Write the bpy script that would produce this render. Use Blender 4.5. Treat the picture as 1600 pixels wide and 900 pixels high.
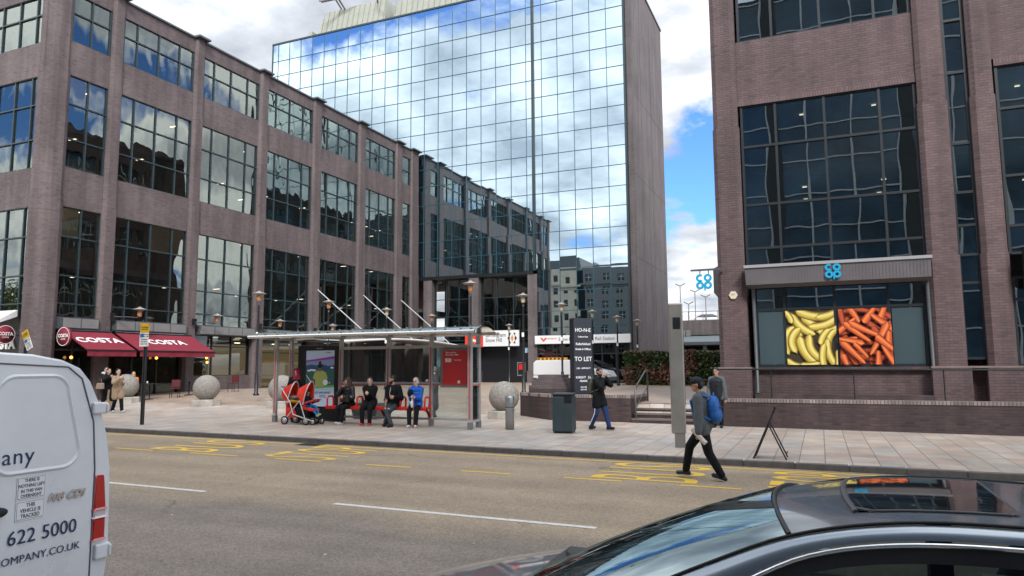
import bpy, bmesh, math, random
from math import sin, cos, pi, radians as R_, sqrt, atan2
from mathutils import Vector, Matrix
random.seed(7)
for o in list(bpy.data.objects): bpy.data.objects.remove(o)
SC = bpy.context.scene; COL = SC.collection

# ---------------------------------------------------------------- camera
EYE = 1.25
F_, YAW, PIT, ROL = 1118.459, .403916, .1068517, -.0066346
Fv = Vector((-sin(YAW)*cos(PIT), cos(YAW)*cos(PIT), sin(PIT)))
R0 = Vector((cos(YAW), sin(YAW), 0)); U0 = R0.cross(Fv)
Rv = R0*cos(ROL)+U0*sin(ROL); Uv = Rv.cross(Fv)
cd = bpy.data.cameras.new("camera"); cam = bpy.data.objects.new("camera", cd); COL.objects.link(cam)
M = Matrix((Rv, Uv, -Fv)).transposed().to_4x4(); M.translation = (0, 0, EYE); cam.matrix_world = M
cd.sensor_width = 36; cd.lens = F_/1600*36; cd.clip_start = .05; cd.clip_end = 3000
SC.camera = cam
# ---------------------------------------------------------------- light
SUN_EL, SUN_AZ = R_(40), R_(148)      # azimuth the light comes from, degrees clockwise from +Y
w = bpy.data.worlds.new("World"); SC.world = w; w.use_nodes = True
nt = w.node_tree; nt.nodes.clear()
def N(nt, t, **k):
    n = nt.nodes.new(t)
    for a, b in k.items(): setattr(n, a, b)
    return n
out = N(nt, 'ShaderNodeOutputWorld'); bg = N(nt, 'ShaderNodeBackground'); bg.inputs[1].default_value = .14
sky = N(nt, 'ShaderNodeTexSky', sky_type='NISHITA', sun_disc=False, sun_elevation=SUN_EL, sun_rotation=SUN_AZ)
tc = N(nt, 'ShaderNodeTexCoord'); sep = N(nt, 'ShaderNodeSeparateXYZ')
nt.links.new(tc.outputs['Generated'], sep.inputs[0])
def math_(op, a, b=None, c=None):
    n = N(nt, 'ShaderNodeMath', operation=op)
    for i, v in enumerate((a, b, c)):
        if v is None: continue
        if hasattr(v, 'links'): nt.links.new(v, n.inputs[i])
        else: n.inputs[i].default_value = v
    return n.outputs[0]
zz = math_('ADD', math_('MAXIMUM', sep.outputs[2], 0.0), .22)
px = math_('DIVIDE', sep.outputs[0], zz); py = math_('DIVIDE', sep.outputs[1], zz)
cmb = N(nt, 'ShaderNodeCombineXYZ'); nt.links.new(px, cmb.inputs[0]); nt.links.new(py, cmb.inputs[1]); cmb.inputs[2].default_value = 3.3
n1 = N(nt, 'ShaderNodeTexNoise'); n1.inputs['Scale'].default_value = 1.35; n1.inputs['Detail'].default_value = 7; n1.inputs['Roughness'].default_value = .56
n1.inputs['Distortion'].default_value = .25
nt.links.new(cmb.outputs[0], n1.inputs['Vector'])
cov = N(nt, 'ShaderNodeValToRGB'); cov.color_ramp.elements[0].position = .35; cov.color_ramp.elements[1].position = .41
nt.links.new(n1.outputs[0], cov.inputs[0])
mp = N(nt, 'ShaderNodeMapping'); mp.inputs['Location'].default_value = (4.2, 1.7, 8.0)
nt.links.new(cmb.outputs[0], mp.inputs[0])
n2 = N(nt, 'ShaderNodeTexNoise'); n2.inputs['Scale'].default_value = 1.9; n2.inputs['Detail'].default_value = 6; n2.inputs['Roughness'].default_value = .55
nt.links.new(mp.outputs[0], n2.inputs['Vector'])
cr = N(nt, 'ShaderNodeValToRGB'); e = cr.color_ramp.elements
e[0].position = .34; e[0].color = (2.5, 2.8, 3.3, 1); e[1].position = .58; e[1].color = (9.2, 9.4, 9.6, 1)
m_ = e.new(.47); m_.color = (5.2, 5.5, 6.0, 1)
nt.links.new(n2.outputs[0], cr.inputs[0])
skm = N(nt, 'ShaderNodeMix', data_type='RGBA', blend_type='MULTIPLY'); skm.inputs[0].default_value = 1
nt.links.new(sky.outputs[0], skm.inputs[6]); skm.inputs[7].default_value = (.30, .50, .86, 1)
# clouds are brightest around the sun and grey away from it
dt = N(nt, 'ShaderNodeVectorMath', operation='DOT_PRODUCT'); nt.links.new(tc.outputs['Generated'], dt.inputs[0])
dt.inputs[1].default_value = (sin(SUN_AZ)*cos(SUN_EL), cos(SUN_AZ)*cos(SUN_EL), sin(SUN_EL))
dr_ = N(nt, 'ShaderNodeMapRange'); dr_.inputs[1].default_value = -.3; dr_.inputs[2].default_value = .95; dr_.inputs[3].default_value = .50; dr_.inputs[4].default_value = 1.15
nt.links.new(dt.outputs['Value'], dr_.inputs[0])
cl_ = N(nt, 'ShaderNodeMix', data_type='RGBA', blend_type='MULTIPLY'); cl_.inputs[0].default_value = 1; nt.links.new(cr.outputs[0], cl_.inputs[6]); nt.links.new(dr_.outputs[0], cl_.inputs[7])
mx = N(nt, 'ShaderNodeMix', data_type='RGBA'); nt.links.new(cov.outputs[0], mx.inputs[0])
nt.links.new(skm.outputs[2], mx.inputs[6]); nt.links.new(cl_.outputs[2], mx.inputs[7])
nt.links.new(mx.outputs[2], bg.inputs[0]); nt.links.new(bg.outputs[0], out.inputs[0])
sd = bpy.data.lights.new("sun", 'SUN'); sd.energy = 1.5; sd.angle = R_(14); sd.color = (1, .97, .93)
sun = bpy.data.objects.new("sun", sd); COL.objects.link(sun)
S_dir = Vector((sin(SUN_AZ)*cos(SUN_EL), cos(SUN_AZ)*cos(SUN_EL), sin(SUN_EL)))
sun.rotation_euler = S_dir.to_track_quat('Z', 'Y').to_euler(); sun.location = (0, -20, 40)
SC.view_settings.view_transform = 'Standard'; SC.view_settings.look = 'None'
SC.view_settings.gamma = 1; SC.view_settings.use_curve_mapping = False; SC.view_settings.exposure = 1.22
SC.render.engine = 'CYCLES'; SC.cycles.use_denoising = True
SC.cycles.max_bounces = 8; SC.cycles.transparent_max_bounces = 16; SC.cycles.caustics_reflective = False; SC.cycles.caustics_refractive = False

# ---------------------------------------------------------------- helpers
ORG = {}
def tag(o, label=None, cat=None, group=None, kind=None):
    if label: o['label'] = label
    if cat: o['category'] = cat
    if group: o['group'] = group
    if kind: o['kind'] = kind
    return o
def thing(name, label, cat, loc=(0, 0, 0), rz=0, group=None):
    o = bpy.data.objects.new(name, None); o.empty_display_size = .2; COL.objects.link(o)
    o.location = loc; o.rotation_euler = (0, 0, rz)
    ORG[o] = Matrix.Translation(loc) @ Matrix.Rotation(rz, 4, 'Z')
    return tag(o, label, cat, group)
def copy_tree(o, parent=None):
    c = o.copy(); COL.objects.link(c); c.parent = parent; ORG[c] = ORG.get(o, Matrix())
    for ch in list(o.children):
        copy_tree(ch, c)
    return c
class MB:
    def __init__(s): s.v = []; s.f = []; s.m = []; s.sm = []
    def add(s, vs, fs, m=0, smooth=False):
        b = len(s.v); s.v += [tuple(v) for v in vs]
        for f in fs: s.f.append(tuple(b+i for i in f)); s.m.append(m); s.sm.append(smooth)
        return s
    def box(s, x0, x1, y0, y1, z0, z1, m=0):
        if x0 > x1: x0, x1 = x1, x0
        if y0 > y1: y0, y1 = y1, y0
        if z0 > z1: z0, z1 = z1, z0
        return s.add([(x0,y0,z0),(x1,y0,z0),(x1,y1,z0),(x0,y1,z0),(x0,y0,z1),(x1,y0,z1),(x1,y1,z1),(x0,y1,z1)],
            [(0,3,2,1),(4,5,6,7),(0,1,5,4),(1,2,6,5),(2,3,7,6),(3,0,4,7)], m)
    def obox(s, c, sz, mat=None, m=0):
        b = MB().box(-sz[0]/2, sz[0]/2, -sz[1]/2, sz[1]/2, -sz[2]/2, sz[2]/2)
        c = Vector(c); mat = mat or Matrix.Identity(3)
        return s.add([c+mat@Vector(v) for v in b.v], b.f, m)
    def quad(s, a, b, c, d, m=0): return s.add([a, b, c, d], [(0, 1, 2, 3)], m)
    def prism(s, poly, d, m=0, smooth=False):      # poly: 3D points (planar, ccw seen from -d), extruded by vector d
        n = len(poly); d = Vector(d); p = [Vector(q) for q in poly]
        s.add(p+[q+d for q in p], [tuple(range(n))[::-1], tuple(range(n, 2*n))], m, False)
        b = len(s.v)-2*n
        for i in range(n):
            j = (i+1) % n; s.f.append((b+i, b+j, b+n+j, b+n+i)); s.m.append(m); s.sm.append(smooth)
        return s
    def tube(s, pts, r, n=8, m=0, cap=True):
        pts = [Vector(p) for p in pts]; rs = r if isinstance(r, (list, tuple)) else [r]*len(pts)
        vs = []; prev = None
        for i, p in enumerate(pts):
            t = (pts[min(i+1, len(pts)-1)]-pts[max(i-1, 0)])
            t = t.normalized() if t.length > 1e-9 else Vector((0, 0, 1))
            if prev is None:
                a = t.cross(Vector((0, 0, 1)))
                if a.length < .1: a = t.cross(Vector((1, 0, 0)))
            else: a = prev - t*prev.dot(t)
            a.normalize(); prev = a; b = t.cross(a)
            for k in range(n):
                q = 2*pi*k/n; vs.append(p+(a*cos(q)+b*sin(q))*rs[i])
        fs = []
        for i in range(len(pts)-1):
            for k in range(n):
                l = (k+1) % n; fs.append((i*n+k, i*n+l, (i+1)*n+l, (i+1)*n+k))
        s.add(vs, fs, m, True)
        if cap: s.add(vs[:n], [tuple(range(n))[::-1]], m); s.add(vs[-n:], [tuple(range(n))], m)
        return s
    def lathe(s, prof, c=(0, 0, 0), n=16, m=0, axis='Z'):
        vs = []
        for r, z in prof:
            for k in range(n):
                q = 2*pi*k/n; a, b = r*cos(q), r*sin(q)
                v = (a, b, z) if axis == 'Z' else ((z, a, b) if axis == 'X' else (b, z, a))
                vs.append((c[0]+v[0], c[1]+v[1], c[2]+v[2]))
        fs = [(i*n+k, i*n+(k+1) % n, (i+1)*n+(k+1) % n, (i+1)*n+k) for i in range(len(prof)-1) for k in range(n)]
        fs += [tuple(range(n))[::-1], tuple(range((len(prof)-1)*n, len(prof)*n))]
        return s.add(vs, fs, m, True)
    def ball(s, c, r, m=0, mat=None, nu=14, nv=9):
        if not isinstance(r, (tuple, list)): r = (r, r, r)
        c = Vector(c); vs = []; mat = mat or Matrix.Identity(3)
        for i in range(1, nv):
            a = pi*i/nv
            for k in range(nu):
                q = 2*pi*k/nu; vs.append(c+mat@Vector((r[0]*sin(a)*cos(q), r[1]*sin(a)*sin(q), r[2]*cos(a))))
        vs.append(c+mat@Vector((0, 0, r[2]))); vs.append(c+mat@Vector((0, 0, -r[2]))); t = len(vs)-2; bb = len(vs)-1
        fs = [(i*nu+k, (i+1)*nu+k, (i+1)*nu+(k+1) % nu, i*nu+(k+1) % nu) for i in range(nv-2) for k in range(nu)]
        fs += [(t, k, (k+1) % nu) for k in range(nu)] + [(bb, (nv-2)*nu+(k+1) % nu, (nv-2)*nu+k) for k in range(nu)]
        return s.add(vs, fs, m, True)
    def grid(s, fn, nu, nv, m=0, smooth=True, flip=False):
        vs = [fn(i/nu, j/nv) for i in range(nu+1) for j in range(nv+1)]
        fs = []
        for i in range(nu):
            for j in range(nv):
                a = i*(nv+1)+j; q = (a, a+nv+1, a+nv+2, a+1); fs.append(q[::-1] if flip else q)
        return s.add(vs, fs, m, smooth)
    def join(s, o, mo=0):
        b = len(s.v); s.v += o.v; s.f += [tuple(b+i for i in f) for f in o.f]; s.m += [k+mo for k in o.m]; s.sm += o.sm; return s
    def xf(s, mat):
        s.v = [tuple(mat @ Vector(v)) for v in s.v]; return s
    def build_each(s, name, mats, parent=None, gap=.02, **k):
        """one object for every group of touching pieces"""
        n = len(s.v); root = list(range(n))
        def find(a):
            while root[a] != a: root[a] = root[root[a]]; a = root[a]
            return a
        for f in s.f:
            for q in f[1:]: root[find(q)] = find(f[0])
        bb = {}
        for i, v in enumerate(s.v):
            r = find(i); b = bb.setdefault(r, [list(v), list(v)])
            for c in range(3): b[0][c] = min(b[0][c], v[c]); b[1][c] = max(b[1][c], v[c])
        ks = list(bb); gr = {q: q for q in ks}
        def gf(a):
            while gr[a] != a: a = gr[a]
            return a
        for i, p in enumerate(ks):
            for q in ks[i+1:]:
                if all(bb[p][0][c]-gap <= bb[q][1][c] and bb[q][0][c]-gap <= bb[p][1][c] for c in range(3)): gr[gf(p)] = gf(q)
        parts = {}
        for fi, f in enumerate(s.f): parts.setdefault(gf(find(f[0])), []).append(fi)
        out = []
        for fs in parts.values():
            m = MB(); mp = {}
            for fi in fs:
                g = []
                for q in s.f[fi]:
                    if q not in mp: mp[q] = len(m.v); m.v.append(s.v[q])
                    g.append(mp[q])
                m.f.append(tuple(g)); m.m.append(s.m[fi]); m.sm.append(s.sm[fi])
            out.append(m.build(name, mats, parent, **k))
        return out
    def build(s, name, mats, parent=None, local=False, bevel=0, shade=None):
        me = bpy.data.meshes.new(name)
        vs = s.v
        if parent is not None and not local:
            inv = ORG[parent].inverted(); vs = [inv @ Vector(v) for v in vs]
        me.from_pydata([tuple(v) for v in vs], [], s.f)
        if not isinstance(mats, (list, tuple)): mats = [mats]
        for m in mats: me.materials.append(m)
        me.polygons.foreach_set('material_index', s.m)
        me.polygons.foreach_set('use_smooth', [bool(x) if shade is None else shade for x in s.sm]); me.update()
        o = bpy.data.objects.new(name, me); COL.objects.link(o)
        if parent is not None: o.parent = parent; ORG[o] = ORG[parent]
        else: ORG[o] = Matrix()
        if bevel:
            b = o.modifiers.new('bevel', 'BEVEL'); b.width = bevel; b.segments = 2; b.limit_method = 'ANGLE'; b.angle_limit = R_(40)
        return o
def dep_mesh(o):
    dg = bpy.context.evaluated_depsgraph_get(); ev = o.evaluated_get(dg)
    me = bpy.data.meshes.new_from_object(ev); return me
def text_mb(txt, size=1, ext=.002, sx=1, bold=0, align='CENTER', m=0, sp=1.0, shear=0):
    """letters in the local XY plane, facing +Z, centred"""
    cu = bpy.data.curves.new('lettering', 'FONT'); cu.body = txt; cu.size = size; cu.extrude = ext/2; cu.offset = bold
    cu.align_x = align; cu.align_y = 'CENTER'; cu.resolution_u = 3; cu.space_character = sp; cu.shear = shear; cu.space_line = .9
    o = bpy.data.objects.new('lettering', cu); COL.objects.link(o); me = dep_mesh(o)
    b = MB(); b.add([(v.co.x*sx, v.co.y, v.co.z) for v in me.vertices], [tuple(p.vertices) for p in me.polygons], m)
    bpy.data.objects.remove(o); bpy.data.curves.remove(cu); bpy.data.meshes.remove(me)
    return b
def frame(o, u, v):      # matrix mapping local x->u, y->v, z->u x v at origin o
    u = Vector(u).normalized(); v = Vector(v).normalized(); n = u.cross(v)
    return Matrix.Translation(Vector(o)) @ Matrix((u, v, n)).transposed().to_4x4()

# ---------------------------------------------------------------- materials
def mat(name, col, rough=.6, metal=0, var=.0, vscale=3, bump=0, bscale=20, spec=.5, coat=0, emit=0, alpha=None, grime=0, ior=None):
    m = bpy.data.materials.new(name); m.use_nodes = True; nt = m.node_tree; b = nt.nodes['Principled BSDF']
    col = tuple(col)+(1,) if len(col) == 3 else col
    b.inputs['Base Color'].default_value = col; b.inputs['Roughness'].default_value = rough; b.inputs['Metallic'].default_value = metal
    b.inputs['Specular IOR Level'].default_value = spec; b.inputs['Coat Weight'].default_value = coat; b.inputs['Coat Roughness'].default_value = .05
    if ior: b.inputs['IOR'].default_value = ior
    if emit: b.inputs['Emission Color'].default_value = col; b.inputs['Emission Strength'].default_value = emit
    if var or bump:
        g = N(nt, 'ShaderNodeNewGeometry')
        if var:
            n = N(nt, 'ShaderNodeTexNoise'); n.inputs['Scale'].default_value = vscale; n.inputs['Detail'].default_value = 5; n.inputs['Roughness'].default_value = .65
            nt.links.new(g.outputs['Position'], n.inputs['Vector'])
            r = N(nt, 'ShaderNodeMapRange'); r.inputs[1].default_value = .3; r.inputs[2].default_value = .7
            r.inputs[3].default_value = 1-var; r.inputs[4].default_value = 1+var; nt.links.new(n.outputs[0], r.inputs[0])
            mm = N(nt, 'ShaderNodeMix', data_type='RGBA', blend_type='MULTIPLY'); mm.inputs[0].default_value = 1
            mm.inputs[6].default_value = col; nt.links.new(r.outputs[0], mm.inputs[7]); nt.links.new(mm.outputs[2], b.inputs['Base Color'])
            rr = N(nt, 'ShaderNodeMapRange'); rr.inputs[1].default_value = .3; rr.inputs[2].default_value = .7
            rr.inputs[3].default_value = max(0, rough-.1*min(1, rough*2)); rr.inputs[4].default_value = min(1, rough+.08*min(1, rough*2))
            nt.links.new(n.outputs[0], rr.inputs[0]); nt.links.new(rr.outputs[0], b.inputs['Roughness'])
        if bump:
            n = N(nt, 'ShaderNodeTexNoise'); n.inputs['Scale'].default_value = bscale; n.inputs['Detail'].default_value = 3
            nt.links.new(g.outputs['Position'], n.inputs['Vector'])
            bp = N(nt, 'ShaderNodeBump'); bp.inputs['Strength'].default_value = .6; bp.inputs['Distance'].default_value = bump
            nt.links.new(n.outputs[0], bp.inputs['Height']); nt.links.new(bp.outputs[0], b.inputs['Normal'])
    return m
def ramp(nt, stops, interp='LINEAR'):
    r = N(nt, 'ShaderNodeValToRGB'); r.color_ramp.interpolation = interp; e = r.color_ramp.elements
    e[0].position = stops[0][0]; e[0].color = tuple(stops[0][1])+(1,); e[1].position = stops[-1][0]; e[1].color = tuple(stops[-1][1])+(1,)
    for p, c in stops[1:-1]: k = e.new(p); k.color = tuple(c)+(1,)
    return r
def brick_mat(name, c0, c1, mort, bw=.235, bh=.08, msize=.011, soldier=False, bumpd=.006, k=1):
    m = bpy.data.materials.new(name); m.use_nodes = True; nt = m.node_tree; b = nt.nodes['Principled BSDF']
    g = N(nt, 'ShaderNodeNewGeometry'); s = N(nt, 'ShaderNodeSeparateXYZ'); nt.links.new(g.outputs['Position'], s.inputs[0])
    a = N(nt, 'ShaderNodeMath', operation='ADD'); nt.links.new(s.outputs[0], a.inputs[0]); nt.links.new(s.outputs[1], a.inputs[1])
    c = N(nt, 'ShaderNodeCombineXYZ'); nt.links.new(a.outputs[0], c.inputs[0]); nt.links.new(s.outputs[2], c.inputs[1])
    br = N(nt, 'ShaderNodeTexBrick'); nt.links.new(c.outputs[0], br.inputs['Vector'])
    br.inputs['Scale'].default_value = 1; br.inputs['Mortar Size'].default_value = msize; br.inputs['Mortar Smooth'].default_value = .3
    br.inputs['Brick Width'].default_value = bw; br.inputs['Row Height'].default_value = bh
    br.inputs['Color1'].default_value = (0, 0, 0, 1); br.inputs['Color2'].default_value = (1, 1, 1, 1); br.inputs['Mortar'].default_value = (.5, .5, .5, 1)
    rp = ramp(nt, [(0, c0), (.45, [(x+y)/2 for x, y in zip(c0, c1)]), (.75, c1), (1, [x*.78 for x in c0])]); nt.links.new(br.outputs['Color'], rp.inputs[0])
    mx = N(nt, 'ShaderNodeMix', data_type='RGBA'); nt.links.new(br.outputs['Fac'], mx.inputs[0]); nt.links.new(rp.outputs[0], mx.inputs[6]); mx.inputs[7].default_value = tuple(mort)+(1,)
    n = N(nt, 'ShaderNodeTexNoise'); n.inputs['Scale'].default_value = .35; n.inputs['Detail'].default_value = 6; n.inputs['Roughness'].default_value = .7; nt.links.new(g.outputs['Position'], n.inputs['Vector'])
    mr = N(nt, 'ShaderNodeMapRange'); mr.inputs[1].default_value = .3; mr.inputs[2].default_value = .7; mr.inputs[3].default_value = .74; mr.inputs[4].default_value = 1.2; nt.links.new(n.outputs[0], mr.inputs[0])
    # rain streaks: noise stretched along z
    mp = N(nt, 'ShaderNodeMapping'); mp.inputs['Scale'].default_value = (2.2, 2.2, .16); nt.links.new(g.outputs['Position'], mp.inputs[0])
    n3 = N(nt, 'ShaderNodeTexNoise'); n3.inputs['Scale'].default_value = 1; n3.inputs['Detail'].default_value = 4; nt.links.new(mp.outputs[0], n3.inputs['Vector'])
    m3 = N(nt, 'ShaderNodeMapRange'); m3.inputs[1].default_value = .35; m3.inputs[2].default_value = .65; m3.inputs[3].default_value = .76; m3.inputs[4].default_value = 1.1; nt.links.new(n3.outputs[0], m3.inputs[0])
    pm = N(nt, 'ShaderNodeMath', operation='MULTIPLY'); nt.links.new(mr.outputs[0], pm.inputs[0]); nt.links.new(m3.outputs[0], pm.inputs[1])
    mm = N(nt, 'ShaderNodeMix', data_type='RGBA', blend_type='MULTIPLY'); mm.inputs[0].default_value = 1; nt.links.new(mx.outputs[2], mm.inputs[6]); nt.links.new(pm.outputs[0], mm.inputs[7])
    nt.links.new(mm.outputs[2], b.inputs['Base Color']); b.inputs['Roughness'].default_value = .75
    bp = N(nt, 'ShaderNodeBump'); bp.invert = True; bp.inputs['Distance'].default_value = bumpd; nt.links.new(br.outputs['Fac'], bp.inputs['Height']); nt.links.new(bp.outputs[0], b.inputs['Normal'])
    return m
def glass_mat(name, tint, body, wav=.003, wscale=1.0, ior=2.2, trans=True, gl=(1, 1, 1)):
    m = bpy.data.materials.new(name); m.use_nodes = True; nt = m.node_tree; nt.nodes.clear()
    o = N(nt, 'ShaderNodeOutputMaterial'); g = N(nt, 'ShaderNodeBsdfGlossy'); g.inputs['Roughness'].default_value = .0; g.inputs['Color'].default_value = tuple(gl)+(1,)
    t = N(nt, 'ShaderNodeBsdfTransparent'); t.inputs[0].default_value = tuple(tint)+(1,)
    d = N(nt, 'ShaderNodeBsdfDiffuse'); d.inputs[0].default_value = tuple(body)+(1,)
    m1 = N(nt, 'ShaderNodeMixShader'); m1.inputs[0].default_value = .08 if trans else 1
    nt.links.new(t.outputs[0], m1.inputs[1]); nt.links.new(d.outputs[0], m1.inputs[2])
    fr = N(nt, 'ShaderNodeFresnel'); fr.inputs[0].default_value = ior
    m2 = N(nt, 'ShaderNodeMixShader'); nt.links.new(fr.outputs[0], m2.inputs[0]); nt.links.new(m1.outputs[0], m2.inputs[1]); nt.links.new(g.outputs[0], m2.inputs[2])
    nt.links.new(m2.outputs[0], o.inputs[0])
    if wav:
        ge = N(nt, 'ShaderNodeNewGeometry'); mp = N(nt, 'ShaderNodeMapping'); mp.inputs['Scale'].default_value = (1, 1, .45)
        nt.links.new(ge.outputs['Position'], mp.inputs[0]); n = N(nt, 'ShaderNodeTexNoise'); n.inputs['Scale'].default_value = wscale; n.inputs['Detail'].default_value = 1
        nt.links.new(mp.outputs[0], n.inputs['Vector']); bp = N(nt, 'ShaderNodeBump'); bp.inputs['Strength'].default_value = 1; bp.inputs['Distance'].default_value = wav
        nt.links.new(n.outputs[0], bp.inputs['Height'])
        nt.links.new(bp.outputs[0], g.inputs['Normal']); nt.links.new(bp.outputs[0], fr.inputs['Normal'])
    return m
BR_L = brick_mat('brick_mauve', (.126, .092, .092), (.160, .118, .117), (.116, .098, .099))
BR_R = brick_mat('brick_plum', (.112, .070, .070), (.138, .088, .087), (.086, .062, .063))
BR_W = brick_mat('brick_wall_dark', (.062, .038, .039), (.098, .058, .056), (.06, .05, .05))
BR_T = brick_mat('brick_tower', (.125, .103, .104), (.142, .118, .119), (.122, .107, .108), bumpd=.002)
COPE = brick_mat('coping_brick', (.24, .19, .175), (.36, .29, .265), (.10, .085, .08), bw=.085, bh=.4)
def paving_mat():
    m = bpy.data.materials.new('sandstone_paving'); m.use_nodes = True; nt = m.node_tree; b = nt.nodes['Principled BSDF']
    g = N(nt, 'ShaderNodeNewGeometry')
    def layer(bw, bh, rot, stops, msz=.012):
        mp = N(nt, 'ShaderNodeMapping'); mp.inputs['Rotation'].default_value = (0, 0, rot); nt.links.new(g.outputs['Position'], mp.inputs[0])
        br = N(nt, 'ShaderNodeTexBrick'); br.offset = .37; nt.links.new(mp.outputs[0], br.inputs['Vector'])
        br.inputs['Scale'].default_value = 1; br.inputs['Mortar Size'].default_value = msz; br.inputs['Mortar Smooth'].default_value = .2
        br.inputs['Brick Width'].default_value = bw; br.inputs['Row Height'].default_value = bh
        br.inputs['Color1'].default_value = (0, 0, 0, 1); br.inputs['Color2'].default_value = (1, 1, 1, 1); br.inputs['Mortar'].default_value = (.5, .5, .5, 1)
        rp = ramp(nt, stops, 'CONSTANT'); nt.links.new(br.outputs['Color'], rp.inputs[0]); return br, rp
    st = [(0, (0.414, 0.357, 0.311)), (.16, (0.389, 0.359, 0.331)), (.3, (0.451, 0.387, 0.334)), (.45, (0.420, 0.346, 0.294)), (.58, (0.398, 0.368, 0.337)), (.7, (0.470, 0.411, 0.362)), (.84, (0.398, 0.334, 0.291)), (1, (0.439, 0.399, 0.359))]
    b1, r1 = layer(.84, .46, pi/2, st)
    pl = [(0, (.34, .262, .208)), (.3, (.365, .288, .232)), (.6, (.32, .25, .20)), (1, (.38, .305, .25))]
    b2, r2 = layer(.2, .1, 0, pl, .008)
    s = N(nt, 'ShaderNodeSeparateXYZ'); nt.links.new(g.outputs['Position'], s.inputs[0])
    k = N(nt, 'ShaderNodeMath', operation='GREATER_THAN'); k.inputs[1].default_value = 23.2; nt.links.new(s.outputs[1], k.inputs[0])
    mx = N(nt, 'ShaderNodeMix', data_type='RGBA'); nt.links.new(k.outputs[0], mx.inputs[0]); nt.links.new(r1.outputs[0], mx.inputs[6]); nt.links.new(r2.outputs[0], mx.inputs[7])
    n0 = N(nt, 'ShaderNodeTexNoise'); n0.inputs['Scale'].default_value = .22; n0.inputs['Detail'].default_value = 2; nt.links.new(g.outputs['Position'], n0.inputs['Vector'])
    tint = ramp(nt, [(.4, (1.07, 1.0, .92)), (.6, (.99, .98, .96))]); nt.links.new(n0.outputs[0], tint.inputs[0])
    m0 = N(nt, 'ShaderNodeMix', data_type='RGBA', blend_type='MULTIPLY'); m0.inputs[0].default_value = 1; nt.links.new(mx.outputs[2], m0.inputs[6]); nt.links.new(tint.outputs[0], m0.inputs[7])
    n = N(nt, 'ShaderNodeTexNoise'); n.inputs['Scale'].default_value = 1.1; n.inputs['Detail'].default_value = 8; n.inputs['Roughness'].default_value = .75; nt.links.new(g.outputs['Position'], n.inputs['Vector'])
    mr = N(nt, 'ShaderNodeMapRange'); mr.inputs[1].default_value = .3; mr.inputs[2].default_value = .72; mr.inputs[3].default_value = .74; mr.inputs[4].default_value = 1.36; nt.links.new(n.outputs[0], mr.inputs[0])
    m1 = N(nt, 'ShaderNodeMix', data_type='RGBA', blend_type='MULTIPLY'); m1.inputs[0].default_value = 1; nt.links.new(m0.outputs[2], m1.inputs[6]); nt.links.new(mr.outputs[0], m1.inputs[7])
    # chewing-gum spots
    v = N(nt, 'ShaderNodeTexVoronoi'); v.inputs['Scale'].default_value = 2.2; nt.links.new(g.outputs['Position'], v.inputs['Vector'])
    lt = N(nt, 'ShaderNodeMath', operation='LESS_THAN'); lt.inputs[1].default_value = .05; nt.links.new(v.outputs['Distance'], lt.inputs[0])
    lm = N(nt, 'ShaderNodeMath', operation='MULTIPLY'); lm.inputs[1].default_value = .45; nt.links.new(lt.outputs[0], lm.inputs[0])
    jf = N(nt, 'ShaderNodeMix', data_type='FLOAT'); nt.links.new(k.outputs[0], jf.inputs[0]); nt.links.new(b1.outputs['Fac'], jf.inputs[2]); nt.links.new(b2.outputs['Fac'], jf.inputs[3])
    jm = N(nt, 'ShaderNodeMath', operation='MULTIPLY'); jm.inputs[1].default_value = .55; nt.links.new(jf.outputs[0], jm.inputs[0])
    ja = N(nt, 'ShaderNodeMath', operation='MAXIMUM'); nt.links.new(jm.outputs[0], ja.inputs[0]); nt.links.new(lm.outputs[0], ja.inputs[1])
    m2 = N(nt, 'ShaderNodeMix', data_type='RGBA'); nt.links.new(ja.outputs[0], m2.inputs[0]); nt.links.new(m1.outputs[2], m2.inputs[6]); m2.inputs[7].default_value = (.12, .11, .10, 1)
    nt.links.new(m2.outputs[2], b.inputs['Base Color'])
    rr = N(nt, 'ShaderNodeMapRange'); rr.inputs[3].default_value = .42; rr.inputs[4].default_value = .75; nt.links.new(n.outputs[0], rr.inputs[0]); nt.links.new(rr.outputs[0], b.inputs['Roughness'])
    bp = N(nt, 'ShaderNodeBump'); bp.invert = True; bp.inputs['Distance'].default_value = .004; nt.links.new(jf.outputs[0], bp.inputs['Height']); nt.links.new(bp.outputs[0], b.inputs['Normal'])
    return m
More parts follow.
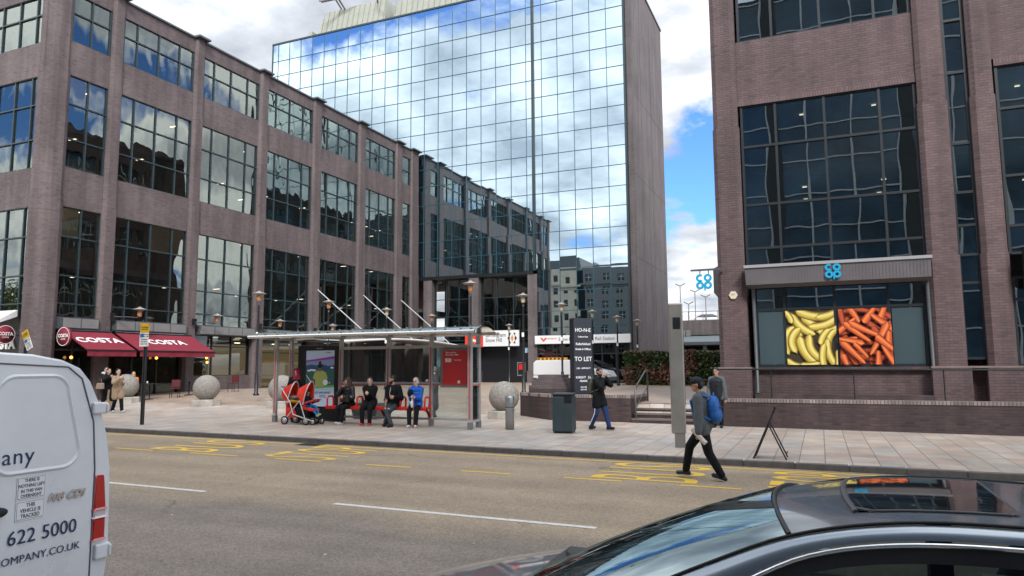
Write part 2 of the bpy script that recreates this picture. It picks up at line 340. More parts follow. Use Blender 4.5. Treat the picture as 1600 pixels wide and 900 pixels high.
def road_mat():
    m = bpy.data.materials.new('asphalt_two_tone'); m.use_nodes = True; nt = m.node_tree; b = nt.nodes['Principled BSDF']
    g = N(nt, 'ShaderNodeNewGeometry'); s = N(nt, 'ShaderNodeSeparateXYZ'); nt.links.new(g.outputs['Position'], s.inputs[0])
    nb = N(nt, 'ShaderNodeTexNoise'); nb.inputs['Scale'].default_value = .45; nb.inputs['Detail'].default_value = 5; nt.links.new(g.outputs['Position'], nb.inputs['Vector'])
    a = N(nt, 'ShaderNodeMath', operation='MULTIPLY_ADD'); nt.links.new(nb.outputs[0], a.inputs[0]); a.inputs[1].default_value = 2.4; nt.links.new(s.outputs[1], a.inputs[2])
    r = N(nt, 'ShaderNodeMapRange'); r.inputs[1].default_value = 8.6; r.inputs[2].default_value = 9.5; nt.links.new(a.outputs[0], r.inputs[0])
    mx = N(nt, 'ShaderNodeMix', data_type='RGBA'); nt.links.new(r.outputs[0], mx.inputs[0]); mx.inputs[6].default_value = (.232, .190, .154, 1); mx.inputs[7].default_value = (.325, .252, .172, 1)
    v = N(nt, 'ShaderNodeTexVoronoi'); v.inputs['Scale'].default_value = 55; nt.links.new(g.outputs['Position'], v.inputs['Vector'])
    vr = N(nt, 'ShaderNodeSeparateColor'); nt.links.new(v.outputs['Color'], vr.inputs[0])
    m1 = N(nt, 'ShaderNodeMapRange'); m1.inputs[3].default_value = .72; m1.inputs[4].default_value = 1.28; nt.links.new(vr.outputs[0], m1.inputs[0])
    mp = N(nt, 'ShaderNodeMapping'); mp.inputs['Scale'].default_value = (.12, 1.1, 1); nt.links.new(g.outputs['Position'], mp.inputs[0])
    n2 = N(nt, 'ShaderNodeTexNoise'); n2.inputs['Scale'].default_value = 1.2; n2.inputs['Detail'].default_value = 5; nt.links.new(mp.outputs[0], n2.inputs['Vector'])
    m2 = N(nt, 'ShaderNodeMapRange'); m2.inputs[1].default_value = .3; m2.inputs[2].default_value = .7; m2.inputs[3].default_value = .80; m2.inputs[4].default_value = 1.12; nt.links.new(n2.outputs[0], m2.inputs[0])
    p = N(nt, 'ShaderNodeMath', operation='MULTIPLY'); nt.links.new(m1.outputs[0], p.inputs[0]); nt.links.new(m2.outputs[0], p.inputs[1])
    n5 = N(nt, 'ShaderNodeTexNoise'); n5.inputs['Scale'].default_value = .8; n5.inputs['Detail'].default_value = 7; n5.inputs['Roughness'].default_value = .7; nt.links.new(g.outputs['Position'], n5.inputs['Vector'])
    m5 = N(nt, 'ShaderNodeMapRange'); m5.inputs[1].default_value = .3; m5.inputs[2].default_value = .7; m5.inputs[3].default_value = .85; m5.inputs[4].default_value = 1.12; nt.links.new(n5.outputs[0], m5.inputs[0])
    p2 = N(nt, 'ShaderNodeMath', operation='MULTIPLY'); nt.links.new(p.outputs[0], p2.inputs[0]); nt.links.new(m5.outputs[0], p2.inputs[1])
    mm = N(nt, 'ShaderNodeMix', data_type='RGBA', blend_type='MULTIPLY'); mm.inputs[0].default_value = 1; nt.links.new(mx.outputs[2], mm.inputs[6]); nt.links.new(p2.outputs[0], mm.inputs[7])
    vc = N(nt, 'ShaderNodeTexVoronoi', feature='DISTANCE_TO_EDGE'); vc.inputs['Scale'].default_value = .33
    wn = N(nt, 'ShaderNodeTexNoise'); wn.inputs['Scale'].default_value = 1.6; wn.inputs['Detail'].default_value = 6; nt.links.new(g.outputs['Position'], wn.inputs['Vector'])
    wm = N(nt, 'ShaderNodeMix', data_type='RGBA', blend_type='LINEAR_LIGHT'); wm.inputs[0].default_value = .35; nt.links.new(g.outputs['Position'], wm.inputs[6]); nt.links.new(wn.outputs['Color'], wm.inputs[7]); nt.links.new(wm.outputs[2], vc.inputs['Vector'])
    ck = N(nt, 'ShaderNodeMapRange'); ck.inputs[1].default_value = .0; ck.inputs[2].default_value = .012; ck.inputs[3].default_value = .62; ck.inputs[4].default_value = 1; nt.links.new(vc.outputs['Distance'], ck.inputs[0])
    n6 = N(nt, 'ShaderNodeTexNoise'); n6.inputs['Scale'].default_value = .5; n6.inputs['Detail'].default_value = 2; nt.links.new(g.outputs['Position'], n6.inputs['Vector'])
    gt = N(nt, 'ShaderNodeMapRange'); gt.inputs[1].default_value = .5; gt.inputs[2].default_value = .6; nt.links.new(n6.outputs[0], gt.inputs[0])
    cx_ = N(nt, 'ShaderNodeMix', data_type='FLOAT'); nt.links.new(gt.outputs[0], cx_.inputs[0]); cx_.inputs[2].default_value = 1; nt.links.new(ck.outputs[0], cx_.inputs[3])
    m7 = N(nt, 'ShaderNodeMix', data_type='RGBA', blend_type='MULTIPLY'); m7.inputs[0].default_value = 1; nt.links.new(mm.outputs[2], m7.inputs[6]); nt.links.new(cx_.outputs[0], m7.inputs[7])
    nt.links.new(m7.outputs[2], b.inputs['Base Color']); b.inputs['Roughness'].default_value = .82
    bp = N(nt, 'ShaderNodeBump'); bp.inputs['Distance'].default_value = .004; nt.links.new(v.outputs['Distance'], bp.inputs['Height']); nt.links.new(bp.outputs[0], b.inputs['Normal'])
    return m
def worn_mat(name, col, under, thr=.45):
    m = bpy.data.materials.new(name); m.use_nodes = True; nt = m.node_tree; b = nt.nodes['Principled BSDF']
    g = N(nt, 'ShaderNodeNewGeometry'); n = N(nt, 'ShaderNodeTexNoise'); n.inputs['Scale'].default_value = 9; n.inputs['Detail'].default_value = 8; n.inputs['Roughness'].default_value = .8
    nt.links.new(g.outputs['Position'], n.inputs['Vector']); r = ramp(nt, [(thr-.12, under), (thr, col)]); nt.links.new(n.outputs[0], r.inputs[0])
    nt.links.new(r.outputs[0], b.inputs['Base Color']); b.inputs['Roughness'].default_value = .7; return m
PAVE = paving_mat(); ROAD = road_mat()
YEL = worn_mat('road_yellow', (.80, .50, .05), (.50, .34, .10), .36); WHT = worn_mat('road_white', (.70, .68, .63), (.34, .30, .26), .47)
KERB = mat('granite_kerb', (.135, .125, .12), .7, var=.25, vscale=6, bump=.003, bscale=40)
GL_L = glass_mat('window_glass_left', (.95, .98, .96), (.012, .016, .017), wav=.016, wscale=1.0, ior=2.7, gl=(.88, .96, .88))
GL_R = glass_mat('window_glass_right', (.36, .42, .44), (.01, .016, .02), wav=.0035, wscale=1.3, ior=2.9, gl=(.80, .95, 1.0))
GL_T = glass_mat('tower_mirror_glass', (0, 0, 0), (.012, .022, .028), wav=.0012, wscale=.8, ior=7.5, trans=False, gl=(.85, 1.0, 1.05))
GL_E = glass_mat('entrance_glass', (.4, .46, .46), (.012, .016, .018), wav=.001, wscale=1, ior=1.9, gl=(.85, .95, .95))
GL_C = glass_mat('clear_glass', (.86, .9, .89), (.3, .33, .33), wav=0, ior=1.35)
GL_C.node_tree.nodes['Mix Shader'].inputs[0].default_value = .07
GL_O = glass_mat('opposite_window_glass', (0, 0, 0), (.02, .03, .035), wav=.003, ior=1.9, trans=False, gl=(.8, .9, 1))
FRM = mat('frame_dark_teal', (.022, .04, .048), .4, spec=.5); FRT = mat('mullion_teal', (.025, .09, .125), .35)
FRB = mat('frame_black', (.018, .022, .026), .4); DARK = mat('interior_dark', (.035, .036, .038), .9, var=.3, vscale=.7); WARM = mat('interior_warm', (.17, .135, .095), .9, var=.5, vscale=.8); TUBE = mat('polished_tube', (.72, .71, .68), .22, metal=.75)
BLIND = mat('blind_beige', (.88, .66, .38), .85, var=.12, vscale=2); CEIL = mat('ceiling_grey', (.16, .16, .16), .9)
GREYP = mat('grey_panel', (.20, .20, .20), .45, var=.12, vscale=2); GREYD = mat('grey_dark_metal', (.075, .085, .092), .45, var=.12)
BLACK = mat('black_paint', (.012, .013, .015), .38, var=.2, vscale=5); STEEL = mat('brushed_steel', (.52, .51, .50), .42, metal=.35, var=.1, vscale=8)
WHITE = mat('white_panel', (.78, .78, .79), .4, var=.03); CREAM = mat('cream_stone', (.62, .56, .46), .8, var=.15, vscale=1, bump=.004, bscale=6)
ROOFM = mat('roof_felt', (.12, .12, .125), .9, var=.2); ROOFG = mat('plant_louvre', (.29, .30, .25), .6, var=.12, vscale=1)
RED = mat('red_paint', (.62, .02, .018), .35, var=.08); GRANITE = mat('granite_ball', (.27, .25, .22), .85, var=.35, vscale=14, bump=.012, bscale=26)
STONE = mat('pale_stone', (.42, .39, .34), .85, var=.25, vscale=4, bump=.006, bscale=18)
LIGHT = mat('ceiling_lamp', (1, .84, .58), .5, emit=1.3); AWN = mat('awning_maroon', (.205, .014, .03), .75, var=.1, vscale=2)
CYAN = mat('sign_cyan', (.02, .40, .62), .35, emit=.12); TEXTW = mat('lettering_white', (.85, .85, .83), .5); TEXTD = mat('lettering_dark', (.03, .035, .04), .5)
NAVY = mat('lettering_navy', (.012, .03, .09), .4)
# ---------------------------------------------------------------- ground
def zpave(X): return -.601-.0068*max(-90, min(40, X))
def zroad(X): return zpave(X)-.11
def zplaza(Y): return -.006*max(0, min(Y, 56)-24)
KY = 14.5; WY = 22.15                 # kerb line, front of the low walls
def sst(t): t = max(0, min(1, t)); return t*t*(3-2*t)
def G(X, Y):
    if X > -9.8 and (Y > 24.3 or (X > -8.0 and Y > WY+.5)): return zplaza(Y)-.02
    if X > -9.8 and Y < 24.3: return zpave(X)+(.02*sst((Y-21.5)/3))
    k = sst((X+15)/5.2); b0 = 19.5*(1-k)+22*k; b1 = 31*(1-k)+30*k
    t = sst((Y-b0)/(b1-b0)); return zpave(X)*(1-t)+zplaza(Y)*t
def sheet(name, xs, ys, fz, m):
    b = MB(); n = len(ys)
    b.add([(x, y, fz(x, y)) for x in xs for y in ys], [(i*n+j, (i+1)*n+j, (i+1)*n+j+1, i*n+j+1) for i in range(len(xs)-1) for j in range(n-1)], 0, True)
    return tag(b.build(name, m), kind='structure')
XS = [-900, -300, -120, -90]+[-85+i*2.5 for i in range(28)]+[-15+i*.75 for i in range(7)]+[-9.8, -9.79, -8.01, -7.99, -6, -2, 4, 12, 25, 40, 120, 300, 900]
sheet('road', [-900, -90, -60, -30, -15, 0, 15, 40, 900], [-4.6, 0, 5, 10, KY], lambda x, y: zroad(x), ROAD)
sheet('pavement', XS, [KY+.15, 15.5]+[16+i*.5 for i in range(28)]+[30, 34, 40, 48, 56, 80, 200, 900], G, PAVE)
sheet('opposite_pavement', [-900, -90, -30, 0, 40, 900], [-900, -60, -4.75], lambda x, y: zpave(x)+.0, PAVE)
b = MB()
x = -60.
while x < 40:
    L = .915; z = zpave(x+L/2)
    b.box(x+.004, x+L-.004, KY, KY+.152, z-.16, z+.004); b.box(x+.004, x+L-.004, -4.76, -4.6, z-.16, z+.003); b.box(x, x+L, KY+.01, KY+.149, z-.2, z-.004); x += L
tag(b.build('kerb', KERB, bevel=.012), kind='structure')
# terrace slab behind the low walls
b = MB(); b.prism([(-9.35, 23.75, -1), (-8.05, WY+.32, -1), (-5.5, WY+.32, -1), (-5.5, 24.9, -1), (-9.35, 24.9, -1)], (0, 0, 1.006)); b.box(-5.5, -2.95, 23.15, 24.9, -1, .007); b.box(-2.95, 40, WY+.2, 24.9, -1, .008)
tag(b.build('terrace', PAVE), kind='structure')
# markings
def strip(name, x0, x1, y, wd, m, seg=12):
    b = MB()
    for i in range(seg):
        a, c = x0+(x1-x0)*i/seg, x0+(x1-x0)*(i+1)/seg
        b.quad((a, y-wd/2, zroad(a)+.004), (c, y-wd/2, zroad(c)+.004), (c, y+wd/2, zroad(c)+.004), (a, y+wd/2, zroad(a)+.004))
    return b
b = strip('', -60, 30, KY-.3, .09, YEL, 60); tag(b.build('kerbside_yellow_line', YEL), kind='structure')
b = MB()
for a, c in ((-24.1, -22.9), (-21.1, -19.9), (-18.1, -16.9), (-15.1, -13.9), (-12.8, -11.44), (-10.42, -9.25), (-8.18, -7.16), (-6.13, -5.15), (-4.13, -3.12), (-2.17, -1.22), (-.2, .8), (1.8, 2.8), (3.8, 4.8)):
    b.join(strip('', a, c, 11.9, .085, YEL, 2))
tag(b.build('bus_bay_dashes', YEL), kind='structure')
b = MB()
for a, c in ((-24.6, -20.8), (-18.4, -14.7), (-12.6, -8.75), (-6.35, -2.55), (-.2, 3.6), (6, 9.8)): b.join(strip('', a, c, 8.47, .1, WHT, 4))
tag(b.build('centre_line', WHT), kind='structure')
def road_text(txt, x, y, wd, ht):
    t = text_mb(txt, 1, .0, bold=-.004, sp=1.12); xs = [v[0] for v in t.v]; ys = [v[1] for v in t.v]
    w0, h0 = max(xs)-min(xs), max(ys)-min(ys); cx, cy = (max(xs)+min(xs))/2, (max(ys)+min(ys))/2
    nv = []
    for a, c, d in t.v:
        u = (a-cx)/w0*wd; v = (c-cy)/h0*ht; X = x-v; Y = y+u; nv.append((X, Y, zroad(X)+.0045))
    t.v = nv; return tag(t.build('bus_stop_lettering', YEL), kind='structure')
for tx, x in (('BUS', -13.4), ('STOP', -10.1), ('BUS', -2.85), ('STOP', .05)): road_text(tx, x, 13.1, 1.95, 1.85)
# drain covers, litter on the ground
b = MB(); b.box(-11.7, -11.1, 14.02, 14.42, zroad(-11.4)-.02, zroad(-11.4)+.008)
for i in range(7): b.box(-11.66+i*.08, -11.63+i*.08, 14.06, 14.38, zroad(-11.4), zroad(-11.4)+.014)
tag(b.build('drain_grate', mat('iron_grate', (.035, .028, .022), .8, var=.4, vscale=12)), kind='structure')
sp = MB()
def cloud(sp, k, x0, x1, y0, y1, f, s):
    for i in range(k):
        x = random.uniform(x0, x1); y = random.uniform(y0, y1); a = random.uniform(0, pi); r = random.uniform(.4, 1)*s; z = f(x, y)+.006
        sp.add([(x+cos(a)*r, y+sin(a)*r, z), (x-sin(a)*r*.6, y+cos(a)*r*.6, z+.004), (x-cos(a)*r, y-sin(a)*r, z), (x+sin(a)*r*.6, y-cos(a)*r*.6, z+.002)], [(0, 1, 2, 3)])
cloud(sp, 26, -20, 3, 15, 21.5, G, .035); cloud(sp, 18, -14, 3, 6, 14.3, lambda x, y: zroad(x), .03)
tag(sp.build('litter_scraps', mat('scrap_paper', (.55, .52, .47), .8)), 'small pale scraps of litter and leaves scattered on the pavement and road', 'litter', kind='stuff')

# ---------------------------------------------------------------- facade helper
class Fac:
    def __init__(s, ax, pl): s.ax = ax; s.pl = pl
    def p(s, u, n, z): return (s.pl+n, u, z) if s.ax == 'x' else (u, s.pl-n, z)
    def box(s, b, u0, u1, n0, n1, z0, z1, m=0):
        p, q = s.p(u0, n0, z0), s.p(u1, n1, z1); b.box(p[0], q[0], p[1], q[1], z0, z1, m)
    def frame(s, u, n, z):
        return frame(s.p(u, n, z), (0, 1, 0) if s.ax == 'x' else (1, 0, 0), (0, 0, 1))
def cum(fr, a, b):
    t = sum(fr); r = [a]
    for f in fr: r.append(r[-1]+(b-a)*f/t)
    return r
def window(fac, parent, u0, u1, z0, z1, cols, rows, glass, frm, n=-.1, fw=.06, blinds=(), tilt=.003, skip=(), name='window', fd=.07):
    us = cum(cols, u0, u1); zs = cum(rows, z0, z1); g = MB()
    for i in range(len(us)-1):
        for j in range(len(zs)-1):
            if (i, j) in skip: continue
            t = [random.uniform(-tilt, tilt) for _ in range(3)]
            g.quad(fac.p(us[i], n+t[0], zs[j]), fac.p(us[i+1], n+t[1], zs[j]), fac.p(us[i+1], n+t[1]+t[2]-t[0], zs[j+1]), fac.p(us[i], n+t[2], zs[j+1]))
    gw = g.build(name, glass, parent)
    f = MB(); e = .004
    for u in us: fac.box(f, u-fw/2, u+fw/2, n-.03, n+fd, z0, z1)
    for z in zs: fac.box(f, u0+e, u1-e, n-.027, n+fd+e, z-fw/2, z+fw/2)
    f.build('frame', frm, gw)
    if blinds:
        bl = MB()
        for (i, za, zb) in blinds:
            if i < len(us)-1: fac.box(bl, us[i]+.05, us[i+1]-.05, n-.10, n-.08, za, zb)
        bl.build_each('blind', BLIND, gw)
    return gw
def sign_text(txt, fac, u, n, z, size, m, parent, name='lettering', **k):
    t = text_mb(txt, size, **k).xf(fac.frame(u, n, z)); return t.build(name, m, parent)

# ---------------------------------------------------------------- left building
LX = -31.5; LF = 21.0; LQ = 20.3; TY = 53.4
FA = Fac('x', LX); FB = Fac('y', LF)
B1 = thing('office_building', 'long mauve brick office block on the left with red cafe awnings below', 'building', (LX, 36, 0))
TOP = 19.65
rows = ((16.5, 18.85), (10.45, 14.85), (3.5, 8.62))
bays = [(21.48, 23.4), (24.16, 28.5), (29.27, 33.6), (34.47, 38.78), (39.76, 44.07), (45.1, 49.3)]
piers = [(20.3, 21.48), (23.4, 24.16), (28.5, 29.27), (33.6, 34.47), (38.78, 39.76), (44.07, 45.1), (49.3, 50.38), (51.7, 53.0)]
b = MB()
segs = ((14.85, 16.5), (8.62, 10.45), (18.85, TOP-.001))
for z0, z1 in segs: FA.box(b, 21.2, 53.1, -.42, -.0, z0, z1); FB.box(b, -75, LX-.9, -.42, -.002, z0, z1)
for z0, z1 in ((8.38, 8.62), (14.62, 14.85)): pass
b.box(-75, LX-.3, LF+.1, TY+12, TOP-.35, TOP-.1)
b.build('wall', BR_L, B1)
bays_f = [(-36.9, -32.75), (-42.6, -38.2), (-47.9, -43.5), (-53.2, -48.8), (-58.5, -54.1), (-63.8, -59.4), (-69.1, -64.7)]
p = MB()
def pier(fac, u0, u1, zb, m=0, c=.12, q=p):
    for (z0, z1, g) in ((zb, 9.0, .0), (9.0, 15.1, .025), (15.1, TOP+.06, .05)):
        n1 = .2-g; a, d = u0+g, u1-g
        poly = [fac.p(a, -.4, z0), fac.p(a, n1-.14, z0), fac.p(a+c, n1, z0), fac.p(d-c, n1, z0), fac.p(d, n1-.14, z0), fac.p(d, -.4, z0)]
        q.prism(poly, (0, 0, z1-z0-.002), m)
for u0, u1 in piers[1:]: pier(FA, u0, u1, -.6)
for i in range(7): pier(FB, bays_f[i][0]-.9, bays_f[i][0]-.02, -.6)
for (z0, z1, g) in ((-.6, 9.0, 0), (9.0, 15.1, .03), (15.1, TOP+.06, .06)):     # stepped corner pier
    P = [(LX-1.22, LQ+1.2), (LX-1.22, LQ+.55+g), (LX-.95, LQ+.25+g), (LX-.55, LQ+.1+g), (LX-.5, LQ-.02+g), (LX-.18, LQ-.02+g), (LX-.1-g, LQ+.1), (LX+.1-g, LQ+.3), (LX+.18-g, LQ+.5), (LX+.18-g, LQ+.95), (LX+.0-g, LQ+1.2)]
    p.prism([(x, y, z0) for x, y in P], (0, 0, z1-z0-.002))
p.build_each('pier', BR_L, B1)
cp = MB()
FA.box(cp, 20.9, 53.1, -.5, .1, TOP, TOP+.09); FB.box(cp, -75, LX-1.2, -.5, .1, TOP, TOP+.088)
for u0, u1 in piers[1:]: FA.box(cp, u0-.03, u1+.03, -.3, .4, TOP+.06, TOP+.16)
cp.box(LX-1.25, LX+.22, LQ-.04, LQ+1.24, TOP+.062, TOP+.162); cp.build('coping', GREYD, B1)
it = MB()
it.box(-75, LX-5, LF+4, TY+12, -.4, TOP-.4)
it.build('interior_wall', WARM, B1)
wp = MB(); wp.box(LX-4.6, LX-4.4, 34.6, 43.8, -.1, 2.7); wp.build('glow_wall', mat('warm_glow_wall', (.62, .42, .2), .8, emit=.16, var=0), B1)  # wall glows faintly itself, standing in for warm cafe lighting
wp = MB(); wp.box(LX-2.0, LX-1.6, 46.0, 46.4, -.2, 3.0); wp.box(LX-1.4, LX-1.1, 40.9, 41.2, -.2, 3.0); wp.build_each('lobby_column', WHITE, B1)
wp = MB()
for q in range(9): wp.box(LX-2.6, LX-2.4, 34.9+q*1.7, 35.2+q*1.7, 2.72, 2.76)
wp.build('lobby_lamps', mat('lobby_lamp', (1, .8, .5), .5, emit=3), B1)
fl = MB()
for z in (3.2, 6.1, 9.5, 12.6, 15.9): fl.box(-74, LX-.75, LF+.75, TY+10, z-.18, z+.12)
fl.build('floor_slab', CEIL, B1)
cl = MB(); random.seed(11)
for z in (3.0, 5.9, 9.3, 12.4, 15.7):
    y = LF+2
    while y < 53:
        for x in (LX-1.8, LX-3.8):
            if random.random() < .4: cl.box(x-.24, x+.24, y-.05, y+.05, z, z+.015)
        y += 1.9
cl.build('ceiling_lamps', LIGHT, B1)
C4 = (.18, .30, .31, .21)
for bi, (u0, u1) in enumerate(bays):
    cols = (1, 1) if bi == 0 else C4
    for ri, (z0, z1) in enumerate(rows):
        rr = ((1.45, 1), (.31, .38, .31), (.13, .25, .35, .27))[ri]
        nb = len(cols); bl = []
        if ri == 1:
            bl = [(i, z0+.69*(z1-z0)+.02, z1-.03) for i in range(nb) if random.random() < .85]
        if ri == 2: bl = [(i, z0+.73*(z1-z0)+.02, z1-.03) for i in range(nb) if random.random() < .7]
        window(FA, B1, u0, u1, z0, z1, cols, rr, GL_L, FRM, blinds=bl)
for z0, z1, rr in ((16.5, 18.85, (1, 1)), (10.45, 14.85, (.31, .38, .31)), (3.5, 8.62, (.13, .25, .35, .27))):
    window(FA, B1, 50.38, 51.7, z0, z1, (1,), rr, GL_L, FRM)
fz = MB()
for z0, z1 in segs+((3.2, 3.5),): FA.box(fz, 50.38, 51.7, -.31, -.22, z0, z1)
fz.build('spandrel_panel', GREYD, B1)
for bi, (u0, u1) in enumerate(bays_f):
    for ri, (z0, z1) in enumerate(rows):
        rr = ((1.45, 1), (.31, .38, .31), (.13, .25, .35, .27))[ri]
        window(FB, B1, u0, u1, z0, z1, C4[::-1], rr, GL_L, FRM)
# grey canopy boxes and ground floor glazing
for bi, (u0, u1) in enumerate(bays):
    c = MB()
    FA.box(c, u0-.02, u1+.02, -.4, .0, 3.0, 3.55); FA.box(c, u0+.05, u1-.02, .0, .32, 3.02, 3.52)
    nbx = 2 if bi == 0 else 4
    for i in range(nbx):
        a = u0+.1+(u1-u0-.15)*i/nbx; d = u0+.1+(u1-u0-.15)*(i+1)/nbx
        FA.box(c, a+.03, d-.03, .32, .345, 3.06, 3.48, 1)
    if bi < 4: c.build_each('canopy_box', [GREYD, GREYP], B1)
    z1 = 3.0
    window(FA, B1, u0, u1, (.75 if bi in (2,) else zplaza(u0)-(.42 if bi < 2 else .25)), z1, (1, 1) if bi == 0 else (1, 1, 1), (2.0, .75), GL_E if bi < 4 else GL_E, FRB, n=-.2, name='shopfront')
    if bi == 2:
        s = MB(); FA.box(s, u0, u1, -.42, -.05, -.5, .75); s.build('plinth_wall', BR_L, B1)
fs = MB(); FB.box(fs, -75, LX-1.4, -.4, -.1, 2.9, 3.5); FB.box(fs, -75, LX-1.4, -.35, .15, 1.9, 2.9, 1); fs.build('shop_fascia', [GREYD, BLACK], B1)
sh = MB(); FB.box(sh, -75, LX-1.4, -.5, -.42, -.6, 1.95); sh.build('shopfront', GL_E, B1)
# pale awning roll above the fascia
aw = MB(); aw.prism([(-60, LF-.2, 3.55), (-60, LF-.95, 3.25), (-60, LF-.95, 3.4), (-60, LF-.2, 3.85)], (60-33.1, 0, 0)); aw.build('front_canopy', WHITE, B1)

# awnings
def awning(y0, y1, txt, lab):
    a = thing('awning', lab, 'awning', (LX+.3, (y0+y1)/2, 2.95), 0, 'maroon awnings over the cafe front')
    zt, zb, xo = 2.93, 2.02, LX+2.1
    f = MB(); f.quad((LX+.3, y0, zt), (xo, y0, zb), (xo, y1, zb), (LX+.3, y1, zt)); f.quad((LX+.3, y0, zt-.03), (xo, y0, zb-.03), (xo, y1, zb-.03), (LX+.3, y1, zt-.03))
    f.build('canvas', AWN, a)
    v = MB(); n = 24
    for i in range(n):
        u, w_ = y0+(y1-y0)*i/n, y0+(y1-y0)*(i+1)/n
        v.quad((xo+.012*sin(i*1.1), u, zb-.27), (xo+.012*sin((i+1)*1.1), w_, zb-.27), (xo, w_, zb), (xo, u, zb))
    v.build('valance', AWN, a)
    r = MB(); r.box(xo-.03, xo+.03, y0, y1, zb-.03, zb+.03); r.tube([(LX+.35, y0, zt), (LX+.35, y1, zt)], .06)
    for yy in (y0+.3, y1-.3): r.tube([(LX+.3, yy, 2.6), (xo-.6, yy, 2.15), (xo, yy, zb)], .02)
    r.build('awning_frame', BLACK, a)
    d = Vector((xo-(LX+.3), 0, zb-zt)).normalized()
    t = text_mb(txt, .66, ext=.004, bold=.02, sp=1.05).xf(frame((LX+.3+(xo-LX-.3)*.5, (y0+y1)/2, (zt+zb)/2+.012), (0, 1, 0), -d)); t.build('lettering', TEXTW, a)
    return a
awning(21.55, 24.0, 'COSTA', 'shorter maroon awning with COSTA lettering beside the corner pier')
awning(24.2, 28.75, 'COSTA', 'wider maroon awning with COSTA lettering behind the parking sign')
def disc_sign(c, u, lab):
    a = thing('round_sign', lab, 'shop sign', c, 0, 'round projecting cafe signs')
    n = Vector((0, 0, 1)).cross(Vector(u)).normalized(); m = frame(c, u, (0, 0, 1))
    d = MB().lathe([(.42, -.06), (.42, .06)], n=28).xf(m); d.build('disc', AWN, a)
    for sg in (1, -1):
        mm = m @ Matrix.Rotation(0 if sg > 0 else pi, 4, 'Y')
        r = MB()
        for k in range(40):
            q, q2 = 2*pi*k/40, 2*pi*(k+1)/40
            for r0, r1 in ((.385, .41),): r.quad((r0*cos(q), r0*sin(q), .063), (r1*cos(q), r1*sin(q), .063), (r1*cos(q2), r1*sin(q2), .063), (r0*cos(q2), r0*sin(q2), .063))
        r.xf(mm).build('rim', TEXTW, a)
        text_mb('COSTA', .2, .003, bold=.006).xf(mm @ Matrix.Translation((0, .03, .063))).build('lettering', TEXTW, a)
        text_mb('COFFEE', .09, .003).xf(mm @ Matrix.Translation((0, -.12, .063))).build('small_lettering', TEXTW, a)
    k = MB().tube([Vector(c)-Vector(u)*.42, Vector(c)-Vector(u)*.62], .02); k.build('bracket', BLACK, a)
disc_sign((LX-1.5, LF-.75, 2.72), (0, -1, 0), 'round maroon cafe sign left of the corner pier, above the van')
disc_sign((LX+.98, LQ+.95, 2.62), (1, 0, 0), 'round maroon cafe sign right of the corner pier, beside the shorter awning')
a = thing('fascia_sign', 'white COSTA letters on the dark shop front at the far left, above the van', 'shop sign', (-33.9, LF-.2, 2.4))
text_mb('COSTA', .6, .05, bold=.02).xf(FB.frame(-34.15, .18, 2.3)).build('lettering', TEXTW, a)

# wall lamps
AMBER = mat('lantern_amber', (.50, .24, .11), .25); AMBG = mat('lantern_pale', (.62, .55, .40), .25)
LCAP = mat('lamp_cap_grey', (.28, .26, .25), .4)
def lantern(par, c, glass, s=1, loc=False):
    x, y, z = c
    MB().lathe([(.055*s, z-.34*s), (.10*s, z-.30*s), (.115*s, z-.02*s), (.09*s, z)], (x, y, 0), 14).build('lantern', glass, par, local=loc)
    MB().lathe([(.12*s, z-.03*s), (.34*s, z+.02*s), (.34*s, z+.035*s), (.11*s, z+.10*s), (.04*s, z+.16*s)], (x, y, 0), 20).build('cap', LCAP, par, local=loc)
for i, (yy, zz_, lab) in enumerate(((25.0, 4.02, 'amber lantern on a bracket arm above the wider awning'), (29.9, 4.0, 'amber lantern on a bracket arm above the window right of the awnings'), (34.9, 3.98, 'amber lantern on a bracket arm just left of the bus shelter roof'), (40.1, 3.95, 'amber lantern on a bracket arm behind the bus shelter roof'))):
    a = thing('wall_lamp', lab, 'wall lamp', (LX+.3, yy-.9, zz_), 0, 'bracket lamps along the brick facade')
    MB().box(LX+.28, LX+.4, yy-1.05, yy-.85, zz_-.5, zz_-.15).tube([(LX+.35, yy-.95, zz_-.35), (LX+.8, yy-.5, zz_-.35), (LX+1.1, yy-.2, zz_-.38)], .03).build('bracket_arm', BLACK, a)
    lantern(a, (LX+1.15, yy-.15, zz_), AMBER)
# entrance canopy on tie rods
a = thing('entrance_canopy', 'pale curved entrance canopy hung from brick piers by steel rods, behind the bus shelter', 'canopy', (LX, 45, 3))
c = MB(); c.grid(lambda u, v: (LX+.3+4.6*u, 36+16.6*v, 3.0-.25*u+.35*sin(pi*v)), 8, 12); c.grid(lambda u, v: (LX+.3+4.6*u, 36+16.6*v, 2.9-.25*u+.35*sin(pi*v)), 8, 12)
c.build('canopy_roof', mat('canopy_sheet', (.42, .44, .45), .4), a)
c = MB(); c.tube([(LX+4.9, 36+16.6*v/12, 2.72+.35*sin(pi*v/12)) for v in range(13)], .07); c.build('edge_tube', mat('white_tube', (.75, .75, .75), .35), a)
for yy, zt in ((39.3, 6.4), (44.6, 6.5), (49.85, 6.55)):
    MB().tube([(LX+.35, yy, zt), (LX+4.8, yy, 2.98)], .036).build('tie_rod', mat('rod_white', (.5, .5, .5), .35), a)
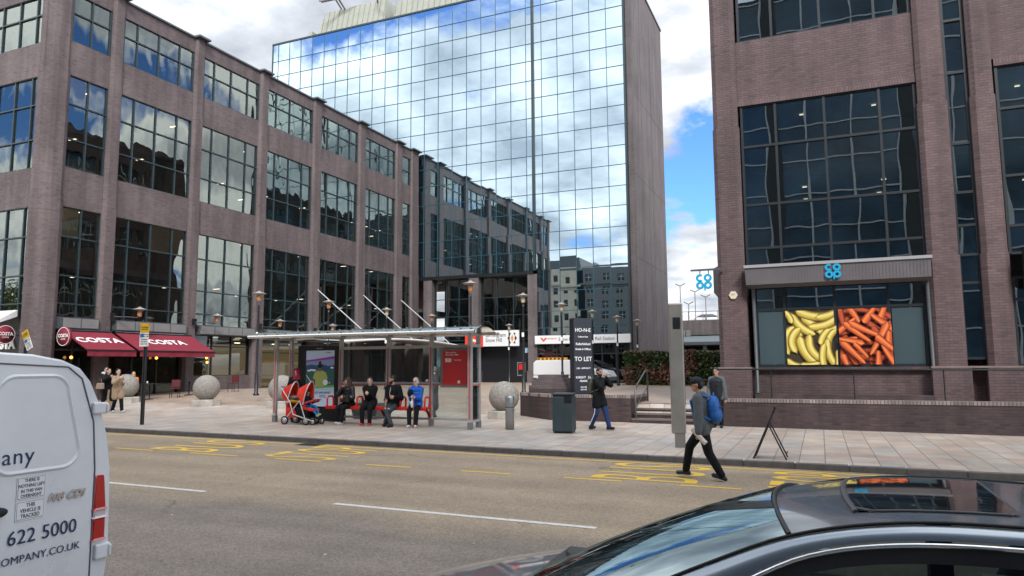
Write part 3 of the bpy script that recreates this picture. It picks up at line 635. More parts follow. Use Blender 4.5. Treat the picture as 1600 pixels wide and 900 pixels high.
# ---------------------------------------------------------------- glass tower
TX0, TX1 = -48.4, -13.13; FT = Fac('y', TY)
B2 = thing('glass_tower', 'tall mirror glass office tower reflecting clouds, with a brown brick side wall', 'building', (-24, TY, -.2))
zs = sorted([11.84+3.22*k for k in range(7)]+[13.5+3.23*k for k in range(6)]+[32.9, 10.35, 8.8])
wpan = 1.385; us = [TX1-wpan*i for i in range(26)]; us = [TX1+.0]+us[1:]; us = sorted(us); us = [TX0]+[u for u in us if u > TX0+.3]
SOF = 8.8; EX = -20.95                 # soffit level and the end of the recessed entrance
lowz = [8.8, 7.07, 5.47, 4.15, 3.55]
g = MB(); random.seed(5)
def pane(b, x0, x1, z0, z1, y, k=.0035):
    t = [random.uniform(-k, k) for _ in range(3)]
    b.quad((x0, y+t[0], z0), (x1, y+t[1], z0), (x1, y+t[1]+t[2]-t[0], z1), (x0, y+t[2], z1))
for i in range(len(us)-1):
    for j in range(len(zs)-1): pane(g, us[i], us[i+1], zs[j], zs[j+1], TY)
for i in range(len(us)-1):
    if us[i+1] > EX+.4:
        for j in range(len(lowz)-1): pane(g, max(us[i], EX+.35), us[i+1], lowz[j+1], lowz[j], TY)
g.build('curtain_wall', GL_T, B2)
f = MB(); w2 = .021
for u in us[1:-1]:
    z0 = 3.5 if u > EX+.3 else SOF
    f.box(u-w2, u+w2, TY-.035, TY+.05, z0, 32.9)
for z in zs[1:-1]: f.box(TX0, TX1, TY-.04, TY+.045, z-w2, z+w2)
for z in lowz[1:]: f.box(EX+.35, TX1, TY-.04, TY+.045, z-w2, z+w2)
f.build('mullion_grid', FRT, B2)
f = MB(); f.box(-20.93, -20.72, TY-.13, TY+.02, SOF, 32.95); f.box(TX1-.02, TX1+.12, TY-.10, TY+.4, -.3, 32.95); f.box(TX0-.1, TX0, TY-.06, TY+.4, 15, 32.95); f.box(TX0-.1, TX1+.12, TY-.08, TY+.5, 32.9, 33.05)
f.build('edge_trim', FRM, B2)
s = MB(); s.box(TX1+.13, TX1+.6, TY+.35, TY+12.3, -.3, 32.8); s.box(TX0, TX1+.1, TY+.5, TY+12.3, SOF+.1, 32.8); s.box(-31, TX1+.1, TY+4.2, TY+12.3, -.3, SOF); s.build('side_wall', BR_T, B2)
s = MB()
for z in (9.4, 16.0, 22.6): s.box(TX1+.6, TX1+.606, TY+.35, TY+12.3, z, z+.035)
for y in (56.5, 60.4): s.box(TX1+.6, TX1+.605, y, y+.03, -.1, 32.8)
s.build_each('movement_joint', mat('joint_dark', (.05, .04, .04), .8), B2)
s = MB(); s.box(TX1+.05, TX1+.68, TY+.3, TY+12.4, 32.8, 32.96); s.build('coping', GREYD, B2)
# soffit and recessed entrance
s = MB(); s.box(-31.6, EX, TY-.06, TY+.75, SOF-.28, SOF-.02); s.build('soffit_band', BLACK, B2)
FR = Fac('y', TY+.55)
pp = MB()
for x0, x1 in ((-31.1, -30.3), (-26.75, -25.85), (EX-.5, EX+.32)):
    pp.box(x0, x1, TY-.02, TY+.7, .75, SOF-.28); pp.box(x0-.08, x1+.08, TY-.1, TY+.7, -.3, .75)
pp.build_each('pier', BR_T, B2)
window(FR, B2, -30.3, -26.75, 3.3, SOF-.28, (1, 1, 1), (.7, 1.2, 1.4, 1.6), GL_L, FRM, n=0, name='window')
window(FR, B2, -25.85, EX-.5, 3.3, SOF-.28, (1, 1, 1), (.7, 1.2, 1.4, 1.6), GL_L, FRM, n=0, name='window')
s = MB(); s.box(-31, EX-.4, TY+3.6, TY+3.8, -.3, SOF); s.box(-31, EX-.4, TY+.8, TY+3.6, 5.6, 5.8); s.build('lobby_wall', DARK, B2)
s = MB(); s.box(-30.3, -26.75, TY+.52, TY+.6, -.3, 3.25, 0); s.build('shopfront', GL_E, B2)
s = MB(); s.box(-25.85, -24.0, TY+.52, TY+.62, -.3, 2.7, 0); s.box(-24., EX-.5, TY+.52, TY+.62, -.3, 3.1); s.build('doorway_shade_panel', mat('doorway_shade', (.012, .014, .018), .35), B2)  # solid dark panels stand in for the shade inside the entrance opening
s = MB(); s.box(-22.6, -21.9, TY+.44, TY+.52, .35, 1.45, 0); s.box(-22.53, -21.97, TY+.43, TY+.44, .45, 1.38, 1); s.box(-22.45, -22.05, TY+.425, TY+.43, .85, 1.3, 2)
s.build('poster_case', [GREYP, BLACK, RED], B2)
s = MB(); s.box(-21.9, -21.45, TY+.44, TY+.5, 2.2, 2.6); s.build('notice', mat('notice_blue', (.35, .5, .65), .5), B2)
# doors on the right
FD = Fac('y', TY)
window(FD, B2, EX+.35, TX1, -.2, 2.85, (1.6, 1.3, 1.3, 1.1, 1.1, 1.1), (2.15, .75), glass_mat('door_glass', (.3, .36, .37), (.012, .016, .018), wav=.001, ior=2.0), FRB, n=0, name='station_door', fw=.09)
s = MB(); s.box(EX+.35, TX1, TY+3.2, TY+3.4, -.3, 3.5); s.build('lobby_wall', DARK, B2)
# roof plant room
s = MB()
def frust(b, x0, x1, y0, y1, z0, z1, i, m=0):
    v = [(x0, y0, z0), (x1, y0, z0), (x1, y1, z0), (x0, y1, z0), (x0+i, y0+i*.7, z1), (x1-i*.25, y0+i*.7, z1), (x1-i*.25, y1-i, z1), (x0+i, y1-i, z1)]
    b.add(v, [(0, 3, 2, 1), (4, 5, 6, 7), (0, 1, 5, 4), (1, 2, 6, 5), (2, 3, 7, 6), (3, 0, 4, 7)], m)
frust(s, -46.6, -37.5, 56.3, 63, 32.8, 37.5, 1.5); frust(s, -47.6, -46.4, 56.5, 62, 32.8, 35.6, .6); frust(s, -37.4, -22, 56.6, 63, 32.8, 36.9, 1.0)
s.build('plant_room', ROOFG, B2)
s = MB()
x = -45.3
while x < -22.5:
    zt, yy = (37.5, 56.3) if x < -37.8 else (36.9, 56.6); dz = zt-33.0; ii = (1.5 if x < -37.8 else 1.0)*.7
    s.tube([(x, yy-.03, 33.0), (x, yy+ii-.03, zt)], .022, 4); x += .62
s.build('standing_seam', mat('seam_grey', (.20, .20, .17), .6), B2)
a = thing('cleaning_gantry', 'grey steel window cleaning gantry on the tower roof above the sloped plant room', 'gantry', (-42.5, 57, 36.6))
m_ = MB(); m_.tube([(-44.3, 55.4, 37.6), (-37.6, 58.0, 39.0)], .12, 6); m_.tube([(-43.4, 58, 37.4), (-43.0, 55.9, 37.9), (-43.9, 54.6, 37.2)], .09, 6); m_.build('jib', GREYP, a)
m_ = MB(); m_.tube([(-42.8, 57.5, 37.3), (-42.8, 56.0, 38.1)], .1, 6); m_.tube([(-39.0, 57.5, 37.3), (-38.0, 55.9, 37.6), (-36.8, 55.4, 36.9)], .09, 6); m_.build_each('davit', GREYP, a)
# station signs
a = thing('station_sign', 'white and red Birmingham Snow Hill sign over the dark station entrance', 'sign', (-24, TY-.4, 3))
s = MB(); s.box(-25.2, -22.05, TY-.5, TY-.35, 2.75, 4.02); s.build('board', WHITE, a)
s = MB(); s.box(-26.85, -25.2, TY-.502, TY-.35, 2.7, 4.04); s.build('red_board', mat('sign_red', (.75, .05, .025), .4), a)
FS = Fac('y', TY-.5)
text_mb('Birmingham\nSnow Hill', .46, .01, sx=.82, align='LEFT').xf(FS.frame(-24.98, .008, 3.44)).build('lettering', TEXTD, a)
s = MB()
for x0, z0 in ((-26.0, 3.65), (-26.0, 3.15)): s.prism([(x0-.5, TY-.51, z0+.12), (x0+.35, TY-.51, z0-.1), (x0+.35, TY-.51, z0+.08), (x0-.2, TY-.51, z0+.25)], (0, .008, 0))
s.build('rail_emblem', TEXTW, a)
def diamond(c, w_, h, m, b): b.prism([(c[0]-w_, TY-.512, c[1]), (c[0], TY-.512, c[1]-h), (c[0]+w_, TY-.512, c[1]), (c[0], TY-.512, c[1]+h)], (0, .01, 0), m)
s = MB(); cx = -22.62
diamond((cx, 3.38), .13, .3, 1, s)
for q in (-1, 1):
    s.prism([(cx+q*.42, TY-.512, 3.38), (cx+q*.26, TY-.512, 3.6), (cx+q*.2, TY-.512, 3.38), (cx+q*.26, TY-.512, 3.14)], (0, .01, 0), 0)
    for h in (-1, 1): s.prism([(cx+q*.3, TY-.512, 3.38+h*.42), (cx+q*.1, TY-.512, 3.38+h*.42), (cx+q*.2, TY-.512, 3.38+h*.2)], (0, .01, 0), 0)
s.build('diamond_emblem', [TEXTD, mat('emblem_orange', (.75, .25, .06), .4)], a)
a = thing('station_fascia', 'long white station name fascia above the glass doors at the tower foot', 'sign', (-17, TY-.3, 3.2))
s = MB(); s.box(EX+.2, TX1+.08, TY-.32, TY-.04, 2.87, 3.52); s.build('board', WHITE, a)
FS = Fac('y', TY-.32)
text_mb('Snow Hill Metro and Rail Station', .37, .01, sx=.92, align='LEFT').xf(FS.frame(-18.75, .008, 3.2)).build('lettering', TEXTD, a)
text_mb('westmidlands', .17, .01, align='LEFT').xf(FS.frame(-19.85, .008, 3.28)).build('small_lettering', RED, a)
s = MB(); s.prism([(-20.3, TY-.33, 3.36), (-20.0, TY-.33, 3.02), (-19.72, TY-.33, 3.3), (-19.86, TY-.33, 3.36), (-20.0, TY-.33, 3.2), (-20.12, TY-.33, 3.36)], (0, .01, 0)); s.build('tick_emblem', mat('emblem_red', (.75, .08, .03), .4), a)

# ---------------------------------------------------------------- right building
RY = 23.9; RX = -2.95; FC = Fac('y', RY)
B3 = thing('brick_office_block', 'plum brick office block on the right above the food shop window', 'building', (4, RY, 0))
RT = 22.8
b = MB(); X1 = 26
def wl(u0, u1, z0, z1, n=0, m=0): FC.box(b, u0, u1, -.6, n, z0, z1, m)
wl(-2.14, 3.1, 9.9, 11.86, -.05); wl(-2.14, 3.1, 13.9, 15.0, -.05)
wl(-2.1, 3.1, -.6, 1.05, -.15); wl(4.95, X1, 10.02, 11.9, -.05); wl(5.05, X1, -.6, 1.1, -.15); wl(3.8, 4.38, -.6, 1.1, -.22)
b.box(RX, X1, RY+.7, RY+30, RT-.4, RT); b.box(RX+.35, RX+.5, RY+1.0, RY+30, -.6, RT-.4)
FS_ = Fac('x', RX+.1)
for k in range(6):
    y_ = RY+1.0+k*4.9; b.box(RX-.05, RX+.34, y_, y_+1.0, -.6, RT-.4)
for z0_, z1_ in ((-.6, 1.1), (3.6, 4.3), (9.9, 11.8), (14.5, 16.3), (20.5, 22.3)): b.box(RX+.0, RX+.345, RY+1, RY+25.6, z0_, z1_)
wl(-2.0, X1, 15.0, RT, -.05)
b.build('wall', BR_R, B3)
sg_ = MB()
for k in range(5):
    for z0_, z1_ in ((1.1, 3.6), (4.3, 9.9), (11.8, 14.5), (16.3, 20.5)): sg_.box(RX+.28, RX+.34, RY+2.0+k*4.9, RY+5.9+k*4.9, z0_, z1_)
sg_.build_each('side_window', GL_O, B3)
sg_ = MB()
for k in range(5):
    for j in range(5): sg_.box(RX+.2, RX+.27, RY+2.0+k*4.9+j*.975-.04, RY+2.0+k*4.9+j*.975+.04, 1.1, 20.5)
for z_ in (2.8, 5.8, 7.9, 13.1, 17.7, 19.1): sg_.box(RX+.19, RX+.275, RY+2.0, RY+25.5, z_-.04, z_+.04)
sg_.build('side_window_bars', mat('bar_pale', (.45, .48, .48), .5), B3)
q = MB()
def rp(u0, u1, st=((-.6, 4.33), (4.33, 8.95), (8.95, RT+.1)), steps=True):
    for k, (z0, z1) in enumerate(st):
        g = .03*k; c = .13
        q.prism([FC.p(u0+g, -.6, z0), FC.p(u0+g, .02, z0), FC.p(u0+c+g, .16-g, z0), FC.p(u1-c-g, .16-g, z0), FC.p(u1-g, .02, z0), FC.p(u1-g, -.6, z0)], (0, 0, z1-z0-.002))
    q.box(u0-.06, u1+.06, RY-.24, RY+.3, -.6, 1.08)
rp(RX, -2.05); rp(3.0, 3.85); rp(4.35, 5.05); rp(10.1, 10.95); rp(11.5, 12.2); rp(17.4, 18.2)
q.build_each('pier', BR_R, B3)
s = MB(); s.box(RX-.07, -1.98, RY-.25, RY+.3, 1.08, 1.13); s.box(2.92, 5.12, RY-.25, RY+.3, 1.08, 1.13); s.build_each('plinth_capping', mat('plinth_cap', (.20, .15, .14), .7, var=.15), B3)
# soldier course over the window
s = MB(); FC.box(s, -2.12, 3.08, -.6, -.035, 9.66, 9.9); FC.box(s, 5.05, 10.1, -.6, -.035, 9.8, 10.02)
s.build_each('soldier_course', brick_mat('brick_soldier', (.135, .083, .084), (.172, .108, .106), (.088, .068, .07), bw=.08, bh=.24), B3)
s = MB(); s.box(RX+.3, X1, RY+6, RY+28, -.6, RT-.5); s.build('interior_wall', DARK, B3)
s = MB()
for z in (4.0, 7.4, 10.6, 14.2): s.box(-2.9, X1, RY+.75, RY+7, z-.15, z+.12)
s.build('floor_slab', CEIL, B3)
s = MB(); random.seed(3)
for z in (7.2, 10.4):
    for x in (-.2, 2.2, 6.5, 8.5):
        for y in (RY+2, RY+4): s.box(x-.07, x+.07, y-.05, y+.05, z, z+.02)
s.build('ceiling_lamps', LIGHT, B3)
RC = (1.03, 1.44, 1.54, .95)
def rwin(u0, u1, z0, z1, cols, rows_, blinds=(), **k): return window(FC, B3, u0, u1, z0, z1, cols, rows_, k.pop('g', GL_R), FRB, n=-.16, fw=.075, blinds=blinds, **k)
w1 = rwin(-2.0, 3.0, 11.86, 13.9, RC, (1,))
w2 = rwin(-2.0, 3.0, 4.2, 9.66, RC, (.75, 1.48, 2.02, 1.45))
s = MB(); FC.box(s, .82, 1.08, -.22, -.2, 8.85, 9.3); FC.box(s, .88, 1.02, -.22, -.2, 8.6, 8.85); FC.box(s, 2.25, 2.55, -.22, -.2, 5.5, 5.95); FC.box(s, -.35, -.1, -.22, -.2, 5.45, 5.8); FC.box(s, -.1, 1.9, -.5, -.44, 4.95, 5.75)
s.build_each('paper_note', mat('cardboard', (.90, .56, .25), .85), w2)
rwin(3.85, 4.35, 1.35, 13.8, (1,), (2.0, .75, .8, .9, 1.35, 2.0, 1.5, 2.2), tilt=.002)
for x0 in (5.1, 10.95+.0):
    pass
rwin(5.1, 10.1, 4.3, 9.8, (1.03, 1.44, 1.54, .95), (.8, 1.48, 2.02, 1.3)); rwin(5.1, 10.1, 11.9, 13.9, RC, (1,))
rwin(5.1, 10.1, 1.15, 3.6, RC, (1.8, .6), g=GL_R)
FROST = mat('frosted_film', (.055, .085, .095), .25, spec=.7, coat=.4)
w3 = rwin(-1.8, 2.9, 1.15, 3.62, (.85, 1.44, 1.47, .94), (1.78, .69), g=GL_R)
s = MB(); FC.box(s, -1.74, -.98, -.145, -.125, 1.2, 2.87); FC.box(s, 2.03, 2.84, -.145, -.125, 1.2, 2.87); s.build_each('frosted_panel', FROST, w3)
# fascia and steel struts
s = MB()
s.prism([(-2.02, RY-.2, 4.27), (-2.02, RY-.62, 4.20), (-2.02, RY-.56, 3.68), (-2.02, RY-.1, 3.6)], (5.06, 0, 0)); s.build('shop_fascia', mat('fascia_grey', (.135, .122, .13), .4, var=.1, vscale=1), B3)
s = MB(); s.box(-2.06, 3.08, RY-.66, RY-.2, 4.2, 4.29)
s.build('fascia_trim', mat('trim_light', (.3, .3, .31), .4), B3)
s = MB(); x = -1.98
while x < 3.0: s.prism([(x, RY-.628, 4.19), (x, RY-.568, 3.70), (x+.008, RY-.568, 3.70), (x+.008, RY-.628, 4.19)], (0, .01, 0)); x += .088
s.build('fascia_ribs', mat('rib_dark', (.11, .10, .11), .5), B3)
for x in (-1.85, 2.98): MB().tube([(x, RY-.05, 3.6), (x+.02, RY-.08, .45), (x+.02, RY-.2, .3)], .055, 8).build('drainpipe', GREYD, B3)
rp_ = MB().box(9.9, 10.0, RY-.6, RY-.2, 3.6, 4.3); 
s = MB(); s.prism([(5.3, RY-.2, 4.35), (5.3, RY-.6, 4.3), (5.3, RY-.55, 3.4), (5.3, RY-.1, 3.3)], (5, 0, 0)); s.build('shop_fascia', BLACK, B3)
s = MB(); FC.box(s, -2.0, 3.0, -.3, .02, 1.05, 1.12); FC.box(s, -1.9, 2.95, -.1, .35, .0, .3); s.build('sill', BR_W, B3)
# posters: bananas and carrots, flat pictures in the shop window
def in_clip(poly, x0, x1, z0, z1):
    def cl(P, f, g):
        o = []
        for i in range(len(P)):
            a, b_ = P[i], P[(i+1) % len(P)]; fa, fb = f(a), f(b_)
            if fa >= 0: o.append(a)
            if (fa >= 0) != (fb >= 0): t = fa/(fa-fb); o.append((a[0]+(b_[0]-a[0])*t, a[1]+(b_[1]-a[1])*t))
        return o
    for f in (lambda p: p[0]-x0, lambda p: x1-p[0], lambda p: p[1]-z0, lambda p: z1-p[1]):
        poly = cl(poly, f, 0)
        if len(poly) < 3: return []
    return poly
def pic(b, polys, x0, x1, z0, z1, y, mi0=0):
    k = 0
    for P, m in polys:
        # split concave strips into quads already
        P = in_clip(P, x0, x1, z0, z1)
        if len(P) >= 3: b.add([(x, y-.0001*k, z) for x, z in P], [tuple(range(len(P)))], m)
        k += 1
def strip2(c, wd, m, out):
    for i in range(len(c)-1):
        (x0, z0), (x1, z1) = c[i], c[i+1]; dx, dz = x1-x0, z1-z0; L = sqrt(dx*dx+dz*dz) or 1; nx, nz = -dz/L, dx/L
        if i == 0: pn = (nx, nz)
        if i+2 < len(c):
            ex, ez = c[i+2][0]-x0, c[i+2][1]-z0; E_ = sqrt(ex*ex+ez*ez) or 1; nn = (-ez/E_, ex/E_)
        else: nn = (nx, nz)
        a, b_ = wd[i], wd[i+1]
        out.append(([(x0+pn[0]*a[0], z0+pn[1]*a[0]), (x0+pn[0]*a[1], z0+pn[1]*a[1]), (x1+nn[0]*b_[1], z1+nn[1]*b_[1]), (x1+nn[0]*b_[0], z1+nn[1]*b_[0])], m)); pn = nn
def fruit(cx, cz, L, W, ang, bend, cols, taper=0, out=None):
    n = 12; c = []; 
    for i in range(n+1):
        t = i/n-.5; x = t*L; z = bend*L*(.25-t*t)*-1.6
        c.append((cx+x*cos(ang)-z*sin(ang), cz+x*sin(ang)+z*cos(ang)))
    def prof(i):
        t = i/n
        if taper: return W*(1-.5*t)*min(1, sqrt(max(0, 1-(1-min(1, t/.12))**2)))*min(1, sqrt(max(.0, 1-(max(0, t-.85)/.15)**2)))
        return W*min(1, .16+1.3*sqrt(max(0, sin(pi*t))))
    for k, (lo, hi, m) in enumerate(((-.5, .5, cols[0]), (-.40, .40, cols[1]), (-.25, .33, cols[2]), (-.05, .25, cols[3]))):
        sh = 1-.03*k
        strip2([c[i] for i in range(n+1)], [(lo*prof(i)*sh, hi*prof(i)*sh) for i in range(n+1)], m, out)
    return c
YE = [mat('banana_%s' % n, c, .6) for n, c in (('shade', (.17, .10, .012)), ('ochre', (.42, .29, .03)), ('yellow', (.62, .49, .07)), ('light', (.78, .66, .22)), ('dark', (.035, .022, .008)), ('stem', (.30, .26, .03)))]
OR = [mat('carrot_%s' % n, c, .6) for n, c in (('shade', (.20, .025, .008)), ('deep', (.48, .07, .012)), ('orange', (.68, .12, .018)), ('light', (.80, .21, .05)), ('dark', (.10, .010, .006)))]
pw = MB(); x0, x1, z0, z1 = -.93, .50, 1.19, 2.87; W_, H_ = x1-x0, z1-z0; out_ = [([(x0, z0), (x1, z0), (x1, z1), (x0, z1)], 4)]
U = lambda a, c: (x0+a*W_, z0+(1-c)*H_)
for a, c, L, W, an, bd in ((.2, .35, .5, .2, -75, -.3), (.62, .25, .9, .2, -30, .2), (.55, .05, .9, .22, -12, .25), (.9, .05, .8, .2, 20, .2), (.35, .25, .85, .2, -45, .3), (.75, .22, .8, .2, 18, .3), (.85, .35, .6, .16, 15, .25), (.1, .55, .8, .2, 78, -.5), (.24, .55, .7, .2, 80, -.6), (.42, .72, .85, .24, -62, .3), (.6, .68, .8, .2, -65, .5), (.78, .5, .5, .17, 60, -.3), (.92, .55, .6, .16, 70, -.4), (.9, .78, .8, .18, -75, .3), (.75, .85, .7, .17, 88, -.2), (.2, .95, .65, .17, -18, .4), (.04, .12, .4, .15, -60, -.3), (.45, .98, .5, .15, 5, .2), (1.0, .92, .6, .16, 86, .1)):
    ux, uz = U(a, c); cc = fruit(ux, uz, L*1.1, W*1.28, R_(an), bd, (0, 1, 2, 3), out=out_)
    e0 = cc[0]; out_.append(([(e0[0]-.025, e0[1]-.02), (e0[0]+.025, e0[1]-.02), (e0[0]+.02, e0[1]+.03), (e0[0]-.02, e0[1]+.03)], 5))
pic(pw, out_, x0, x1, z0, z1, RY+.12); pw.build('banana_poster', YE, w3)
pw = MB(); x0, x1 = .57, 1.99; W_ = x1-x0; out_ = [([(x0, z0), (x1, z0), (x1, z1), (x0, z1)], 4)]
random.seed(21)
for i in range(26): fruit(random.uniform(x0, x1), random.uniform(z0, z1), .75, .22, random.uniform(0, 2*pi), random.uniform(-.05, .05), (4, 0, 1, 1), 1, out_)
for a, c, L, W, an in ((.3, .1, .6, .19, -60), (.6, .12, .6, .2, 55), (.85, .08, .7, .19, 70), (.95, .5, .9, .2, 85), (.85, .25, .85, .2, 142), (.15, .3, .7, .17, 40), (.35, .42, .95, .17, -40), (.52, .38, 1.0, .18, -27), (.15, .55, .6, .15, 10), (.25, .78, .95, .19, -48), (.75, .55, 1.1, .19, 242), (.2, .58, .8, .16, 168), (.1, .95, .5, .17, -70), (.72, .9, .5, .17, 88), (.95, .85, .9, .19, 120), (.4, .75, .6, .13, -50), (.9, .65, .8, .19, -42)):
    ux, uz = U(a, c); fruit(ux, uz, L*1.0, W*1.3, R_(an), random.uniform(-.06, .06), (0, 1, 2, 3), 1, out_)
pic(pw, out_, x0, x1, z0, z1, RY+.12); pw.build('carrot_poster', OR, w3)
# logo: four rounded letters
def logo(m, s, th, d):
    b = MB()
    def ring(cx, cy, a0, a1, r=.45, w_=.36):
        n = max(6, int(abs(a1-a0)/12))
        P = [(cx+(r+w_/2)*cos(R_(a0+(a1-a0)*i/n)), cy+(r+w_/2)*sin(R_(a0+(a1-a0)*i/n)), 0) for i in range(n+1)]
        Q = [(cx+(r-w_/2)*cos(R_(a0+(a1-a0)*i/n)), cy+(r-w_/2)*sin(R_(a0+(a1-a0)*i/n)), 0) for i in range(n+1)]
        for i in range(n): b.prism([Q[i], P[i], P[i+1], Q[i+1]], (0, 0, d/s))
    ring(-.62, .6, 50, 310); ring(.62, .6, 0, 360); ring(-.62, -.6, 0, 360); ring(.62, -.6, 0, 360)
    b.prism([(-.0+.02, -1.45, 0), (.24, -1.45, 0), (.24, -.6, 0), (.02, -.6, 0)], (0, 0, d/s*.98))
    b.xf(m @ Matrix.Scale(s, 4)); return b
CYAN = mat('sign_cyan', (.015, .33, .56), .35)
a = thing('logo_sign', 'bright blue four letter logo on the grey fascia above the food posters', 'shop sign', (.48, RY-.62, 3.95))
logo(frame((.48, RY-.60, 3.98), (1, 0, 0), (0, 0, 1)), .175, .26, .05).build('lettering', CYAN, a)
a = thing('projecting_logo_sign', 'bright blue logo sign projecting from the right brick block against the sky', 'shop sign', (-3.3, RY, 4.2))
logo(frame((-3.33, RY-.3, 3.88), (1, 0, 0), (0, 0, 1)), .20, .26, .06).build('lettering', CYAN, a)
s = MB(); s.box(-3.75, -2.7, RY-.3, RY-.25, 4.24, 4.3); s.box(-3.47, -3.44, RY-.28, RY-.26, 4.1, 4.24); s.box(-3.2, -3.17, RY-.28, RY-.26, 4.1, 4.24); s.build('bracket', GREYD, a)
s = MB(); s.prism([(-3.15, RY+.6, 4.4), (-3.15, RY+.6, 3.6), (-2.96, RY+.6, 3.35), (-2.96, RY+.6, 4.5)], (0, 4.5, 0)); s.build('side_canopy_box', GREYP, B3)
a = thing('alarm_box', 'cream hexagonal alarm box on the brick corner pier below the blue sign', 'alarm box', (-2.45, RY-.18, 3.4))
s = MB(); s.prism([(-2.45+.14*cos(k*pi/3), RY-.14, 3.41+.14*sin(k*pi/3)) for k in range(6)], (0, -.08, 0)); s.build('case', mat('alarm_cream', (.62, .56, .42), .5), a, bevel=.015)
text_mb('ADT', .07, .002).xf(frame((-2.45, RY-.222, 3.43), (1, 0, 0), (0, 0, 1))).build('lettering', TEXTD, a)

# ---------------------------------------------------------------- low walls, steps, rails
def brick_wall(name, lab, segs_, top, par=None):
    a = thing(name, lab, 'wall', (segs_[0][0], segs_[0][1], -.6))
    b = MB(); c = MB()
    for x0, y0, x1, y1, th in segs_:
        d = Vector((x1-x0, y1-y0, 0)); L = d.length; d.normalize(); n = Vector((-d.y, d.x, 0))
        P = lambda u, v, z: Vector((x0, y0, 0))+d*u+n*v+Vector((0, 0, z))
        b.prism([P(0, 0, -.9), P(L, 0, -.9), P(L, th, -.9), P(0, th, -.9)], (0, 0, .9+top-.1))
        c.prism([P(0, -.015, top-.098), P(L, -.015, top-.098), P(L, th+.01, top-.098), P(0, th+.01, top-.098)], (0, 0, .098))
    b.build('brickwork', BR_W, a); c.build('coping', COPE, a); return a
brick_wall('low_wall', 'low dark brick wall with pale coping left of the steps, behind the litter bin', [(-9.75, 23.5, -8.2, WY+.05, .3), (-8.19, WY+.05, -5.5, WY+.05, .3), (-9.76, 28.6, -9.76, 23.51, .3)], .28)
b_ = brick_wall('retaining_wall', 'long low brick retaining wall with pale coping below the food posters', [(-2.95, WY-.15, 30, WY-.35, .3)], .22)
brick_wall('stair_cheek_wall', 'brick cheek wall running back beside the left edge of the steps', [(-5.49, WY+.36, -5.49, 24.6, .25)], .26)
a = thing('steps', 'flight of four brick steps between the low walls', 'steps', (-4.2, WY, -.6))
s = MB(); t = MB()
for i in range(4):
    y = WY+.0+.32*i; z = -.575+.145*(i+1)
    s.box(-5.47, -2.96, y, y+1.6, -.9, z-.05); t.box(-5.465, -2.965, y-.015, y+1.6, z-.05, z)
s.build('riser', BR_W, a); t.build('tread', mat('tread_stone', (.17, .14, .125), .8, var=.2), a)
a = thing('stair_handrail', 'dark tubular handrail at the left of the brick steps', 'handrail', (-5.35, WY, -.6))
hr = MB(); hr.tube([(-5.35, WY+.1, -.55), (-5.35, WY+.1, .42), (-5.35, WY+.25, .55), (-5.35, 23.7, 1.02), (-5.35, 24.0, 1.0), (-5.35, 24.0, 0.0)], .028, 8); hr.tube([(-5.35, WY+.12, -.1), (-5.35, 24, .5)], .018, 6); hr.build('rail', mat('rail_grey', (.10, .10, .10), .35, metal=.6), a)
a = thing('ramp_railing', 'long black metal railing on the wall below the food posters', 'railing', (0, WY, .2))
s = MB(); s.tube([(-2.95, 22.5, 1.07), (-2.3, 22.5, 1.07), (16, 22.3, .98)], .025, 8); s.build('top_rail', BLACK, a)
for x in (-1.35, .85, 3.05, 5.3, 7.5, 9.7): MB().tube([(x, 22.49, .1), (x, 22.49, 1.06)], .018, 6).build('baluster', BLACK, a)

# brick pedestal and TO LET sign
a = thing('brick_pedestal', 'stepped brick pedestal with a tapering top behind the low wall', 'pedestal', (-8.65, 23.9, 0))
s = MB(); s.box(-9.35, -7.95, 23.3, 24.5, -.3, .42); s.build('brickwork', BR_W, a)
s = MB(); v0, v1 = (-9.35, -7.95, 23.3, 24.5), (-9.0, -8.3, 23.6, 24.2)
for k in range(4):
    t0 = k/4; f0 = lambda i, t: v0[i]+(v1[i]-v0[i])*t
    s.box(f0(0, t0), f0(1, t0), f0(2, t0), f0(3, t0), .42+.12*k, .42+.12*(k+1)-.002)
s.build('stepped_top', BR_L, a)
a = thing('to_let_sign', 'tall black TO LET board with white lettering standing behind the low wall', 'sign', (-7.3, 23, .3))
A_, B_, C_ = Vector((-7.68, 22.85, 0)), Vector((-7.45, 22.6, 0)), Vector((-6.98, 23.1, 0))
s = MB(); s.prism([A_+Vector((0, 0, .28)), B_+Vector((0, 0, .28)), C_+Vector((0, 0, .28)), C_+Vector((-.06, .06, .28)), B_+Vector((0, .1, .28)), A_+Vector((.06, .06, .28))], (0, 0, 2.5)); s.box(-7.85, -6.8, 22.6, 23.2, .2, .30); s.build('board', mat('sign_black', (.012, .016, .025), .35), a)
uu = (C_-B_).normalized(); mid = (B_+C_)/2; nn_ = uu.cross(Vector((0, 0, 1)))
def tl(txt, z, size, **k): return text_mb(txt, size, .004, **k).xf(frame(mid+nn_*.006+Vector((0, 0, z)), uu, (0, 0, 1)))
s = MB()
for txt, z, sz in (('HO-N-E', 2.38, .17), ('Colmore Row', 2.16, .065), ('Refurbished', 1.92, .115), ('Grade A Offices', 1.75, .09), ('TO LET', 1.42, .2), ('1,201 - 8,593 SQ FT', 1.12, .065), ('KNIGHT   JLL', .82, .1), ('FRANK', .70, .09), ('0121 233', .5, .06), ('0121 643', .42, .06)):
    s.join(tl(txt, z, sz, bold=.002))
s.build_each('lettering', TEXTW, a, gap=.055)
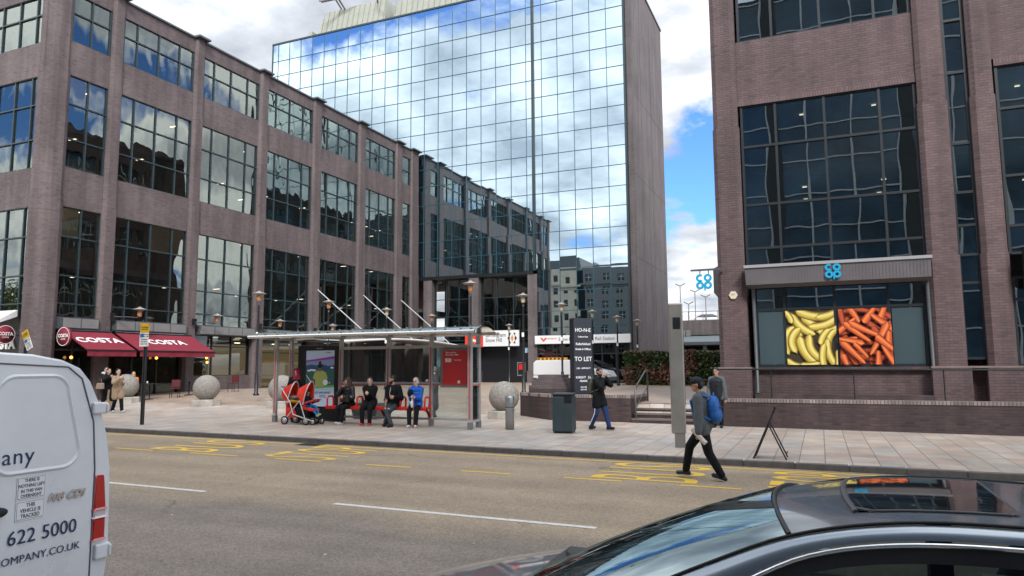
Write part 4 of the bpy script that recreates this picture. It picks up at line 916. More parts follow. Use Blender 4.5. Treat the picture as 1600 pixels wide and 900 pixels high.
# ---------------------------------------------------------------- lamp posts (two rows), stone balls
PG = mat('post_black', (.014, .016, .02), .35)
def lamp_post(x, y, glass, lab):
    z0 = G(x, y) if y < 24 else zplaza(y); a = thing('street_lamp', lab, 'street lamp', (x, y, z0), 0, 'black lantern posts in two rows on the plaza')
    MB().lathe([(.13, 0), (.13, .06), (.085, .12), (.08, .9), (.055, .98), (.05, 3.0), (.042, 3.9), (.06, 4.05)], (0, 0, 0), 12).build('pole', PG, a, local=True)
    s = MB(); s.box(-.055, .055, -.07, -.05, 2.55, 2.75); s.build('number_plate', TEXTW, a, local=True)
    lantern(a, (0, 0, 4.42), glass, .92, True)
    return a
labs = [('beside the left end of the bus shelter roof', -22.6, 24.5, AMBER), ('above the shelter roof, left of both bright tie rods', -22.3, 29.0, AMBER), ('above the shelter roof between the two bright tie rods', -22.3, 34.2, AMBG), ('seen small above the shelter roof near the tower foot', -22.4, 39.5, AMBER), ('with pale lantern, in front of the diamond emblem sign', -21.9, 50.6, AMBG),
  ('rising tallest behind the right end of the bus shelter', -12.5, 25.1, AMBER), ('standing left of the brick pedestal', -12.4, 30.3, AMBG), ('behind the brick pedestal, before the white van', -12.35, 35.5, AMBG), ('just right of the tall black board', -12.25, 40.7, AMBG), ('before the glass doors, right of the black board', -12.1, 45.8, AMBG), ('farthest right, before the brick side wall and hedge', -11.75, 49.9, AMBG)]
for lb, x, y, g in labs: lamp_post(x, y, g, 'black lantern post '+lb)
def stone_ball(x, y, r, lab):
    z0 = G(x, y); a = thing('stone_ball', lab, 'bollard', (x, y, z0), random.uniform(0, 1), 'granite balls on stone plinths')
    s = MB(); q = r*1.15
    s.prism([(q*cos(pi/8+k*pi/4), q*sin(pi/8+k*pi/4), -.1) for k in range(8)], (0, 0, .1+.26)); s.build('plinth', STONE, a, local=True, bevel=.03)
    MB().ball((0, 0, .24+r*.94), r, nu=32, nv=20).build('ball', GRANITE, a, local=True)
stone_ball(-23.6, 22.7, .53, 'granite ball on a pale plinth between the parking sign and the bus shelter')
stone_ball(-28.6, 22.9, .53, 'granite ball half hidden behind the women in coats')
stone_ball(-19.8, 22.9, .53, 'granite ball behind the red double pushchair')
stone_ball(-9.85, 22.3, .51, 'granite ball right of the bus shelter behind the steel bollard')
# ---------------------------------------------------------------- bus shelter
SY = 18.86; SG = lambda x: zpave(x)
a = thing('bus_shelter', 'steel and glass bus shelter with red trimmed posts and an arched glass roof', 'bus shelter', (-12.6, SY, -.52))
REDT = mat('post_red_strip', (.45, .13, .12), .35)
for x, y in ((-15.95, SY), (-13.97, SY), (-12.2, SY), (-10.7, SY), (-9.14, SY), (-15.95, 18.15), (-9.05, 18.15)):
    z = SG(x); s = MB(); s.box(x-.055, x+.055, y-.05, y+.05, z-.05, 2.16); s.box(x-.026, x+.026, y-.058, y-.05, z+.28, 1.78, 1); s.box(x-.062, x+.062, y-.06, y+.06, z-.02, z+.2, 2)
    s.build('post', [STEEL, REDT, GREYP], a)
s = MB()
for z0, z1 in ((-.36, -.30), (.70, .75), (1.76, 1.85)): s.box(-13.9, -9.2, SY-.02, SY+.02, z0, z1)
for z0, z1 in ((-.36, -.30), (.70, .75), (1.76, 1.85)): s.box(-9.12, -9.08, 18.2, SY-.05, z0, z1)
s.build('glazing_rail', STEEL, a)
s = MB(); s.box(-13.9, -9.2, SY-.035, SY-.022, .66, .7); s.box(-9.1, -9.06, 18.2, SY-.06, .66, .7); s.build('red_rail', REDT, a)
for x0, x1 in ((-13.9, -12.26), (-12.14, -10.76), (-10.64, -9.2)):
    s = MB()
    s.box(x0, x1, SY-.005, SY+.005, -.3, .7); s.box(x0, x1, SY-.005, SY+.005, .75, 1.76); s.build('glass_panel', GL_C, a)
s = MB(); s.box(-9.105, -9.095, 18.22, SY-.06, -.3, .7); s.box(-9.105, -9.095, 18.22, SY-.06, .75, 1.76); s.build('glass_panel', GL_C, a)
x0, x1 = -16.47, -8.6
rz_ = lambda v: 2.2+.15*sin(pi*min(1, v*1.02))-.02*v
s = MB(); s.grid(lambda u, v: (x0+(x1-x0)*u, 17.5+1.42*v, rz_(v)), 6, 12); s.grid(lambda u, v: (x0+(x1-x0)*u, 17.5+1.42*v, rz_(v)-.015), 6, 12)
RG = glass_mat('roof_glass', (.62, .72, .70), (.30, .36, .35), wav=0, ior=1.5); RG.node_tree.nodes['Mix Shader'].inputs[0].default_value = .6
s.build('roof', RG, a)
s = MB(); s.tube([(x0-.02, 17.46, 2.17), (x1+.02, 17.46, 2.17)], .047, 12); s.tube([(x0, 18.95, 2.15), (x1+.05, 18.95, 2.15)], .05, 10); s.build_each('roof_tube', TUBE, a)
s = MB()
for i in range(10):
    x = x0+.35+i*.8
    for d in (-.16, .16):
        s.lathe([(.035, 0), (.035, .03), (.02, .045)], (x+d, 17.62, rz_(.09)), 8); s.lathe([(.035, 0), (.035, .03)], (x+d, 18.2, rz_(.5)), 8)
s.build('glass_clip', GREYP, a)
s = MB()
for x in (-15.95, -13.97, -12.2, -10.7, -9.1): s.box(x-.03, x+.03, 17.5, 18.9, 2.08, 2.13)
s.build('roof_arm', STEEL, a)
s = MB(); s.box(-10.34, -9.38, SY-.10, SY-.03, .60, 1.74, 0); s.box(-10.26, -9.46, SY-.108, SY-.10, .67, 1.68, 1)
pc = s.build('timetable_case', [GREYP, mat('poster_red', (.62, .035, .04), .35)], a)
fp = Fac('y', SY-.108)
s = MB()
for tx, x, z, sz in (('Bus services', -10.16, 1.62, .07), ('from May 30th', -10.16, 1.55, .07), ('7   Sea Parade', -9.93, 1.40, .05)): s.join(text_mb(tx, sz, .002, align='LEFT', bold=.001).xf(fp.frame(x, .002, z)))
s.box(-10.17, -9.98, SY-.113, SY-.108, 1.34, 1.45); s.build('lettering', TEXTW, pc)
text_mb('7', .09, .002, bold=.002).xf(fp.frame(-10.08, .007, 1.395)).build('route_number', TEXTD, pc)
s = MB()
for k in range(5): q = k*2*pi/5; s.ball((-9.72+.03*cos(q), SY-.112, .76+.03*sin(q)), (.022, .004, .022), nu=8, nv=5)
s.build('flower_emblem', TEXTW, pc)
s = MB(); s.box(-9.34, -9.2, SY-.06, SY-.05, 1.55, 1.78); s.build('stop_notice', WHITE, a)
a = thing('shelter_bench', 'red metal bench with looped armrests inside the bus shelter', 'bench', (-12.3, 18.45, -.52))
s = MB(); s.box(-14.1, -10.55, 18.28, 18.62, -.02, .03); s.box(-14.1, -10.55, 18.26, 18.285, -.06, .03); s.build('seat', RED, a, bevel=.008)
for x in (-14.05, -12.95, -11.42, -10.6):
    s = MB(); s.tube([(x, 18.3, .03), (x, 18.3, .26), (x, 18.36, .32), (x, 18.54, .32), (x, 18.6, .26), (x, 18.6, .03)], .028, 8); s.build('armrest', RED, a)
for x in (-13.9, -12.3, -10.72): MB().prism([(x-.04, 18.3, 0), (x-.04, 18.6, 0), (x-.04, 18.8, -.3), (x-.04, 18.8, -.18), (x-.04, 18.5, -.06)], (.08, 0, 0)).build('bracket', RED, a)
# digital totem
a = thing('advert_totem', 'tall black advertising screen showing a child in a yellow shirt', 'advertising screen', (-14.6, 19.0, -.5))
MB().box(-15.79, -14.06, 18.98, 19.28, zpave(-14.6), 1.92).build('casing', BLACK, a, bevel=.02)
PY = 18.975; SX0, SX1, SZ0, SZ1 = -15.44, -14.32, -.04, 1.75
ad = [mat('screen_%s' % n, c, .3, emit=.09) for n, c in (('sky', (.36, .50, .74)), ('navy', (.03, .07, .16)), ('field', (.035, .10, .085)), ('violet', (.27, .04, .34)), ('green', (.10, .36, .06)), ('pale', (.42, .50, .62)), ('shirt', (.33, .36, .11)), ('skin', (.16, .085, .05)), ('hair', (.012, .014, .02)), ('white', (.65, .68, .75)), ('haze', (.20, .27, .40)))]
s = MB(); X_ = lambda u: SX0+(SX1-SX0)*u; Z_ = lambda v: SZ1-(SZ1-SZ0)*v
def poly(pts, m, k): s.add([(X_(u), PY-.0006*k, Z_(v)) for u, v in pts], [tuple(range(len(pts)))], m)
def ell(cu, cv, ru, rv, m, k, n=18): poly([(cu+ru*cos(2*pi*i/n), cv+rv*sin(2*pi*i/n)) for i in range(n)], m, k)
poly([(0, 0), (1, 0), (1, 1), (0, 1)], 5, 1); poly([(0, .17), (1, .12), (1, .65), (0, .65)], 10, 2)
poly([(0, .27), (.2, .25), (.4, .27), (.6, .25), (.8, .28), (1, .26), (1, .36), (0, .38)], 1, 3); poly([(0, .37), (1, .35), (1, .65), (0, .66)], 2, 4)
poly([(0, .18), (1, .10), (1, .155), (0, .205)], 3, 5); poly([(0, .66), (1, .615), (1, .655), (0, .685)], 4, 6)
for u, v in ((.1, .36), (.2, .35), (.92, .31), (.3, .355)): poly([(u-.05, v-.015), (u+.05, v-.015), (u+.05, v+.015), (u-.05, v+.015)], 9, 6)
poly([(0, .44), (.02, .44), (.3, .63), (.26, .635)], 9, 5)
poly([(.42, .36), (.58, .36), (.72, .40), (.78, .50), (.70, .53), (.68, .5), (.68, .645), (.34, .655), (.33, .5), (.29, .52), (.25, .5), (.31, .4)], 6, 7)
poly([(.25, .5), (.3, .52), (.28, .62), (.23, .6)], 7, 8); poly([(.7, .53), (.77, .5), (.74, .58), (.66, .57)], 7, 8)
ell(.5, .31, .075, .055, 7, 9); poly([(.46, .34), (.54, .34), (.54, .375), (.46, .375)], 7, 8); ell(.5, .275, .09, .04, 8, 10); ell(.5, .22, .045, .03, 8, 11); ell(.70, .57, .085, .052, 9, 12); ell(.84, .58, .02, .012, 9, 12)
for i in range(5): ell(.18+.09*cos(i*1.3), .09+.028*sin(i*1.3), .03, .016, 0, 4); 
scr = s.build('screen', ad, a)
s = MB(); fp = Fac('y', PY-.01)
for tx, u, v, sz, al in (('RACE AND SPORT', .58, .755, .085, 'CENTER'), ('Find out more', .5, .80, .04, 'LEFT'), ('about the games', .5, .83, .04, 'LEFT'), ('online', .5, .88, .04, 'LEFT'), ('Birmingham', .7, .035, .04, 'LEFT')): s.join(text_mb(tx, sz, .001, bold=.0015, align=al).xf(fp.frame(X_(u), 0, Z_(v))))
s.build('lettering', NAVY, a)
text_mb('ad network', .055, .002).xf(fp.frame(-14.9, .0, 1.82)).build('small_lettering', TEXTW, a)
# other street furniture
def planter():
    a = thing('grey_planter', 'grey tapered planter box seen behind the bench through the shelter glass', 'planter', (-14.0, 20.4, -.5))
    s = MB(); v = []
    for z, h in ((-.53, .34), (.02, .42)): v += [(-14.0-h*1.3, 20.4-h*.6, z), (-14.0+h*1.3, 20.4-h*.6, z), (-14.0+h*1.3, 20.4+h*.6, z), (-14.0-h*1.3, 20.4+h*.6, z)]
    s.add(v, [(0, 3, 2, 1), (4, 5, 6, 7), (0, 1, 5, 4), (1, 2, 6, 5), (2, 3, 7, 6), (3, 0, 4, 7)]); s.build('box', GREYP, a, bevel=.02)
    s = MB(); random.seed(4)
    for k in range(90):
        q = random.uniform(0, 2*pi); r = random.uniform(0, .3); s.tube([(-14.0+r*cos(q), 20.4+.5*r*sin(q), 0), (-14.0+1.4*r*cos(q), 20.4+r*sin(q), random.uniform(.15, .32))], [.012, .002], 3)
    s.build('dry_plants', mat('dry_plant', (.14, .13, .06), .9, var=.3, vscale=30), a)
planter()
x, y = -8.06, 18.64; z = zpave(x)
a = thing('steel_bollard', 'short round brushed steel bollard between the stone ball and the litter bin', 'bollard', (x, y, z))
MB().lathe([(.125, -.02), (.125, .88), (.115, .92), (.06, .935)], (x, y, z), 24).build('post', mat('steel_dull', (.36, .38, .38), .38, metal=.85, var=.15), a); s = MB(); s.lathe([(.127, .6), (.127, .63)], (x, y, z), 24); s.build('band', GREYD, a)
x, y = -6.35, 18.35; z = zpave(x)
a = thing('litter_bin', 'dark slate grey square litter bin on the pavement before the low wall', 'litter bin', (x, y, z), R_(6))
TEAL = mat('bin_slate', (.035, .055, .062), .42, var=.12, vscale=3)
s = MB(); s.box(-.27, .27, -.25, .25, .05, .96); s.build('body', TEAL, a, local=True, bevel=.02); s = MB(); s.box(-.28, .28, -.26, .26, 1.0, 1.05); s.build('lid', TEAL, a, local=True, bevel=.015)
s = MB(); s.box(.06, .26, -.262, -.24, .8, .97); s.box(-.25, .25, -.23, .23, .96, 1.0); s.box(-.24, .24, -.22, .22, 0, .05); s.build_each('opening', BLACK, a, local=True)
x, y = -2.94, 16.2; z = zpave(x)
a = thing('steel_monolith', 'tall slim grey steel totem on the pavement left of the blue rucksack', 'totem pole', (x, y, z), R_(14))
ST2 = mat('monolith_grey', (.30, .29, .265), .42, metal=.4, var=.12, vscale=2)
s = MB(); s.box(-.155, .155, -.10, .10, .3, 3.18); s.build('body', ST2, a, local=True, bevel=.03); s = MB(); s.box(-.09, .13, -.08, .08, -.02, .3); s.build('base', ST2, a, local=True)
s = MB(); s.box(-.07, .09, -.107, -.1, 2.6, 2.86); s.build('window', BLACK, a, local=True); s = MB(); s.box(.156, .162, -.07, .07, .9, 2.5); s.build('side_strip', GREYD, a, local=True)
a = thing('folding_board_frame', 'black folding A shaped board frame standing near the kerb', 'sign frame', (-1.0, 14.75, zpave(-1)))
s = MB(); z = zpave(-1)
for dy in (-.0, .5):
    s.tube([(-1.28, 14.9+dy, z), (-.85, 14.9+dy, z+.98)], .02, 6); s.tube([(-.98, 14.9+dy, z+.66), (-.68, 14.9+dy, z)], .016, 6)
s.tube([(-1.28, 14.9, z+.01), (-1.28, 15.4, z+.01)], .018, 6); s.tube([(-.85, 14.9, z+.98), (-.85, 15.4, z+.98)], .018, 6); s.tube([(-.68, 14.9, z+.1), (-.68, 15.4, z+.1)], .014, 6)
s.build('frame', BLACK, a); s = MB(); s.prism([(-1.27, 14.92, z+.04), (-.86, 14.92, z+.96), (-.85, 14.92, z+.955), (-1.26, 14.92, z+.035)], (0, .46, 0)); s.build('panel', BLACK, a)
# parking sign
def parking_sign(x, y, h, rz, lab, tilt=0):
    a = thing('parking_sign', lab, 'parking sign', (x, y, G(x, y)), rz, 'yellow and white parking signs')
    MB().tube([(0, 0, 0), (tilt*.5, 0, h-.55)], .058, 12).build('post', PG, a, local=True)
    t = Matrix.Rotation(tilt*2.2, 4, 'Y'); dx = tilt*.5
    YL = mat('sign_yellow', (.72, .42, .02), .45)
    def B(x0, x1, z0, z1, yy, m, nm):
        s = MB(); s.box(x0, x1, yy, yy+.02, z0-h, z1-h); s.xf(Matrix.Translation((dx, 0, h)) @ t); s.build(nm, m, a, local=True)
    B(-.14, .14, h-.28, h, -.09, YL, 'yellow_plate'); B(-.15, .13, h-.70, h-.285, -.09, TEXTW, 'white_plate'); B(-.13, -.02, h-.42, h-.31, -.096, mat('sign_blue', (.05, .15, .45), .4), 'blue_emblem')
    s = MB()
    for tx, xx, zz2, sz in (('No stopping', 0, -.11, .045), ('except taxis', 0, -.17, .045), ('Mon - Sat', .05, -.33, .04), ('7am - 7pm', .05, -.39, .04), ('20 minutes', 0, -.48, .045), ('No return', 0, -.55, .045), ('within 1 hour', 0, -.62, .04)): s.join(text_mb(tx, sz, .002, bold=.0012).xf(Matrix.Translation((dx, 0, h)) @ t @ frame((xx, -.098, zz2), (1, 0, 0), (0, 0, 1))))
    s.build('lettering', TEXTD, a, local=True)
parking_sign(-18.91, 15.75, 3.05, R_(18), 'upright black post with a yellow and white parking plate before the wider red awning')
parking_sign(-25.1, 16.2, 2.95, R_(5), 'tilted yellow and white parking plate above the white van roof', tilt=-.22)
# cafe furniture
def cafe_chair(x, y, rz, lab):
    a = thing('cafe_chair', lab, 'chair', (x, y, G(x, y)), rz, 'dark cafe chairs outside the awnings')
    s = MB(); s.box(-.2, .2, -.2, .2, .43, .47); s.build('seat', DKR, a, local=True); s = MB(); s.box(-.2, .2, .17, .21, .5, .85); s.build('backrest', DKR, a, local=True)
    for i, j in ((-1, -1), (1, -1), (-1, 1), (1, 1)): MB().tube([(.18*i, .18*j, 0), (.18*i, .18*j, .43 if j < 0 else .85)], .015, 5).build('leg', BLACK, a, local=True)
DKR = mat('chair_dark_red', (.10, .015, .02), .5)
def cafe_table(x, y, lab):
    a = thing('cafe_table', lab, 'table', (x, y, G(x, y)), 0, 'small round cafe tables')
    MB().lathe([(.35, .70), (.35, .73)], n=20).build('table_top', BLACK, a, local=True); MB().lathe([(.22, 0), (.22, .02), (.03, .05), (.03, .7)], n=12).build('pedestal', BLACK, a, local=True)
cafe_table(-28.9, 24.4, 'small round dark cafe table beside the person in orange'); cafe_table(-28.8, 26.6, 'small round dark cafe table farther along under the wider awning'); cafe_table(-29, 28.4, 'small round dark cafe table at the end of the wider awning')
cafe_chair(-28.3, 25.3, .6, 'dark red cafe chair between the two nearer tables'); cafe_chair(-28.9, 27.4, 2.4, 'dark red cafe chair between the two farther tables'); cafe_chair(-29.5, 23.9, -1, 'dark red cafe chair on which the person in orange sits'); cafe_chair(-28.2, 28.9, .2, 'dark red cafe chair at the far end of the awning')
s = MB(); s.lathe([(.03, 0), (.04, .1)], (-28.95, 24.3, G(-28.9, 24.4)+.735), 10); tag(s.build('paper_cup', WHITE), 'white paper cup standing on the nearest cafe table', 'cup')
for i, (y, z) in enumerate(((22.3, 1.72), (26.9, 1.72), (30.4, 1.75), (30.45, 1.5))):
    a = thing('hanging_lamp', ('glowing orange pendant inside the cafe under the shorter awning', 'glowing orange pendant inside the cafe under the wider awning', 'upper glowing orange pendant inside the window right of the awning', 'lower glowing orange pendant inside the window right of the awning')[i], 'lamp', (LX-.8, y, z), 0, 'orange pendants in the cafe')
    MB().ball((LX+.02 if i < 2 else LX-.2, y, z), .07, nu=10, nv=7).build('bulb', mat('bulb_glow', (1, .35, .06), .5, emit=2.2), a); MB().tube([(LX+.02 if i < 2 else LX-.2, y, z+.05), (LX+.02 if i < 2 else LX-.2, y, 3.0)], .01, 5).build('cord', BLACK, a)
# ---------------------------------------------------------------- hedge
def hedge():
    a = thing('hedge', 'long clipped hedge with glossy green and reddish brown leaves beside the tower wall', 'hedge', (-8.6, 48, -.1))
    random.seed(9); LV = [mat('leaf_%s' % n, c, .35, var=.35, vscale=3) for n, c in (('green', (.055, .095, .03)), ('deep', (.025, .05, .015)), ('red', (.24, .10, .075)), ('brown', (.21, .13, .08)), ('fresh', (.10, .16, .04)), ('tan', (.34, .20, .12)))]
    from mathutils import noise
    x0, x1, y0, y1, z0, z1 = -12.1, -2.4, 47.3, 49.6, -.15, 2.08
    s = MB(); s.box(x0+.3, x1-.3, y0+.35, y1-.3, z0, z1-.35); s.build('branch_mass', mat('twigs_dark', (.02, .018, .012), .95), a)
    b = MB()
    for i in range(15000):
        f = random.random(); x = random.uniform(x0, x1)
        tp = z1+.16*noise.noise(Vector((x*.7, 3, 1)))+.08*noise.noise(Vector((x*2.3, 5, 1)))
        if f < .68: y = y0+abs(random.gauss(0, .16)); z = random.uniform(z0, tp)
        elif f < .95: z = tp-abs(random.gauss(0, .12)); y = random.uniform(y0, y1)
        else: x = random.choice((x0, x1))+random.uniform(-.15, .15); y = random.uniform(y0, y1); z = random.uniform(z0, tp)
        nn = noise.noise(Vector((x*.55, y*.5, z*.8+3)))+.35*noise.noise(Vector((x*2.2, y, z*2.2)))
        g = nn+random.gauss(0, .13)
        m = (4 if random.random() < .25 else 0) if g > .26 else (1 if random.random() < .5 else 0) if g > .12 else (3 if g > -.06 else (2 if random.random() < .6 else 5))
        L = random.uniform(.08, .15); d = Vector((random.gauss(0, 1), random.gauss(0, .6)-.4, random.gauss(0, .8)+.2)).normalized(); u = d.cross(Vector((random.gauss(0, 1), random.gauss(0, 1), random.gauss(0, 1)))).normalized()
        c = Vector((x, y+.08*noise.noise(Vector((x, 1, z))), z)); v = u.cross(d).normalized()
        b.add([c-u*L, c-v*L*.38, c+u*L, c+v*L*.38], [(0, 1, 2, 3)], m)
    b.build('leaves', LV, a)
hedge()
# ---------------------------------------------------------------- station buildings beyond the hedge
a = thing('railway_station', 'low station building with brick parapet, grey canopy and columns beyond the hedge', 'building', (-10, 78, -.5))
s = MB(); s.box(-30, 14, 76, 90, 4.2, 5.75); s.build('parapet_wall', BR_T, a)
s = MB(); s.box(-30, 14, 71, 76, 3.05, 3.35); s.prism([(-30, 71, 3.35), (-30, 76, 4.1), (-30, 76, 3.36)], (44, 0, 0)); s.build('canopy', mat('canopy_slate', (.14, .17, .18), .6), a)
s = MB(); s.box(-30, 14, 80, 80.3, -.6, 4.2); s.build('back_wall', DARK, a)
for i in range(12): MB().box(-19.2+i*2.2, -18.85+i*2.2, 71.4, 71.75, -.6, 3.05).build('column', GREYP, a)
s = MB(); s.box(-15.8, -14.0, 77, 77.2, 1.3, 2.7); s.box(-13.9, -12.4, 77, 77.2, 1.3, 2.6, 1); s.box(-10.6, -8, 76.5, 76.6, 3.6, 3.95, 2); s.build_each('plain_panel', [WHITE, mat('ochre_panel', (.5, .38, .12), .6), YEL], a)  # plain white, ochre and yellow panels
for x in (-12.9, -12.4): MB().box(x-.2, x+.2, 75.2, 75.6, 3.3, 4.7).build('vent_pipe', GREYP, a)
s = MB(); x = -20
while x < 6: s.box(x-.03, x+.03, 76.3, 76.36, 5.75, 6.7); x += 1.5
s.box(-30, 14, 76.31, 76.35, 6.62, 6.7); s.box(-30, 14, 76.31, 76.35, 6.2, 6.24); s.build('roof_railing', GREYP, a)
for x, h, lb in ((-13.55, 9.6, 'tallest'), (-12.0, 8.9, 'middle single armed'), (-10.9, 8.3, 'right hand'), (-12.7, 7.6, 'shortest')):
    a = thing('roof_lamp_mast', lb+' thin lighting mast on the station roof beyond the hedge', 'lighting mast', (x, 78, 5.7), 0, 'lighting masts on the station roof')
    MB().tube([(x, 78, 5.7), (x, 78, h)], .05, 6).build('mast', GREYP, a); MB().tube([(x-.5, 78, h+.25), (x, 78, h), (x+.5, 78, h+.25)], .06, 5).build('lamp_arm', GREYP, a)
# white car roof on the station deck
a = thing('parked_car', 'pale car on the station roof car park, only its top showing', 'car', (-10.6, 79, 5.75))
s = MB(); s.add([(-12.6, 78.2, 5.75), (-8.6, 78.2, 5.75), (-8.6, 79.9, 5.75), (-12.6, 79.9, 5.75), (-12.6, 78.2, 6.15), (-8.6, 78.2, 6.1), (-8.6, 79.9, 6.1), (-12.6, 79.9, 6.15)], [(0, 1, 5, 4), (1, 2, 6, 5), (2, 3, 7, 6), (3, 0, 4, 7), (4, 5, 6, 7)]); s.build('body', WHITE, a, bevel=.1)
s = MB(); s.add([(-12.2, 78.3, 6.1), (-9.6, 78.3, 6.1), (-9.6, 79.8, 6.1), (-12.2, 79.8, 6.1), (-11.5, 78.5, 6.5), (-10.3, 78.5, 6.5), (-10.3, 79.6, 6.5), (-11.5, 79.6, 6.5)], [(0, 1, 5, 4), (1, 2, 6, 5), (2, 3, 7, 6), (3, 0, 4, 7), (4, 5, 6, 7)]); s.build('cabin', GREYD, a, bevel=.05)
# ---------------------------------------------------------------- other side of the street (seen in the glass)
def opp(name, lab, x0, x1, y, h, wallm, frm, nx, nz, kind, gm=None):
    a = thing(name, lab, 'building', ((x0+x1)/2, y, -.6)); fo = MB(); gl = MB(); fr = MB(); zb = 3.5
    fo.box(x0, x1, y-14, y-.35, -.7, h); gl.box(x0+.05, x1-.05, y-.34, y-.3, -.6, h-.5)
    dx = (x1-x0)/nx; dz = (h-zb-.4)/nz
    if kind == 'stone':
        for i in range(nx+1): fo.box(x0+i*dx-dx*.29, x0+i*dx+dx*.29, y-.36, y, zb, h)
        for j in range(nz+1): fo.box(x0, x1, y-.37, y-.02, zb+j*dz-dz*.26, zb+j*dz+dz*.22)
        for j in (1, nz-1): fo.box(x0-.2, x1+.2, y-.36, y+.35, zb+j*dz-.15, zb+j*dz+.15)
        for i in range(nx):
            for j in range(nz): c = x0+(i+.5)*dx; z = zb+(j+.5)*dz; fr.box(c-.03, c+.03, y-.3, y-.25, z-dz*.3, z+dz*.3); fr.box(c-dx*.22, c+dx*.22, y-.3, y-.25, z-.03, z+.03)
    else:
        for i in range(nx+1): fr.box(x0+i*dx-.07, x0+i*dx+.07, y-.32, y-.18, 0, h)
        for i in range(0, nx, 3): fo.box(x0+i*dx+.1, x0+i*dx+1.2, y-.34, y-.1, -.5, h)
        for j in range(nz+1): fr.box(x0, x1, y-.32, y-.2, zb+j*dz-.05, zb+j*dz+.05)
    fo.build('wall', wallm, a); gl.build('window', gm or GL_O, a); fr.build('window_frame', frm, a)
    return a
DST = mat('slate_dark', (.05, .055, .06), .7); WFR = mat('frame_white', (.72, .74, .76), .4)
o1 = opp('stone_building', 'cream stone building with dark windows across the street, seen only in the tower glass', -46, -36.2, -8, 17.2, CREAM, FRB, 5, 6, 'stone')
s = MB(); s.add([(-46, -22, 17.2), (-36.2, -22, 17.2), (-36.2, -8.4, 17.2), (-46, -8.4, 17.2), (-45, -21, 19.6), (-37.2, -21, 19.6), (-37.2, -10.2, 19.6), (-45, -10.2, 19.6)], [(0, 1, 5, 4), (1, 2, 6, 5), (2, 3, 7, 6), (3, 0, 4, 7), (4, 5, 6, 7)]); s.build('roof', DST, o1)
opp('grey_building', 'dark grey building with tall bay windows across the street, seen only in the tower glass', -36, -13, -8, 17.5, mat('render_grey', (.15, .16, .165), .8), WFR, 9, 6, 'stone')
opp('glass_office', 'white gridded glass office across the street, seen only in window reflections', -12.5, 34, -9, 30, DST, WFR, 15, 10, 'glass', mat('office_glass_sky_tint', (.06, .115, .17), .12, spec=.8, var=.6, vscale=.28))  # patchy blue in the office glass stands in for sky reflections
o4 = opp('far_stone_building', 'pale stone terrace far along the street, seen only in reflections', -72, -46.2, -9, 13, CREAM, FRB, 9, 4, 'stone')
def tree(x, y, h, lab, sd):
    random.seed(sd); a = thing('street_tree', lab, 'tree', (x, y, -.5)); t = MB(); t.tube([(x, y, -.6), (x+.1, y, h*.3), (x, y+.2, h*.6)], [.3, .22, .1], 8)
    b = MB()
    cl = [(x+random.gauss(0, 2.2), y+random.gauss(0, 2.2), h*.62+random.gauss(0, 1.8)) for _ in range(26)]
    for c in cl: t.tube([(x, y, h*.35), c], [.08, .02], 4)
    for c in cl:
        for k in range(150):
            p = Vector(c)+Vector((random.gauss(0, .75), random.gauss(0, .75), random.gauss(0, .6))); d = Vector((random.gauss(0, 1), random.gauss(0, 1), random.gauss(0, 1))).normalized(); u = d.orthogonal().normalized()*.16; v = d.cross(u)*.7
            b.add([p-u, p-v, p+u, p+v], [(0, 1, 2, 3)], random.choice((0, 0, 1)))
    t.build('trunk', mat('bark', (.07, .055, .04), .9), a); b.build('crown', [mat('foliage_a', (.09, .15, .025), .6), mat('foliage_b', (.14, .19, .035), .6)], a)
tree(-66, -3, 12, 'leafy tree across the street, seen in the far left windows', 1); tree(-74, -4.5, 13, 'second leafy tree across the street, seen in the far left windows', 2); tree(-58, -5, 11, 'third leafy tree across the street, seen in the far left windows', 3)
# ---------------------------------------------------------------- near white van (rear end towards us)
VW = mat('van_white', (.74, .76, .77), .32, coat=.5, var=.07, vscale=1.5); RUB = mat('rubber_black', (.012, .012, .013), .7); CHR = mat('chrome', (.75, .75, .76), .15, metal=1, var=.1, vscale=30)
TLR = mat('tail_red', (.45, .008, .006), .12, coat=1); TLC = mat('tail_clear', (.62, .55, .55), .1, coat=1)
def wheel(par, c, r, w_, nm='wheel', s_=1):
    x, y, z = c; t = MB().lathe([(r*.62, -w_/2), (r*.93, -w_/2), (r, -w_*.35), (r, w_*.35), (r*.93, w_/2), (r*.62, w_/2)], c, 28, axis='Y').build('tyre', RUB, par)
    m = MB().lathe([(r*.62, -w_*.3), (r*.62, w_*.3)], c, 28, axis='Y').lathe([(r*.16, -w_*.45), (r*.16, w_*.45)], c, 12, axis='Y')
    for k in range(5):
        q = 2*pi*k/5; m.tube([(x+r*.1*cos(q), y, z+r*.1*sin(q)), (x+r*.6*cos(q), y, z+r*.6*sin(q))], r*.09, 6)
    m.build('rim', STEEL, t)
VX, VY = -5.0, 2.975; vr = zroad(-7)
a = thing('white_van', 'white panel van at the left edge with lettering on its rear door', 'van', (-7.5, VY, vr), 0)
half = [(.93, -.42), (.965, -.1), (.955, .3), (.945, .5), (.905, .75), (.82, 1.0), (.745, 1.15), (.66, 1.245), (.52, 1.305), (.3, 1.345), (0, 1.36)]
ring = [(VY+y, z) for y, z in half]+[(VY-y, z) for y, z in half[::-1][1:]]
stn = [(VX, .975, -.004), (VX-.02, .99, 0), (VX-.07, 1, 0), (-6.5, 1, .0), (-8.2, 1, 0), (-8.6, .985, -.01)]
b = MB(); n = len(ring); vs = []
for x, sy, dz in stn:
    for y, z in ring: vs.append((x, VY+(y-VY)*sy, z+dz+(-.01 if x == VX and z > 1.2 else 0)))
fs = [(i*n+k, i*n+k+1, (i+1)*n+k+1, (i+1)*n+k) for i in range(len(stn)-1) for k in range(n-1)]
